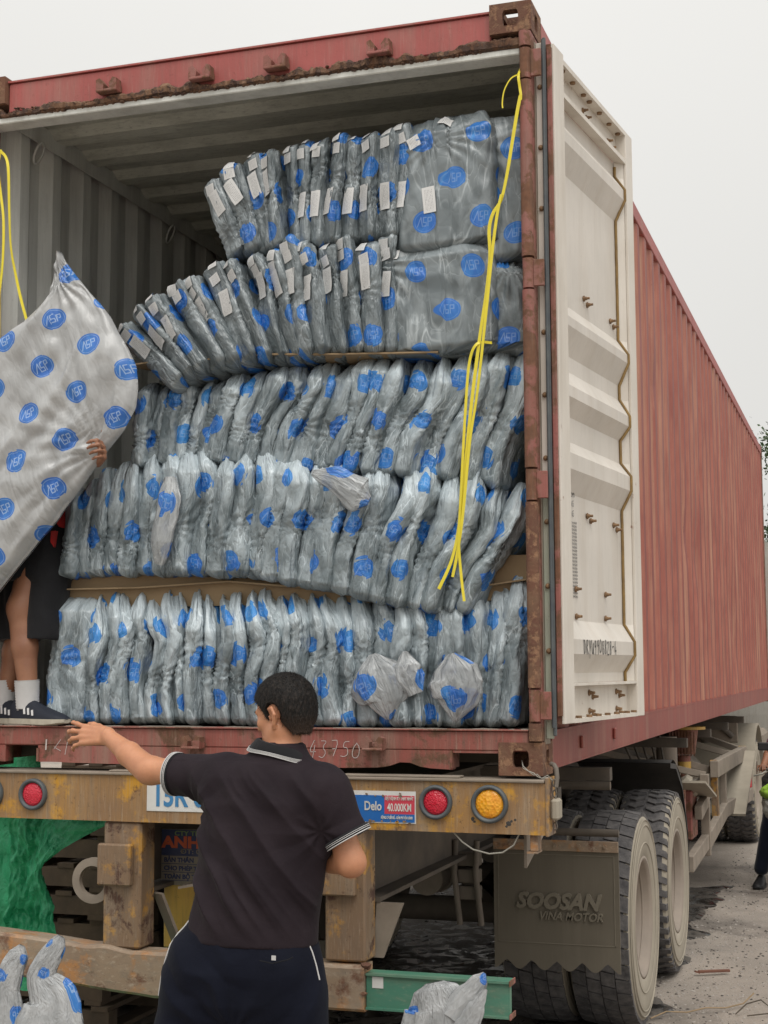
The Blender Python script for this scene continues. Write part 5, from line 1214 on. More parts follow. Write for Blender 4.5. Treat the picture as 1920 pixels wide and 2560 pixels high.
drape('green_tarp', 'narrow twisted green tarpaulin fold hanging beside the dark pallets', -2.42, -2.17, .40, .62, 1.16, 9, 1.3, .04, edge=[(0, .30), (.25, .02), (.45, -.12), (.7, -.02), (1, .0)])
g = MB(); xs = np.linspace(-2.4, -1.25, 60); ys = np.linspace(-.55, .35, 40); X, Y = np.meshgrid(xs, ys)
Z = .03+.05*np.abs(tri(X*3+Y*2+fbm(X*3, Y*3, 2)))+.03*fbm(X*8, Y*8, 5)+.10*np.clip((-.7-X)*.5, 0, 1)*np.clip(Y+.5, 0, 1)
Z *= np.clip(np.minimum.reduce([X+2.4, -1.25-X, Y+.55, .35-Y])*10, .05, 1); grid_mesh(np.stack([X, Y, Z], -1), mb=g)
tag(g.build('green_tarp', M['tarp']), 'green tarpaulin crumpled on the ground behind the pale bags at bottom left', 'tarpaulin')
def pallet(x, y, z, rot=0):
    t = bpy.data.objects.new('wooden_pallet', None); C.objects.link(t); PM[t.name] = Matrix()
    if not pal_mesh:
        mb = MB(); mb.box(-.6, .6, -.045, .045, 0, .022); pal_mesh['board'] = mb.build('x', M['wood']).data
        mb = MB(); mb.box(-.045, .045, -.5, .5, 0, .09); pal_mesh['stringer'] = mb.build('x', M['wood']).data
        for o in [o for o in list(S.objects) if o.name.startswith('x')]: bpy.data.objects.remove(o)
    for zz, ys_ in ((0, (-.45, 0, .45)), (.112, (-.45, -.27, -.09, .09, .27, .45))):
        for yy in ys_:
            o = bpy.data.objects.new('board', pal_mesh['board']); C.objects.link(o); o.parent = t; o.location = (0, yy, zz)
    for xx in (-.55, 0, .55):
        o = bpy.data.objects.new('stringer', pal_mesh['stringer']); C.objects.link(o); o.parent = t; o.location = (xx, 0, .022)
    t.location = (x, y, z); t.rotation_euler = (0, 0, rot); return t
pal_mesh = {}
k = 0
for j, (px, py, n_) in enumerate(((-2.98, 1.95, 8), (-3.0, 3.25, 9), (-3.2, 4.6, 9))):
    for i in range(n_):
        t = pallet(px+rnd.uniform(-.03, .03), py+rnd.uniform(-.03, .03), .01+.136*i, R(90)+rnd.uniform(-.03, .03))
        place = ('nearest stack', 'second stack back', 'farthest stack')[j]
        tag(t, f'dark wooden pallet, {ORD[i]} from the ground in the {place}', 'pallet', 'wooden pallets stacked left of the trailer')
mb = MB(); mb.box(-3.95, -3.85, 5.5, 22, 0, 2.6, 0); tag(mb.build('yard_wall', plain('grimy_plaster', (.17, .16, .145), .9)), 'dark grimy plaster wall beyond the trailer on the left', 'wall')

# ------------------------------------------------------------------ tractor unit far ahead
tk = thing('truck_tractor', (-1.2, 13, 0), 'dusty truck tractor ahead of the trailer, its rear mudguard showing beyond the wheels', 'truck')
mb = MB(); mb.box(-1.7, -1.6, 9.6, 16.8, .80, 1.02); mb.box(-.80, -.70, 9.6, 16.8, .80, 1.02); mb.build('chassis_rail', M['chas'], tk)
for x0, x1 in ((-2.42, -1.75), (-.68, -.02)):
    mb = MB(); P = []
    for a in np.linspace(R(172), R(8), 20): P.append([(x, 10.6+.66*math.cos(a), .56+.64*math.sin(a)) for x in (x0, (x0+x1)/2, x1)])
    P = np.array(P); grid_mesh(P, mb=mb); P2 = P.copy(); P2[..., 2] -= .02; grid_mesh(P2[:, ::-1], mb=mb); grid_mesh(np.stack([P[:, 2], P2[:, 2]], 1), mb=mb); grid_mesh(np.stack([P2[:, 0], P[:, 0]], 1), mb=mb)
    mb.build('mudguard', M['side'], tk)
    for xx in (x0+.17, x1-.17):
        w = link('wheel', rim_m[1 if xx > -1.2 else -1], tk); w.matrix_parent_inverse = PM[tk.name].inverted(); w.location = (xx, 10.6, .527)
        ty = bpy.data.objects.new('tyre', tyre_m['lug']); C.objects.link(ty); ty.parent = w
for xx in (-.2, -2.24):
    w = link('wheel', rim_m[1 if xx > -1.2 else -1], tk); w.matrix_parent_inverse = PM[tk.name].inverted(); w.location = (xx, 15.2, .527)
    ty = bpy.data.objects.new('tyre', tyre_m['lug']); C.objects.link(ty); ty.parent = w
mb = MB(); mb.box(-2.44, -.0, 9.55, 9.60, .58, .80, 0, .01); mb.build('rear_bar', M['side'], tk)
mb = MB(); mb.box(-.30, -.02, 9.53, 9.549, .62, .78, 0, .01); mb.build('tail_light', M['lred'], tk)
mb = MB(); mb.box(-2.3, -.15, 9.7, 9.74, 1.04, 1.30, 0, .01); mb.build('rear_panel', M['chasl'], tk)
mb = MB(); mb.box(-.6, -.1, 11.8, 13.3, .5, 1.05, 0, .05); mb.build('fuel_tank', M['chasl'], tk)
mb = MB(); mb.tube([(-.9, 9.68, 1.28), (-.6, 9.66, 1.22), (-.35, 9.66, 1.24), (-.2, 9.7, 1.1)], .03, 8); mb.cyl((-.45, 9.65, 1.12), (0, 0, 1), .05, .16, 12); mb.build('air_line', M['iron'], tk)
mb = MB(); mb.prism([(13.4, .7), (16.6, .7), (16.7, 1.6), (16.3, 3.1), (13.5, 3.3), (13.4, 1.2)], 0, -2.4, -.04, 0); cabm = paint('cab_paint', (.42, .40, .36), amount=.2); cab = mb.build('cab', cabm, tk)
mb = MB()
for x in (-.038, ): mb.prism([(14.4, 1.7), (15.9, 1.7), (15.6, 2.6), (14.4, 2.7)], 0, x, x+.01)
mb.build('side_window', plain('dark_glass', (.03, .035, .04), .1), cab)
mb = MB(); mb.box(-1.9, -.5, 9.9, 11.9, 1.05, 1.12, 0, .02); mb.build('coupling_plate', M['iron'], tk)

# ------------------------------------------------------------------ trees beyond the container
def leaf_mat():
    m, t, b, N, L = nodes('tree_leaves'); oi = _coord(t)
    L.new(_mix(t, _ramp(t, _noise(t, oi, .8, 3), .35, .65), (.035, .075, .03), (.085, .13, .05)), b.inputs['Base Color']); b.inputs['Roughness'].default_value = .6; return m
M['leaf'] = leaf_mat(); M['bark'] = plain('bark', (.10, .08, .06), .95)
def tree(x, y, h, r, seed, label):
    t = thing('leafy_tree', (x, y, 0), label, 'tree', 'trees beyond the container'); q = np.random.RandomState(seed)
    mb = MB(); pts = [(x, y, 0), (x+.1, y, h*.3), (x-.1, y+.1, h*.6), (x, y, h*.9)]; mb.tube(pts, [.22, .17, .11, .03], 8)
    tips = []
    for k in range(26):
        a = q.uniform(0, 2*PI); z0 = h*q.uniform(.28, .85); L_ = r*q.uniform(.5, 1.05)*(1-.4*abs(z0/h-.55)); e = (x+L_*math.cos(a), y+L_*math.sin(a), z0+L_*q.uniform(.1, .7))
        mb.tube([(x, y, z0), ((x+e[0])/2, (y+e[1])/2, z0+.3*(e[2]-z0)), e], [.06, .035, .01], 5); tips.append(e)
        for kk in range(3): tips.append((e[0]+q.normal()*r*.16, e[1]+q.normal()*r*.16, e[2]+q.normal()*r*.15))
    mb.build('trunk', M['bark'], t)
    n = 42000; c = np.array(tips)[q.randint(0, len(tips), n)]+q.normal(size=(n, 3))*r*.10; c[:, 2] -= np.abs(q.normal(size=n))*r*.05
    a = q.normal(size=(n, 3)); a /= np.linalg.norm(a, axis=1, keepdims=True); b_ = np.cross(a, q.normal(size=(n, 3))); b_ /= np.linalg.norm(b_, axis=1, keepdims=True)
    s = q.uniform(.035, .075, (n, 1)); V = np.stack([c-a*s, c+b_*s*.45, c+a*s, c-b_*s*.45], 1).reshape(-1, 3)
    mb = MB(); mb.v = V.tolist(); I = np.arange(4*n).reshape(n, 4); mb.f = [tuple(f) for f in I.tolist()]; mb.m = [0]*n; mb.sm = [False]*n
    mb.build('crown', M['leaf'], t)
tree(1.0, 29, 7.6, 2.2, 1, 'tall loose-leaved tree whose tip rises just past the far corner of the container')
tree(2.2, 31, 6.0, 2.6, 2, 'lower dense tree to the right of the container front, beside the taller one')
tree(-5.5, 33, 6.5, 2.4, 3, 'round tree mostly hidden behind the container')
tree(4.5, 27, 6.0, 2.4, 4, 'rightmost tree beyond the motorbike, outside the yard')

# small things on the ground
mb = MB(); mb.obox(Matrix.Translation((.19, 3.72, .022)) @ Matrix.Rotation(R(27), 4, 'Z'), .19, .022, .014, 0, .002); mb.obox(Matrix.Translation((.10, 3.675, .020)) @ Matrix.Rotation(R(27), 4, 'Z') @ Matrix.Rotation(.3, 4, 'Y'), .03, .02, .010)
tag(mb.build('wood_stick', plain('reddish_wood', (.20, .09, .06), .9)), 'short reddish wooden stick lying on the ground beside the rear wheels', 'stick')
for pts, lab in (([(.0, 2.48, .012), (.06, 2.62, .02), (.16, 2.66, .014), (.25, 2.72, .03), (.34, 2.80, .018), (.42, 2.92, .02), (.47, 3.0, .06)], 'thin pale wire trailing over the ground at the bottom right'), ([(.40, 2.70, .012), (.45, 2.78, .05), (.52, 2.80, .07), (.6, 2.76, .02), (.46, 2.68, .012)], 'dark looped cable lying at the bottom right corner of the ground')):
    mb = MB(); mb.tube(pts, .0035, 6); tag(mb.build('loose_wire', M['bark'] if 'dark' in lab else M['card']), lab, 'wire')
mb = MB()
for i in range(240):
    x = rnd.uniform(-2.4, -.2); y = rnd.uniform(1.0, 6.5); a = rnd.uniform(0, 6); L_ = rnd.uniform(.02, .06)
    mb.add([(x, y, .03), (x+L_*math.cos(a), y+L_*math.sin(a), .035), (x+L_*math.cos(a)-.01*math.sin(a), y+L_*math.sin(a)+.01*math.cos(a), .045), (x-.012*math.sin(a), y+.012*math.cos(a), .032)], [(0, 1, 2, 3)], rnd.choice((0, 0, 0, 1)))
tag(mb.build('leaf_litter', [M['chasd'], M['wood']]), 'dead leaves and scraps lying in the wet mud under the trailer', 'litter', kind='stuff')

# ------------------------------------------------------------------ people: signed distance bodies turned into one mesh
def surface_nets(F, org, h):
    inside = F < 0; nx, ny, nz_ = F.shape
    acc = np.zeros((nx-1, ny-1, nz_-1, 3), np.float32); cnt = np.zeros((nx-1, ny-1, nz_-1), np.float32)
    cor = [(a, b, c) for a in (0, 1) for b in (0, 1) for c in (0, 1)]
    sl_ = lambda A, a, b, c: A[a:nx-1+a, b:ny-1+b, c:nz_-1+c]
    for i, p in enumerate(cor):
        for q in cor[i+1:]:
            if sum(abs(p[k]-q[k]) for k in range(3)) != 1: continue
            f0 = sl_(F, *p); f1 = sl_(F, *q); m = (f0 < 0) != (f1 < 0)
            t = np.where(m, f0/(f0-f1+1e-12), 0)
            for k in range(3): acc[..., k] += np.where(m, p[k]+(q[k]-p[k])*t, 0)
            cnt += m
    act = cnt > 0; idx = -np.ones(act.shape, np.int64); idx[act] = np.arange(act.sum())
    g = np.argwhere(act); V = (g+acc[act]/cnt[act][:, None])*h+np.array(org)
    faces = []
    for ax in range(3):
        o1, o2 = [k for k in range(3) if k != ax]
        s0 = [slice(0, n-1) for n in F.shape]; s0[ax] = slice(0, F.shape[ax]-1)
        A = inside; lo = [slice(1, n-1) for n in F.shape]; lo[ax] = slice(0, F.shape[ax]-1); hi = list(lo); hi[ax] = slice(1, F.shape[ax])
        a = A[tuple(lo)]; b = A[tuple(hi)]; m = a != b; e = np.argwhere(m)
        if not len(e): continue
        base = e.copy(); base[:, o1] += 1; base[:, o2] += 1
        c = []
        for d1, d2 in ((-1, -1), (0, -1), (0, 0), (-1, 0)):
            p = base.copy(); p[:, o1] += d1; p[:, o2] += d2; c.append(idx[p[:, 0], p[:, 1], p[:, 2]])
        q = np.stack(c, 1); fl = a[m]
        if ax == 1: fl = ~fl
        q[~fl] = q[~fl][:, ::-1]; faces.append(q)
    Fc = np.concatenate(faces); Fc = Fc[(Fc >= 0).all(1)]
    return V, Fc
class Lazy:
    """a primitive that is only worked out near itself"""
    def __init__(s, P, fn, lo, hi): s.P = P; s.fn = fn; s.lo = lo; s.hi = hi; s.dtype = np.float32
    def __array__(s, dtype=None, copy=None): return s.fn(s.P)
    def __neg__(s): return -s.fn(s.P)
    def __mul__(s, k): return s.fn(s.P)*k
def _sm(a, b, k): hh = np.clip(.5+.5*(b-a)/k, 0, 1); return b*(1-hh)+a*hh-k*hh*(1-hh)
def smin(a, b, k):
    a = np.array(a, np.float32) if isinstance(a, Lazy) else a
    if not isinstance(b, Lazy) : return _sm(a, b, k)
    P = b.P; sl = []
    for i, ax in enumerate((P[:, 0, 0, 0], P[0, :, 0, 1], P[0, 0, :, 2])):
        i0 = max(0, int(np.searchsorted(ax, b.lo[i]-k-.02))-1); i1 = int(np.searchsorted(ax, b.hi[i]+k+.02))+1; sl.append(slice(i0, i1))
    sl = tuple(sl); sub = P[sl]
    if sub.size: a[sl] = _sm(a[sl], b.fn(sub), k)
    return a
def cone(P, a, b, ra, rb):
    a = np.array(a, np.float32); b = np.array(b, np.float32); ba = b-a; rm = max(ra, rb)
    def fn(Q):
        q = Q-a; t = np.clip((q@ba)/(ba@ba), 0, 1); q -= t[..., None]*ba; return np.sqrt(np.einsum('...i,...i->...', q, q))-(ra+(rb-ra)*t)
    return Lazy(P, fn, np.minimum(a, b)-rm, np.maximum(a, b)+rm)
def ell(P, c, r, rot=None):
    c = np.array(c, np.float32); r = np.array(r, np.float32)
    def fn(Q):
        q = Q-c
        if rot is not None: q = q@rot
        u = q/r; k = np.sqrt(np.einsum('...i,...i->...', u, u)); u = u/r; k2 = np.sqrt(np.einsum('...i,...i->...', u, u))+1e-9
        return k*(k-1)/k2
    return Lazy(P, fn, c-r.max(), c+r.max())
def stack(P, secs):
    """secs: (z, cx, cy, rx, ry) elliptical loft"""
    s = np.array(secs, np.float32); z = P[..., 2]; f = [np.interp(z, s[:, 0], s[:, i]) for i in (1, 2, 3, 4)]
    d = (np.sqrt(((P[..., 0]-f[0])/f[2])**2+((P[..., 1]-f[1])/f[3])**2)-1)*np.minimum(f[2], f[3])
    return np.maximum(d, np.maximum(s[0, 0]-z, z-s[-1, 0]))
def sdf_mesh(fn, lo, hi, h):
    lo = np.array(lo, float); n = np.ceil((np.array(hi)-lo)/h).astype(int)+1
    ax = [np.float32(lo[k])+np.arange(n[k], dtype=np.float32)*np.float32(h) for k in range(3)]
    P = np.stack(np.meshgrid(*ax, indexing='ij'), -1); F = fn(P).astype(np.float32)
    return surface_nets(F, lo, h)
def vnormals(V, Fc):
    n = np.cross(V[Fc[:, 2]]-V[Fc[:, 0]], V[Fc[:, 3]]-V[Fc[:, 1]]); N_ = np.zeros_like(V)
    for k in range(4): np.add.at(N_, Fc[:, k], n)
    return N_/(np.linalg.norm(N_, axis=1, keepdims=True)+1e-12)
def raw(name, V, Fc, mats, parent, mi=None):
    mb = MB(); mb.v = V.tolist(); mb.f = [tuple(f) for f in Fc.tolist()]; mb.m = [0]*len(Fc) if mi is None else mi; mb.sm = [True]*len(Fc); return mb.build(name, mats, parent)
def hand_parts(Wp, d, n, s, curl=(.35, .55, .5), L=.185, spread=.09, fingers=None, thumb=None):
    """Wp wrist, d towards the fingers, n back of the hand, s towards the thumb side; returns cones (a,b,ra,rb)"""
    Wp, d, n, s = [np.array(v, float) for v in (Wp, d, n, s)]; d /= np.linalg.norm(d); n -= d*(n@d); n /= np.linalg.norm(n); s = s-d*(s@d)-n*(s@n); s /= np.linalg.norm(s)
    out = []; pal = L*.52; fl = [.86, .98, .90, .72]; fr = [.0086, .0090, .0084, .0074]
    for i in range(4):
        off = (1.5-i)*.0205; kn = Wp+d*pal*(1.0-.035*abs(i-1)-.03*(i == 3))+s*off+n*(.004 if i in (1, 2) else 0)
        out.append((Wp+s*off*.55, kn, .0165, .0118))
        c = curl if fingers is None else fingers[i]; a = 0; p = kn; dd = d+s*(1.5-i)*spread; dd /= np.linalg.norm(dd)
        for j, (seg, an) in enumerate(zip((.42, .30, .24), c)):
            a += an; v = dd*math.cos(a)-n*math.sin(a); q = p+v*L*.50*fl[i]*seg*1.06; out.append((p, q, fr[i]*(1.06-.10*j), fr[i]*(.98-.12*j))); p = q
    b0 = Wp+s*.018+d*.02; tv = thumb if thumb is not None else (d*.62+s*.62-n*.35); tv = np.array(tv, float); tv /= np.linalg.norm(tv)
    b1 = b0+tv*.045; b2 = b1+(tv*.85+d*.5)/np.linalg.norm(tv*.85+d*.5)*.034; b3 = b2+(tv*.5+d*.9-n*.2)/np.linalg.norm(tv*.5+d*.9-n*.2)*.026
    out += [(b0, b1, .018, .0125), (b1, b2, .0115, .0105), (b2, b3, .0105, .0085)]
    return out
def skin_mat(name, c, c2):
    m, t, b, N, L = nodes(name); co = _coord(t)
    col = _mix(t, _ramp(t, _noise(t, co, 14, 5, .6), .3, .7), c, c2); col = _mix(t, _ramp(t, _noise(t, co, 120, 3), .55, .75, 0, .25), col, tuple(x*.75 for x in c2))
    L.new(col, b.inputs['Base Color']); b.inputs['Roughness'].default_value = .48; b.inputs['Subsurface Weight'].default_value = .12; b.inputs['Subsurface Radius'].default_value = (.01, .004, .002); b.inputs['Subsurface Scale'].default_value = .5
    L.new(_bump(t, _noise(t, co, 260, 3), .12, .001, _bump(t, _noise(t, co, 40, 3), .2, .002)), b.inputs['Normal']); return m
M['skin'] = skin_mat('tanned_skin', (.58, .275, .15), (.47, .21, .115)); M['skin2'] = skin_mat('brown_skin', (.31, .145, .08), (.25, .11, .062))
def cloth(name, c, rough=.8, sheen=.3, c2=None, fine=700):
    m, t, b, N, L = nodes(name); co = _coord(t)
    L.new(_mix(t, _ramp(t, _noise(t, co, 6, 4), .35, .65), c, c2 or tuple(x*.8 for x in c)), b.inputs['Base Color']); b.inputs['Roughness'].default_value = rough
    b.inputs['Sheen Weight'].default_value = sheen; b.inputs['Sheen Roughness'].default_value = .45; b.inputs['Specular IOR Level'].default_value = .13
    L.new(_bump(t, _noise(t, co, fine, 2), .25, .0008, _bump(t, _noise(t, co, 22, 4, .6, .8), .35, .006)), b.inputs['Normal']); return m
M['polo'] = cloth('dark_plum_polo_cloth', (.017, .012, .0155), .75, .03, (.024, .017, .021)); M['navy'] = cloth('navy_short_cloth', (.006, .0075, .016), .75, .02)
M['knit'] = cloth('black_knit', (.018, .018, .020), .9, .1); M['wknit'] = cloth('white_knit', (.62, .61, .60), .9, .1)
def hair_mat():
    m, t, b, N, L = nodes('short_black_hair'); co = _coord(t)
    st = _noise(t, co, 160, 3, .6, 0, (1, 1, .35))
    hc_ = _mix(t, _ramp(t, st, .45, .75), (.007, .006, .0055), (.035, .026, .021)); sz = N.new('ShaderNodeSeparateXYZ'); L.new(co, sz.inputs[0])
    L.new(_mix(t, _math(t, 'MULTIPLY', _ramp(t, sz.outputs['Z'], 1.555, 1.63, 1, 0), _ramp(t, _noise(t, co, 300, 2), .35, .6, .3, 1)), hc_, (.075, .048, .034)), b.inputs['Base Color']); b.inputs['Roughness'].default_value = .6; b.inputs['Specular IOR Level'].default_value = .25
    L.new(_bump(t, st, 1.0, .004), b.inputs['Normal']); return m
M['hair'] = hair_mat()

# ---- the man in the foreground
man = thing('person', (-.86, -.66, 0), 'man seen from behind in a dark polo, reaching left towards the container floor', 'person')
hc = np.array([-.738, -.64, 1.632]); fa = R(-74)      # head centre, facing azimuth from +y
fwd = np.array([math.sin(fa), math.cos(fa), -.27]); fwd /= np.linalg.norm(fwd); side = np.cross(fwd, [0, 0, 1.]); side /= np.linalg.norm(side); upv = np.cross(side, fwd)   # side = his right
HR = np.stack([fwd, side, upv], 1).astype(np.float32)  # local -> world columns
def HP(f, s, u): return hc+fwd*f+side*s+upv*u
def head_sdf(P):
    d = ell(P, HP(-.012, 0, .030), (.098, .079, .088), HR)                    # cranium
    d = smin(d, ell(P, HP(-.050, 0, .000), (.062, .070, .072), HR), .03)      # back of the skull
    d = smin(d, ell(P, HP(.030, 0, -.035), (.062, .060, .075), HR), .03)      # face
    d = smin(d, ell(P, HP(.050, 0, -.082), (.034, .040, .030), HR), .03)      # chin
    for q in (-1, 1):
        d = smin(d, cone(P, HP(.0, q*.058, -.060), HP(.048, q*.030, -.092), .018, .014), .03)   # jaw
        d = smin(d, ell(P, HP(.062, q*.040, -.022), (.020, .020, .018), HR), .02)     # cheekbone
        d = smin(d, cone(P, HP(.088, q*.012, .018), HP(.078, q*.042, .020), .008, .007), .014)  # brow
        d = np.maximum(d, -ell(P, HP(.098, q*.030, .002), (.014, .014, .009), HR)*1.0)  # eye socket
        d = smin(d, ell(P, HP(.074, q*.030, .001), (.013, .013, .012), HR), .003)
    d = smin(d, cone(P, HP(.086, 0, .006), HP(.108, 0, -.028), .0085, .0125), .010)   # nose
    d = smin(d, cone(P, HP(.096, -.010, -.032), HP(.096, .010, -.032), .0085, .0085), .006)
    d = smin(d, cone(P, HP(.088, -.016, -.056), HP(.088, .016, -.056), .0065, .0065), .008)   # upper lip
    d = smin(d, cone(P, HP(.084, -.014, -.067), HP(.084, .014, -.067), .0072, .0072), .007)
    for q in (-1, 1):      # ears: rim, bowl, lobe
        ear = smin(np.full(d.shape, 9., np.float32), cone(P, HP(-.002, q*.080, .012), HP(-.026, q*.094, .010), .0058, .0060), .001)
        ear = smin(ear, cone(P, HP(-.026, q*.094, .010), HP(-.033, q*.096, -.014), .0060, .0058), .003); ear = smin(ear, cone(P, HP(-.033, q*.096, -.014), HP(-.014, q*.086, -.046), .0058, .0062), .003)
        ear = smin(ear, ell(P, HP(-.009, q*.079, -.048), (.010, .007, .013), HR), .005)
        ear = smin(ear, cone(P, HP(-.018, q*.080, .002), HP(-.018, q*.080, -.030), .011, .009), .006)
        ear = np.maximum(ear, -ell(P, HP(-.012, q*.097, -.013), (.011, .013, .015), HR))
        ear = smin(ear, cone(P, HP(.000, q*.078, -.012), HP(-.001, q*.078, -.024), .0055, .0045), .004)
        d = smin(d, ear, .004)
    return d
LS = np.array([-.965, -.62, 1.415]); LE = np.array([-1.285, -.545, 1.425]); LW = np.array([-1.495, -.45, 1.536])
RS = np.array([-.575, -.66, 1.375]); RE = np.array([-.497, -.65, 1.150]); RW = np.array([-.70, -.50, 1.135])
hd_d = np.array([-1.0, .12, .02]); hd_n = np.array([.05, -.93, .40]); hd_s = np.array([.1, .35, 1.])
lh = hand_parts(LW+np.array([-.006, .003, .002]), hd_d, hd_n, hd_s, L=.215, spread=.20, fingers=[(.02, .35, .30), (.10, .45, .35), (.15, .50, .40), (.15, .55, .45)], thumb=(-.75, .55, .30))
rh = hand_parts(RW, (-.8, .35, .1), (.2, .8, .5), (0, 0, 1), curl=(.5, .6, .5))
def arms(P, d):
    d = smin(d, cone(P, LS, LE+np.array([.03, 0, 0]), .052, .044), .025); d = smin(d, cone(P, LE, LE*.55+LW*.45, .049, .043), .03); d = smin(d, cone(P, LE*.5+LW*.5, LW, .040, .0275), .02)
    d = smin(d, cone(P, LW-np.array([.0, .0, .012]), LW+np.array([0, 0, .010]), .022, .022), .012)
    for a, b, ra, rb in lh: d = smin(d, cone(P, a, b, ra, rb), .006)
    e = smin(np.full(d.shape, 9., np.float32), cone(P, RS, RE, .052, .043), .001); e = smin(e, cone(P, RE, RE*.6+RW*.4, .044, .040), .03); e = smin(e, cone(P, RE*.5+RW*.5, RW, .036, .026), .02)
    for a, b, ra, rb in rh: e = smin(e, cone(P, a, b, ra, rb), .006)
    return np.minimum(d, e)
body_secs = [(.80, -.85, -.66, .17, .12), (1.0, -.83, -.66, .165, .105), (1.2, -.80, -.66, .185, .11), (1.38, -.775, -.66, .19, .10), (1.46, -.755, -.655, .13, .075), (1.50, -.745, -.65, .07, .06)]
legL = [(-.98, -.66, .86), (-1.09, -.66, .50), (-1.13, -.68, .09)]; legR = [(-.74, -.66, .86), (-.66, -.62, .50), (-.64, -.66, .09)]
def body_sdf(P):
    d = stack(P, body_secs)
    d = smin(d, cone(P, (-.745, -.655, 1.44), (-.735, -.65, 1.56), .066, .060), .05)
    d = smin(d, cone(P, (-.90, -.66, 1.405), (-.60, -.66, 1.375), .055, .055), .05)
    hd = np.full(P.shape[:-1], 9., np.float32); k0 = int(np.searchsorted(P[0, 0, :, 2], 1.48)); i0 = int(np.searchsorted(P[:, 0, 0, 0], -.90)); i1 = int(np.searchsorted(P[:, 0, 0, 0], -.60))
    hd[i0:i1, :, k0:] = head_sdf(P[i0:i1, :, k0:]); d = smin(d, hd, .02)
    d = arms(P, d)
    for lg in (legL, legR):
        d = smin(d, cone(P, lg[0], lg[1], .095, .062), .03); d = smin(d, cone(P, lg[1], np.array(lg[1])*.5+np.array(lg[2])*.5, .060, .056), .03); d = smin(d, cone(P, np.array(lg[1])*.5+np.array(lg[2])*.5, lg[2], .054, .036), .03)
    return d
# coarse for the legs, fine for what the camera sees; one surface, so one grid
def grid_body(fn, lo, hi, h):
    return sdf_mesh(fn, lo, hi, h)
V, Fc = grid_body(body_sdf, (-1.76, -.82, .04), (-.40, -.18, 1.80), .0052)
raw('body', V, Fc, M['skin'], man)
def hair_sdf(P):
    q = (P-hc.astype(np.float32))@HR; f, s_, u = q[..., 0], q[..., 1], q[..., 2]
    d = ell(P, HP(-.012, 0, .030), (.098, .079, .088), HR); d = smin(d, ell(P, HP(-.050, 0, .000), (.062, .070, .072), HR), .03)
    d = smin(d, cone(P, HP(-.045, 0, -.03), HP(-.040, 0, -.075), .055, .040), .03)
    th = .006+.007*np.clip((u+.02)/.09, 0, 1)
    d = d-th-.0018*fbm(q[..., 0]*190, q[..., 1]*190, q[..., 2]*110, 2)
    # hairline: cut the face away, leave sideburns; the nape ends high
    front = np.interp(u, [-.12, -.10, -.055, -.030, -.02, .03, .06, .10, .13], [-.055, -.055, -.040, -.032, .018, .034, .066, .072, .08])
    d = np.maximum(d, (f-front-.004*fbm(u*60, s_*60, 0, 2))*.9)
    d = np.maximum(d, -(u+.088+.004*fbm(f*70, s_*70, 0, 2)))
    for sd in (-1, 1): d = np.maximum(d, -ell(P, HP(-.016, sd*.092, -.020), (.034, .026, .050), HR))
    return d
V, Fc = sdf_mesh(hair_sdf, hc-np.array([.15, .15, .12]), hc+np.array([.15, .15, .15]), .0026)
hair = raw('hair', V, Fc, M['hair'], man)
Nn = vnormals(V, Fc); q = NR; mb = MB(); ii = q.randint(0, len(V), 9000); vs = []
crown = np.array(HP(-.055, .01, .10)); 
for i in ii:
    p = V[i]; n_ = Nn[i]; away = p-crown; away /= np.linalg.norm(away)+1e-6; tv = away-n_*(away@n_); tv /= np.linalg.norm(tv)+1e-6
    L_ = q.uniform(.006, .014); e = p+(n_*.55+tv*.75+q.normal(size=3)*.15)*L_; sdv = np.cross(n_, tv)*.0006; vs.append((p-sdv-n_*.001, p+sdv-n_*.001, e))
vs = np.array(vs).reshape(-1, 3); mb.v = vs.tolist(); mb.f = [(3*i, 3*i+1, 3*i+2) for i in range(len(ii))]; mb.m = [0]*len(ii); mb.sm = [False]*len(ii)
o = mb.build('hair_strands', M['hair'], hair); o['kind'] = 'stuff'
for q_ in (-1, 1):
    mb = MB(); c = HP(.083, q_*.030, .002); mb.lathe([(-.010, .0001), (-.006, .008), (0, .010), (.006, .008), (.0095, .003), (.010, .0001)], c, fwd, 12); mb.build('eye', M['wknit'], man)
    mb = MB(); mb.cyl(HP(.0925, q_*.030, .002), fwd, .0045, .001, 10); mb.build('iris', M['black'], man)
    mb = MB(); mb.tube([HP(.092, q_*.014, .021), HP(.092, q_*.030, .026), HP(.080, q_*.048, .022)], .003, 6); mb.build('eyebrow', M['hair'], man)
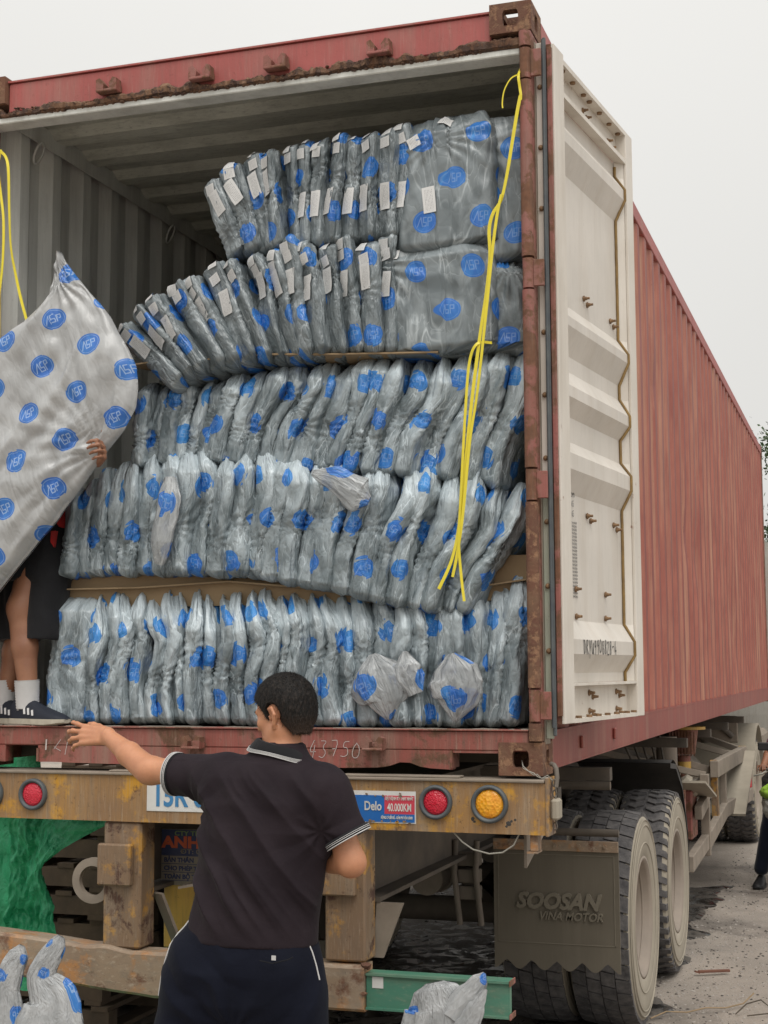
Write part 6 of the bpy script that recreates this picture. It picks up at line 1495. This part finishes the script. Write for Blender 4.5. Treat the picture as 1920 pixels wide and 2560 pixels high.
# polo shirt
polo_secs = [(.885, -.838, -.665, .226, .150), (.95, -.832, -.665, .221, .148), (1.08, -.812, -.665, .220, .145), (1.22, -.800, -.665, .226, .140), (1.34, -.785, -.665, .225, .130), (1.42, -.768, -.660, .185, .110), (1.475, -.752, -.655, .105, .085), (1.515, -.745, -.652, .074, .070)]
SLL = np.array([-1.165, -.585, 1.418]); SLR = np.array([-.503, -.655, 1.225])
def polo_sdf(P):
    d = stack(P, polo_secs)
    d = smin(d, cone(P, (-.93, -.655, 1.400), (-.60, -.665, 1.375), .085, .088), .06)
    d = smin(d, cone(P, (-.745, -.65, 1.44), (-.745, -.65, 1.49), .095, .075), .05)
    s1 = cone(P, (-.955, -.63, 1.405), SLL, .084, .070); ax = (SLL-np.array([-.955, -.63, 1.405])); L_ = np.linalg.norm(ax); s1 = np.maximum(s1, (P-SLL.astype(np.float32))@(ax/L_).astype(np.float32)-.001)
    s2 = cone(P, (-.585, -.66, 1.37), SLR, .085, .074); ax = (SLR-np.array([-.585, -.66, 1.37])); L_ = np.linalg.norm(ax); s2 = np.maximum(s2, (P-SLR.astype(np.float32))@(ax/L_).astype(np.float32)-.001)
    d = smin(d, s1, .055); d = smin(d, s2, .045)
    d = np.maximum(d, .888+.012*(P[..., 0]+.84)*-1-P[..., 2])
    nk = cone(P, (-.745, -.652, 1.49), (-.740, -.65, 1.60), .066, .064); return np.maximum(d, -nk)
V, Fc = sdf_mesh(polo_sdf, (-1.26, -.86, .87), (-.38, -.46, 1.545), .0055)
Nn = vnormals(V, Fc)
x, y_, z_ = V[:, 0], V[:, 1], V[:, 2]
# drag folds: across the back from the right shoulder down to the left, and round both armpits
w1 = fbm(x*5, z_*5, y_*3, 3)
t1 = (x+.85)*.80+(z_-1.2)*.60                   # coordinate across the diagonal folds (folds run down to the right)
body = np.clip((z_-.905)*8, 0, 1)*np.clip((1.47-z_)*8, 0, 1)
tq = t1+.22*(z_-1.2)**2+.02*w1
body = body*np.clip(-Nn[:, 1]*1.6, 0, 1)*np.clip((x+1.10)*12, 0, 1)*np.clip((-.50-x)*12, 0, 1)
fold = .034*((1-np.abs(np.sin(tq*PI/.098)))**1.3-.4)*np.clip(.72+.7*vnoise(x*4+4, z_*3.1, 5), .15, 1)*body
fold += .018*((1-np.abs(np.sin(tq*PI/.047+1)))**1.5-.4)*np.clip(.1+1.5*vnoise(x*6+9, z_*4, 7), 0, 1)*body
fold += .003*tri(t1*7.0+1.0*w1+.15)*np.clip(.45+fbm(x*2.4, z_*2.4, 2, 2)*1.4, 0, 1)*body
fold += .002*tri(t1*13+1.3*w1+.6)*np.clip(.25+fbm(x*4, z_*3.2, 8, 2)*1.5, 0, 1)*body
for (cx, cz, k, ph, A_) in ((-1.05, 1.31, 9, .2, .006), (-.575, 1.25, 8, .5, .005)):
    r_2 = np.hypot(x-cx, z_-cz); an = np.arctan2(z_-cz, x-cx); fold += A_*np.exp(-r_2/.13)*tri(an*k/(2*PI)+.35*w1+ph)*np.clip(r_2/.03, 0, 1)
fold += .006*fbm(x*6, z_*4, y_*5, 3)
fold = np.where(z_ > 1.47, fold*.15, fold)
V = V+Nn*fold[:, None]
polo = raw('polo_shirt', V, Fc, M['polo'], man)
# sleeve cuffs and collar with white stripes
def cuff(c, ax, r0, n=36, el=1.0):
    ax = np.array(ax, float); ax /= np.linalg.norm(ax)
    for a0, a1, mt, dr in ((-.020, -.001, M['knit'], .0015), (-.0008, .0022, M['wknit'], .003), (-.0075, -.0055, M['wknit'], .0032), (-.0125, -.011, M['wknit'], .0032)):
        mb = MB(); mb.lathe([(a0, r0-.006), (a0, r0+dr), (a1, r0+dr), (a1, r0-.006)], c, ax, n); mb.build('cuff_stripe' if mt is M['wknit'] else 'sleeve_cuff', mt, man)
cuff(SLL, SLL-np.array([-.955, -.63, 1.405]), .0725); cuff(SLR, SLR-np.array([-.585, -.66, 1.37]), .078)
# collar: stands round the neck, folded over, wider and lower towards the shoulders
cc = np.array([-.742, -.652, 1.50]); n = 60; P = []
for a in np.linspace(0, 2*PI, n+1)[:-1]:
    ca, sa = math.cos(a), math.sin(a); front = max(0, sa)       # +y is his front
    r_in = .0705; top = cc+np.array([r_in*ca*1.02, r_in*sa, .032-.022*front]); drop = .034
    mid = cc+np.array([(r_in+.009)*ca*1.04, (r_in+.009)*sa, .030-.022*front]); zt_ = -.20*ca*.085; top = top+np.array([0, 0, zt_]); mid = mid+np.array([0, 0, zt_]); lowp = np.array([0, 0, zt_*1.4])+cc+np.array([(r_in+.031)*ca*1.12, (r_in+.027)*sa, -.010-.028*front+.004*math.sin(3*a)])
    tilt = -.10*ca*r_in*2
    P.append([cc+np.array([r_in*ca, r_in*sa, -.02]), top, mid, mid*.45+lowp*.55+np.array([ca, sa, 0])*.003, lowp, lowp-np.array([ca, sa, 0])*.005+np.array([0, 0, -.001])])
P = np.array(P).transpose(1, 0, 2); mb = MB(); grid_mesh(P, closed_u=True, mb=mb); mb.build('collar', M['knit'], man)
for k0, wd in ((.985, .0017), (.90, .0010), (.83, .0010), (.76, .0010)):
    mb = MB(); pts = [tuple(P[2, i]*(1-k0)+P[4, i]*k0+np.array([math.cos(2*PI*i/n), math.sin(2*PI*i/n), .3])*(.0016+.010*k0*(1-k0))) for i in range(n)]
    mb.tube(pts, wd, 5, closed=True); mb.build('collar_stripe', M['wknit'], man)
# shorts
def shorts_sdf(P):
    d = stack(P, [(.60, -.86, -.66, .20, .10), (.70, -.875, -.66, .255, .145), (.80, -.862, -.66, .250, .160), (.90, -.845, -.66, .222, .148), (.955, -.84, -.66, .205, .138)])
    for hip, kn in (((-1.0, -.66, .80), (-1.10, -.655, .46)), ((-.74, -.66, .80), (-.675, -.63, .46))):
        l_ = cone(P, hip, kn, .135, .118); d = smin(d, l_, .05)
    d = np.maximum(d, .46-P[..., 2]); return d
V, Fc = sdf_mesh(shorts_sdf, (-1.28, -.88, .44), (-.50, -.46, .97), .0075)
Nn = vnormals(V, Fc); x, y_, z_ = V[:, 0], V[:, 1], V[:, 2]; w1 = fbm(x*4, z_*4, 2, 3)
fold = .008*tri((x+.86)*np.sign(x+.86)*4.5-(z_-.6)*5+1.1*w1)*np.clip(.5+fbm(x*3, z_*3, 6, 2), 0, 1)+.006*fbm(x*7, z_*5, y_*5, 3)+.006*tri(np.arctan2(z_-.62, x+.86)*12/(2*PI)+.4*w1)*np.exp(-np.hypot(x+.86, z_-.62)/.12)
V = V+Nn*fold[:, None]; shorts = raw('shorts', V, Fc, M['navy'], man)
def snap(pts, V, Nn, off):
    out = []
    for p in pts:
        p = np.array(p); k = int(np.argmin(((V-p)**2).sum(1))); out.append(tuple(V[k]+Nn[k]*off))
    return out
for pts in ([(-1.045, -.735, .955), (-1.068, -.735, .93), (-1.080, -.735, .90), (-1.100, -.735, .865), (-1.135, -.74, .82), (-1.165, -.735, .76), (-1.195, -.735, .70)], [(-.62, -.74, .91), (-.60, -.735, .87), (-.59, -.73, .83), (-.585, -.72, .78)]):
    pts = snap([tuple(np.array(p)+np.array([.0, .03, 0])) for p in pts], V, Nn, .001); mb = MB(); mb.tube(pts, .0026, 6); mb.build('piping', M['wknit'], man)
mb = MB(); mb.box(-.702, -.688, -.828, -.825, .862, .876); mb.build('back_pocket_tag', M['wknit'], man)
mb = MB(); mb.tube([(-.745, -.822, .858), (-.70, -.826, .852), (-.655, -.805, .862), (-.640, -.80, .87)], .0018, 5); mb.build('pocket_seam', M['knit'], man)
def shoe(parent, heel, toe_dir, L_=.275, up=0.0, mats=None, stripes=False, rot=0):
    """a trainer: lofted upper, sole, laces"""
    d = np.array(toe_dir, float); d /= np.linalg.norm(d); s = np.cross([0, 0, 1.], d); s /= np.linalg.norm(s); u3 = np.cross(d, s); h0 = np.array(heel, float)
    up_s = [(0, .028, .085, .0), (.03, .034, .108, .0), (.10, .036, .112, .0), (.22, .038, .112, 0), (.38, .041, .098, 0), (.55, .045, .078, 0), (.72, .047, .062, 0), (.88, .041, .048, 0), (.97, .028, .038, 0), (1.0, .010, .026, 0)]
    P = []; Q = []
    for (t, w_, h_, _) in up_s:
        c = h0+d*L_*t; row = []
        for k in range(13):
            a = PI*k/12; row.append(c+s*w_*math.cos(a)*(1.0 if h_ > .06 else 1)+u3*(.022+(h_-.022)*abs(math.sin(a))**.8))
        P.append(row)
        lift = .010*max(0, t-.8)/.2+.006*max(0, .1-t)/.1
        Q.append([c+s*(w_+.004)+u3*(.026), c+s*(w_+.005)+u3*(lift+.004), c+s*(w_*.8)+u3*lift, c-s*(w_*.8)+u3*lift, c-s*(w_+.005)+u3*(lift+.004), c-s*(w_+.004)+u3*.026])
    mb = MB(); grid_mesh(np.array(P)[:, ::-1], mb=mb); mb.add(P[0], [tuple(range(13))]); mb.add(P[-1], [tuple(range(13))[::-1]]); sh = mb.build('shoe', mats[0], parent)
    mb = MB(); grid_mesh(np.array(Q)[:, ::-1], mb=mb, smooth=False); mb.add(Q[0], [tuple(range(6))]); mb.add(Q[-1], [tuple(range(6))[::-1]]); mb.build('sole', mats[1], sh)
    for k in range(6):
        c = h0+d*L_*(.34+.055*k); hh = .092-.006*k-.004*k; mb = MB(); q1 = 1 if k % 2 else -1
        mb.tube([c+s*.022*q1+u3*(hh-.016), c+u3*(hh+.001)+d*.004, c-s*.022*q1+u3*(hh-.016)+d*.010], .0028, 6); mb.build('lace', mats[2], sh)
    if stripes:
        for q1 in (1, -1):
            for k in range(3):
                t0 = .34+.085*k; c = h0+d*L_*t0; pts = []
                for j, (a, dt) in enumerate(((.20, .0), (.62, .035), (1.0, .075))):
                    w_, h_ = np.interp(t0+dt, [r[0] for r in up_s], [r[1] for r in up_s]), np.interp(t0+dt, [r[0] for r in up_s], [r[2] for r in up_s])
                    pts.append(h0+d*L_*(t0-dt*.9)+s*q1*(w_*math.cos(a)+.0022)+u3*(.022+(h_-.022)*math.sin(a)**.8+.0006))
                pts = [np.array(p) for p in pts]; mb = MB(); ww = d*.0065
                rows2 = np.array([[p-ww, p+ww] for p in pts]); grid_mesh(rows2 if q1 > 0 else rows2[:, ::-1], mb=mb); mb.build('stripe', M['wknit'], sh)
            for k in range(3):
                c = h0+d*L_*(.19+.012*k)+s*q1*(.0375)+u3*(.062); mb = MB(); mb.bar(c-u3*.004-d*.003, c+u3*(.003+.003*k)+d*.001, .0022, .001); mb.build('bar_mark', M['wknit'], sh)
    return sh
def sock(parent, ank, up_to, r=.042):
    mb = MB(); a = np.array(ank, float); b_ = np.array(up_to, float); pts = []; rs = []
    for i in range(22): k = i/21; pts.append(a*(1-k)+b_*k); rs.append(r*(1+.10*k)+(.0022 if i % 2 else 0))
    mb.tube(pts, rs, 18); mb.build('sock', M['wknit'], parent)
shm = [plain('navy_trainer_mesh', (.010, .014, .026), .7, bump=.6, fine=300), plain('cream_sole', (.50, .46, .37), .7, (.38, .34, .27), 30), plain('blue_lace', (.04, .05, .12), .8)]
for ank, dr in ((legL[2], (-.2, 1, 0)), (legR[2], (.1, 1, 0))):
    d_ = np.array(dr)/np.linalg.norm(dr); shoe(man, (ank[0]-d_[0]*.07, ank[1]-d_[1]*.07, .0), dr, mats=[M['black'], shm[1], shm[2]])

# ---- the worker standing in the container behind the carried bag
wk = thing('person', (-2.2, .15, 1.55), 'worker in black shorts and white socks standing in the container behind the big bag', 'person')
F0 = 1.5515
lgA = [(-2.13, .20, 2.42), (-2.205, .10, 2.03), (-2.150, .075, 1.675)]; lgB = [(-2.29, .22, 2.42), (-2.265, .21, 2.0), (-2.335, .20, 1.67)]
W2 = np.array([-1.80, -.02, 2.615]); E2 = np.array([-1.93, .16, 2.72]); S2 = np.array([-2.02, .20, 2.98])
fh = hand_parts(W2, (.62, -.62, .30), (.75, .35, .25), (-.2, -.2, 1.), L=.175, spread=.06, fingers=[(.7, .9, .7), (.75, .95, .7), (.8, 1.0, .7), (.85, 1.0, .7)], thumb=(.3, -.1, .9))
W3 = np.array([-2.45, -.02, 2.75]); fh2 = hand_parts(W3, (-.5, -.6, .2), (-.7, .3, .3), (0, 0, 1.), curl=(.6, .8, .6))
def wk_sdf(P):
    d = stack(P, [(2.3, -2.19, .22, .14, .10), (2.6, -2.19, .22, .14, .10), (2.85, -2.2, .22, .17, .11), (2.98, -2.2, .22, .16, .09), (3.04, -2.2, .22, .06, .06)])
    d = smin(d, cone(P, (-2.2, .22, 3.0), (-2.2, .21, 3.10), .055, .052), .04); d = smin(d, ell(P, (-2.2, .20, 3.17), (.075, .095, .105)), .03); d = smin(d, ell(P, (-2.2, .14, 3.11), (.05, .05, .05)), .03)
    d = smin(d, cone(P, (-2.2, .10, 3.16), (-2.2, .09, 3.13), .010, .013), .01)
    for q in (-1, 1): d = smin(d, ell(P, (-2.2+q*.078, .21, 3.15), (.008, .018, .028)), .006)
    for a, b_, c in ((S2, E2, W2), ((-2.36, .2, 2.96), (-2.42, .14, 2.76), W3)):
        d = smin(d, cone(P, a, b_, .05, .042), .03); d = smin(d, cone(P, b_, c, .040, .026), .02)
    for a, b_, ra, rb in fh+fh2: d = smin(d, cone(P, a, b_, ra, rb), .005)
    for lg in (lgA, lgB):
        m_ = np.array(lg[1])*.55+np.array(lg[2])*.45; d = smin(d, cone(P, lg[0], lg[1], .085, .058), .03); d = smin(d, cone(P, lg[1], m_, .055, .054), .03); d = smin(d, cone(P, m_, lg[2], .052, .036), .02)
    return d
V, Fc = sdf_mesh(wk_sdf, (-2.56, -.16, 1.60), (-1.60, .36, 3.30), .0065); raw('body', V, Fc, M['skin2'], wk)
def top_sdf(P):
    d = stack(P, [(2.36, -2.19, .22, .17, .125), (2.6, -2.19, .22, .165, .12), (2.85, -2.2, .22, .195, .13), (2.96, -2.2, .22, .18, .105), (3.03, -2.2, .22, .075, .075)])
    for a, b_ in (((-2.05, .22, 2.95), (-1.985, .19, 2.85)), ((-2.34, .22, 2.95), (-2.39, .17, 2.85))): d = smin(d, cone(P, a, b_, .07, .068), .04)
    return d
V, Fc = sdf_mesh(top_sdf, (-2.52, .04, 2.34), (-1.88, .38, 3.05), .009); V = V+vnormals(V, Fc)*(.006*tri(V[:, 0]*6+V[:, 2]*9+fbm(V[:, 0]*4, V[:, 2]*4, 1)))[:, None]
raw('red_shirt', V, Fc, cloth('red_cloth', (.45, .03, .03)), wk)
mb = MB(); mb.add([(-2.065, .085, 2.345), (-2.035, .075, 2.345), (-2.045, .08, 2.275), (-2.065, .082, 2.30)], [(0, 1, 2, 3)]); mb.add([(-2.065, .10, 2.345), (-2.035, .09, 2.345), (-2.045, .09, 2.275)], [(0, 2, 1)]); mb.build('shirt_hem', cloth('red_cloth2', (.55, .03, .03)), wk)
def sh2(P):
    d = stack(P, [(2.15, -2.19, .19, .18, .13), (2.35, -2.19, .21, .165, .13), (2.45, -2.19, .22, .155, .125)])
    for hip, kn in (((-2.12, .19, 2.28), (-2.125, .13, 1.90)), ((-2.28, .21, 2.28), (-2.275, .20, 1.90))): d = smin(d, cone(P, hip, kn, .100, .088), .02)
    return np.maximum(d, 1.900-P[..., 2])
V, Fc = sdf_mesh(sh2, (-2.46, .0, 1.885), (-1.95, .40, 2.47), .0085); Nn = vnormals(V, Fc)
V = V+Nn*(.007*tri(V[:, 0]*7+V[:, 2]*2+fbm(V[:, 0]*5, V[:, 2]*3, 4, 3))+.005*fbm(V[:, 0]*9, V[:, 2]*6, V[:, 1]*5, 3))[:, None]
raw('black_shorts', V, Fc, cloth('charcoal_cloth', (.016, .016, .018), .75, .2), wk)
for lg, hl, dr in ((lgA, (-2.225, .100, F0+.003), (1, -.34, 0)), (lgB, (-2.405, .22, F0), (1, -.36, 0))):
    shoe(wk, hl, dr, L_=.315, mats=shm, stripes=True); a = np.array(lg[2]); sock(wk, (a[0]-.004, a[1]+.004, 1.62), (a[0]-.008, a[1], 1.735), .045)

# ---- motorbike and rider at the right edge
mk = thing('motorbike', (.56, 7.3, 0), 'dusty motorbike at the right edge with an orange indicator and a front basket', 'motorbike')
ox, oy = .56, 0
def wheel_b(y):
    mb = MB(); mb.tube([(ox, y+.26*math.cos(a), .29+.26*math.sin(a)) for a in np.linspace(0, 2*PI, 33)[:-1]], .032, 8, closed=True); wb = mb.build('wheel', M['tread'], mk)
    mb = MB(); mb.cyl((ox, y, .29), (1, 0, 0), .05, .1, 14)
    for k in range(12): a = k*PI/6; mb.bar((ox, y, .29), (ox, y+.24*math.cos(a), .29+.24*math.sin(a)), .006)
    mb.build('spokes', M['iron'], wb)
wheel_b(6.85); wheel_b(8.08)
mb = MB(); mb.tube([(ox-.06, 6.85, .29), (ox-.06, 7.0, .62), (ox, 7.1, .98)], .018, 8); mb.tube([(ox+.06, 6.85, .29), (ox+.06, 7.0, .62), (ox, 7.1, .98)], .018, 8); mb.build('front_fork', M['iron'], mk)
mb = MB(); mb.prism([(6.92, .55), (6.98, .98), (7.12, .98), (7.2, .45), (7.5, .35), (7.5, .30), (7.05, .32)], 0, ox-.17, ox+.17); mb.build('leg_shield', plain('grey_plastic', (.30, .31, .32), .35), mk)
mb = MB(); mb.prism([(7.5, .35), (7.6, .68), (8.3, .80), (8.35, .70), (8.0, .45)], 0, ox-.12, ox+.12); mb.build('side_panel', plain('dark_red_plastic', (.12, .02, .03), .3), mk)
mb = MB(); mb.box(ox-.13, ox+.13, 7.52, 8.25, .74, .82, 0, .03); mb.build('seat', M['black'], mk)
mb = MB(); mb.tube([(ox-.36, 7.22, 1.02), (ox-.22, 7.12, 1.03), (ox, 7.10, 1.0), (ox+.22, 7.12, 1.03), (ox+.36, 7.22, 1.02)], .013, 8); mb.build('handlebar', M['iron'], mk)
mb = MB(); mb.prism([(6.93, .95), (6.90, 1.06), (7.0, 1.12), (7.15, 1.08), (7.12, .96)], 0, ox-.16, ox+.16); mb.build('handlebar_cowl', plain('grey_plastic2', (.25, .26, .27), .35), mk)
mb = MB(); mb.lathe([(0, .085), (.02, .08), (.04, .05), (.045, 0)], (ox, 6.905, 1.02), (0, -1, 0), 20); mb.build('headlight', M['white'], mk)
for q in (-1, 1):
    mb = MB(); mb.box(ox+q*.20-.045, ox+q*.20+.045, 6.98, 7.06, .985, 1.045, 0, .015); mb.build('indicator', M['lamb'], mk)
    mb = MB(); mb.tube([(ox+q*.30, 7.17, 1.01), (ox+q*.33, 7.06, .995), (ox+q*.40, 7.10, .975)], .008, 6); mb.build('brake_lever', M['wire'], mk)
    mb = MB(); mb.tube([(ox+q*.22, 7.13, 1.03), (ox+q*.28, 7.12, 1.20)], .006, 6); mb.box(ox+q*.30-.06, ox+q*.30+.06, 7.11, 7.13, 1.19, 1.26, 0, .008); mb.build('mirror', M['black'], mk)
mb = MB()
for k in range(5): mb.bar((ox-.16, 6.72, .66+.06*k), (ox+.16, 6.72, .66+.06*k), .006); mb.bar((ox-.16, 6.72, .66+.06*k), (ox-.16, 6.95, .66+.06*k), .006)
for k in range(7): mb.bar((ox-.16+.053*k, 6.72, .66), (ox-.16+.053*k, 6.72, .90), .006)
mb.build('basket', M['iron'], mk)
gb = thing('carrier_bag', (.56, 7.3, 0), 'lime green and clear carrier bag stuffed in the motorbike basket', 'bag')
mb = MB(); V = []
def bagball(c, r, seed, mat, nm):
    th = np.linspace(0, 2*PI, 33)[:-1]; ph = np.linspace(.05, PI-.05, 20); T_, H_ = np.meshgrid(th, ph); X_ = np.sin(H_)*np.cos(T_); Y_ = np.sin(H_)*np.sin(T_); Z_ = np.cos(H_)
    rr3 = 1+.18*fbm(X_*3, Y_*3, Z_*3+seed, 3)+.05*tri(T_*3+H_*2); mb = MB(); grid_mesh(np.stack([c[0]+r[0]*X_*rr3, c[1]+r[1]*Y_*rr3, c[2]+r[2]*Z_*rr3], -1), closed_u=True, mb=mb); mb.build(nm, mat, gb)
bagball((ox-.17, 6.84, .86), (.16, .12, .08), 2, plain('lime_bag', (.36, .62, .08), .35), 'bag_top'); bagball((ox-.17, 6.84, .74), (.15, .12, .12), 5, plain('clear_bag', (.45, .46, .42), .3), 'bag_lower')
rd = thing('person', (.56, 7.3, 0), 'motorbike rider in a maroon shirt at the right edge, hand on the handlebar', 'person')
RW3 = np.array([ox-.33, 7.24, 1.035]); rh3 = hand_parts(RW3+np.array([.0, .05, .01]), (-.1, -1, .05), (0, .1, 1.), (1, 0, 0), curl=(.7, .9, .6), L=.18); lh3 = hand_parts(np.array([ox+.33, 7.28, 1.045]), (.1, -1, .05), (0, .1, 1.), (-1, 0, 0), curl=(.7, .9, .6), L=.18)
def rd_sdf(P):
    d = stack(P, [(.84, ox, 7.78, .16, .12), (1.1, ox, 7.74, .15, .11), (1.3, ox, 7.70, .19, .12), (1.38, ox, 7.69, .15, .09), (1.44, ox, 7.68, .06, .06)])
    d = smin(d, cone(P, (ox, 7.68, 1.40), (ox, 7.66, 1.50), .055, .055), .03); d = smin(d, ell(P, (ox, 7.64, 1.60), (.078, .098, .12)), .03)
    d = smin(d, cone(P, (ox, 7.54, 1.60), (ox, 7.53, 1.57), .01, .013), .01)
    for sx, wr in ((-1, RW3), (1, np.array([ox+.33, 7.24, 1.035]))):
        d = smin(d, cone(P, (ox+sx*.19, 7.70, 1.34), (ox+sx*.30, 7.52, 1.13), .05, .042), .03); d = smin(d, cone(P, (ox+sx*.30, 7.52, 1.13), wr+np.array([0, .05, .01]), .042, .028), .02)
    for a, b_, ra, rb in rh3+lh3: d = smin(d, cone(P, a, b_, ra, rb), .006)
    return d
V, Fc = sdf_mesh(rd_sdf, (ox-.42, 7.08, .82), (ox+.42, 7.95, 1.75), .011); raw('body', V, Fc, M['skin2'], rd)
def rs_sdf(P):
    d = stack(P, [(.82, ox, 7.78, .19, .14), (1.1, ox, 7.74, .18, .13), (1.3, ox, 7.70, .215, .14), (1.38, ox, 7.69, .17, .11), (1.44, ox, 7.68, .08, .08)])
    for sx in (-1, 1): d = smin(d, cone(P, (ox+sx*.18, 7.70, 1.33), (ox+sx*.265, 7.585, 1.205), .075, .068), .03)
    return d
V, Fc = sdf_mesh(rs_sdf, (ox-.38, 7.45, .80), (ox+.38, 7.97, 1.46), .013); V = V+vnormals(V, Fc)*(.008*tri(V[:, 0]*5+V[:, 2]*6+fbm(V[:, 0]*4, V[:, 2]*4, 1)))[:, None]; raw('maroon_shirt', V, Fc, cloth('maroon_cloth', (.11, .012, .035)), rd)
def tr_sdf(P):
    d = ell(P, (ox, 7.82, .88), (.18, .17, .12))
    for sx in (-1, 1):
        kx = ox+sx*.26; fx = ox+sx*.38 if sx < 0 else ox+.22
        d = smin(d, cone(P, (ox+sx*.10, 7.80, .88), (kx, 7.40, .72), .095, .075), .04); d = smin(d, cone(P, (kx, 7.40, .72), (fx, 7.36, .16), .078, .062), .03)
    return d
V, Fc = sdf_mesh(tr_sdf, (ox-.55, 7.2, .10), (ox+.45, 8.02, 1.02), .013); V = V+vnormals(V, Fc)*(.006*fbm(V[:, 0]*10, V[:, 2]*8, V[:, 1]*8, 3))[:, None]; raw('trousers', V, Fc, cloth('dark_denim', (.012, .016, .03)), rd)
shoe(rd, (ox-.38, 7.44, .004), (-.1, -1, 0), mats=[M['black'], M['black'], M['black']]); shoe(rd, (ox+.22, 7.44, .004), (.1, -1, 0), mats=[M['black'], M['black'], M['black']])
mb = MB(); P = []
for ph in np.linspace(0, 1.7, 10): P.append([(ox+.10*math.sin(ph)*math.cos(a), 7.65+.12*math.sin(ph)*math.sin(a), 1.60+.135*math.cos(ph)) for a in np.linspace(0, 2*PI, 25)[:-1]])
grid_mesh(np.array(P)[:, ::-1], closed_u=True, mb=mb); mb.build('helmet', plain('helmet_shell', (.25, .26, .28), .25), rd)
for o in (mk, rd, gb): o.scale = (.93, .93, .93)
bpy.context.view_layer.update()
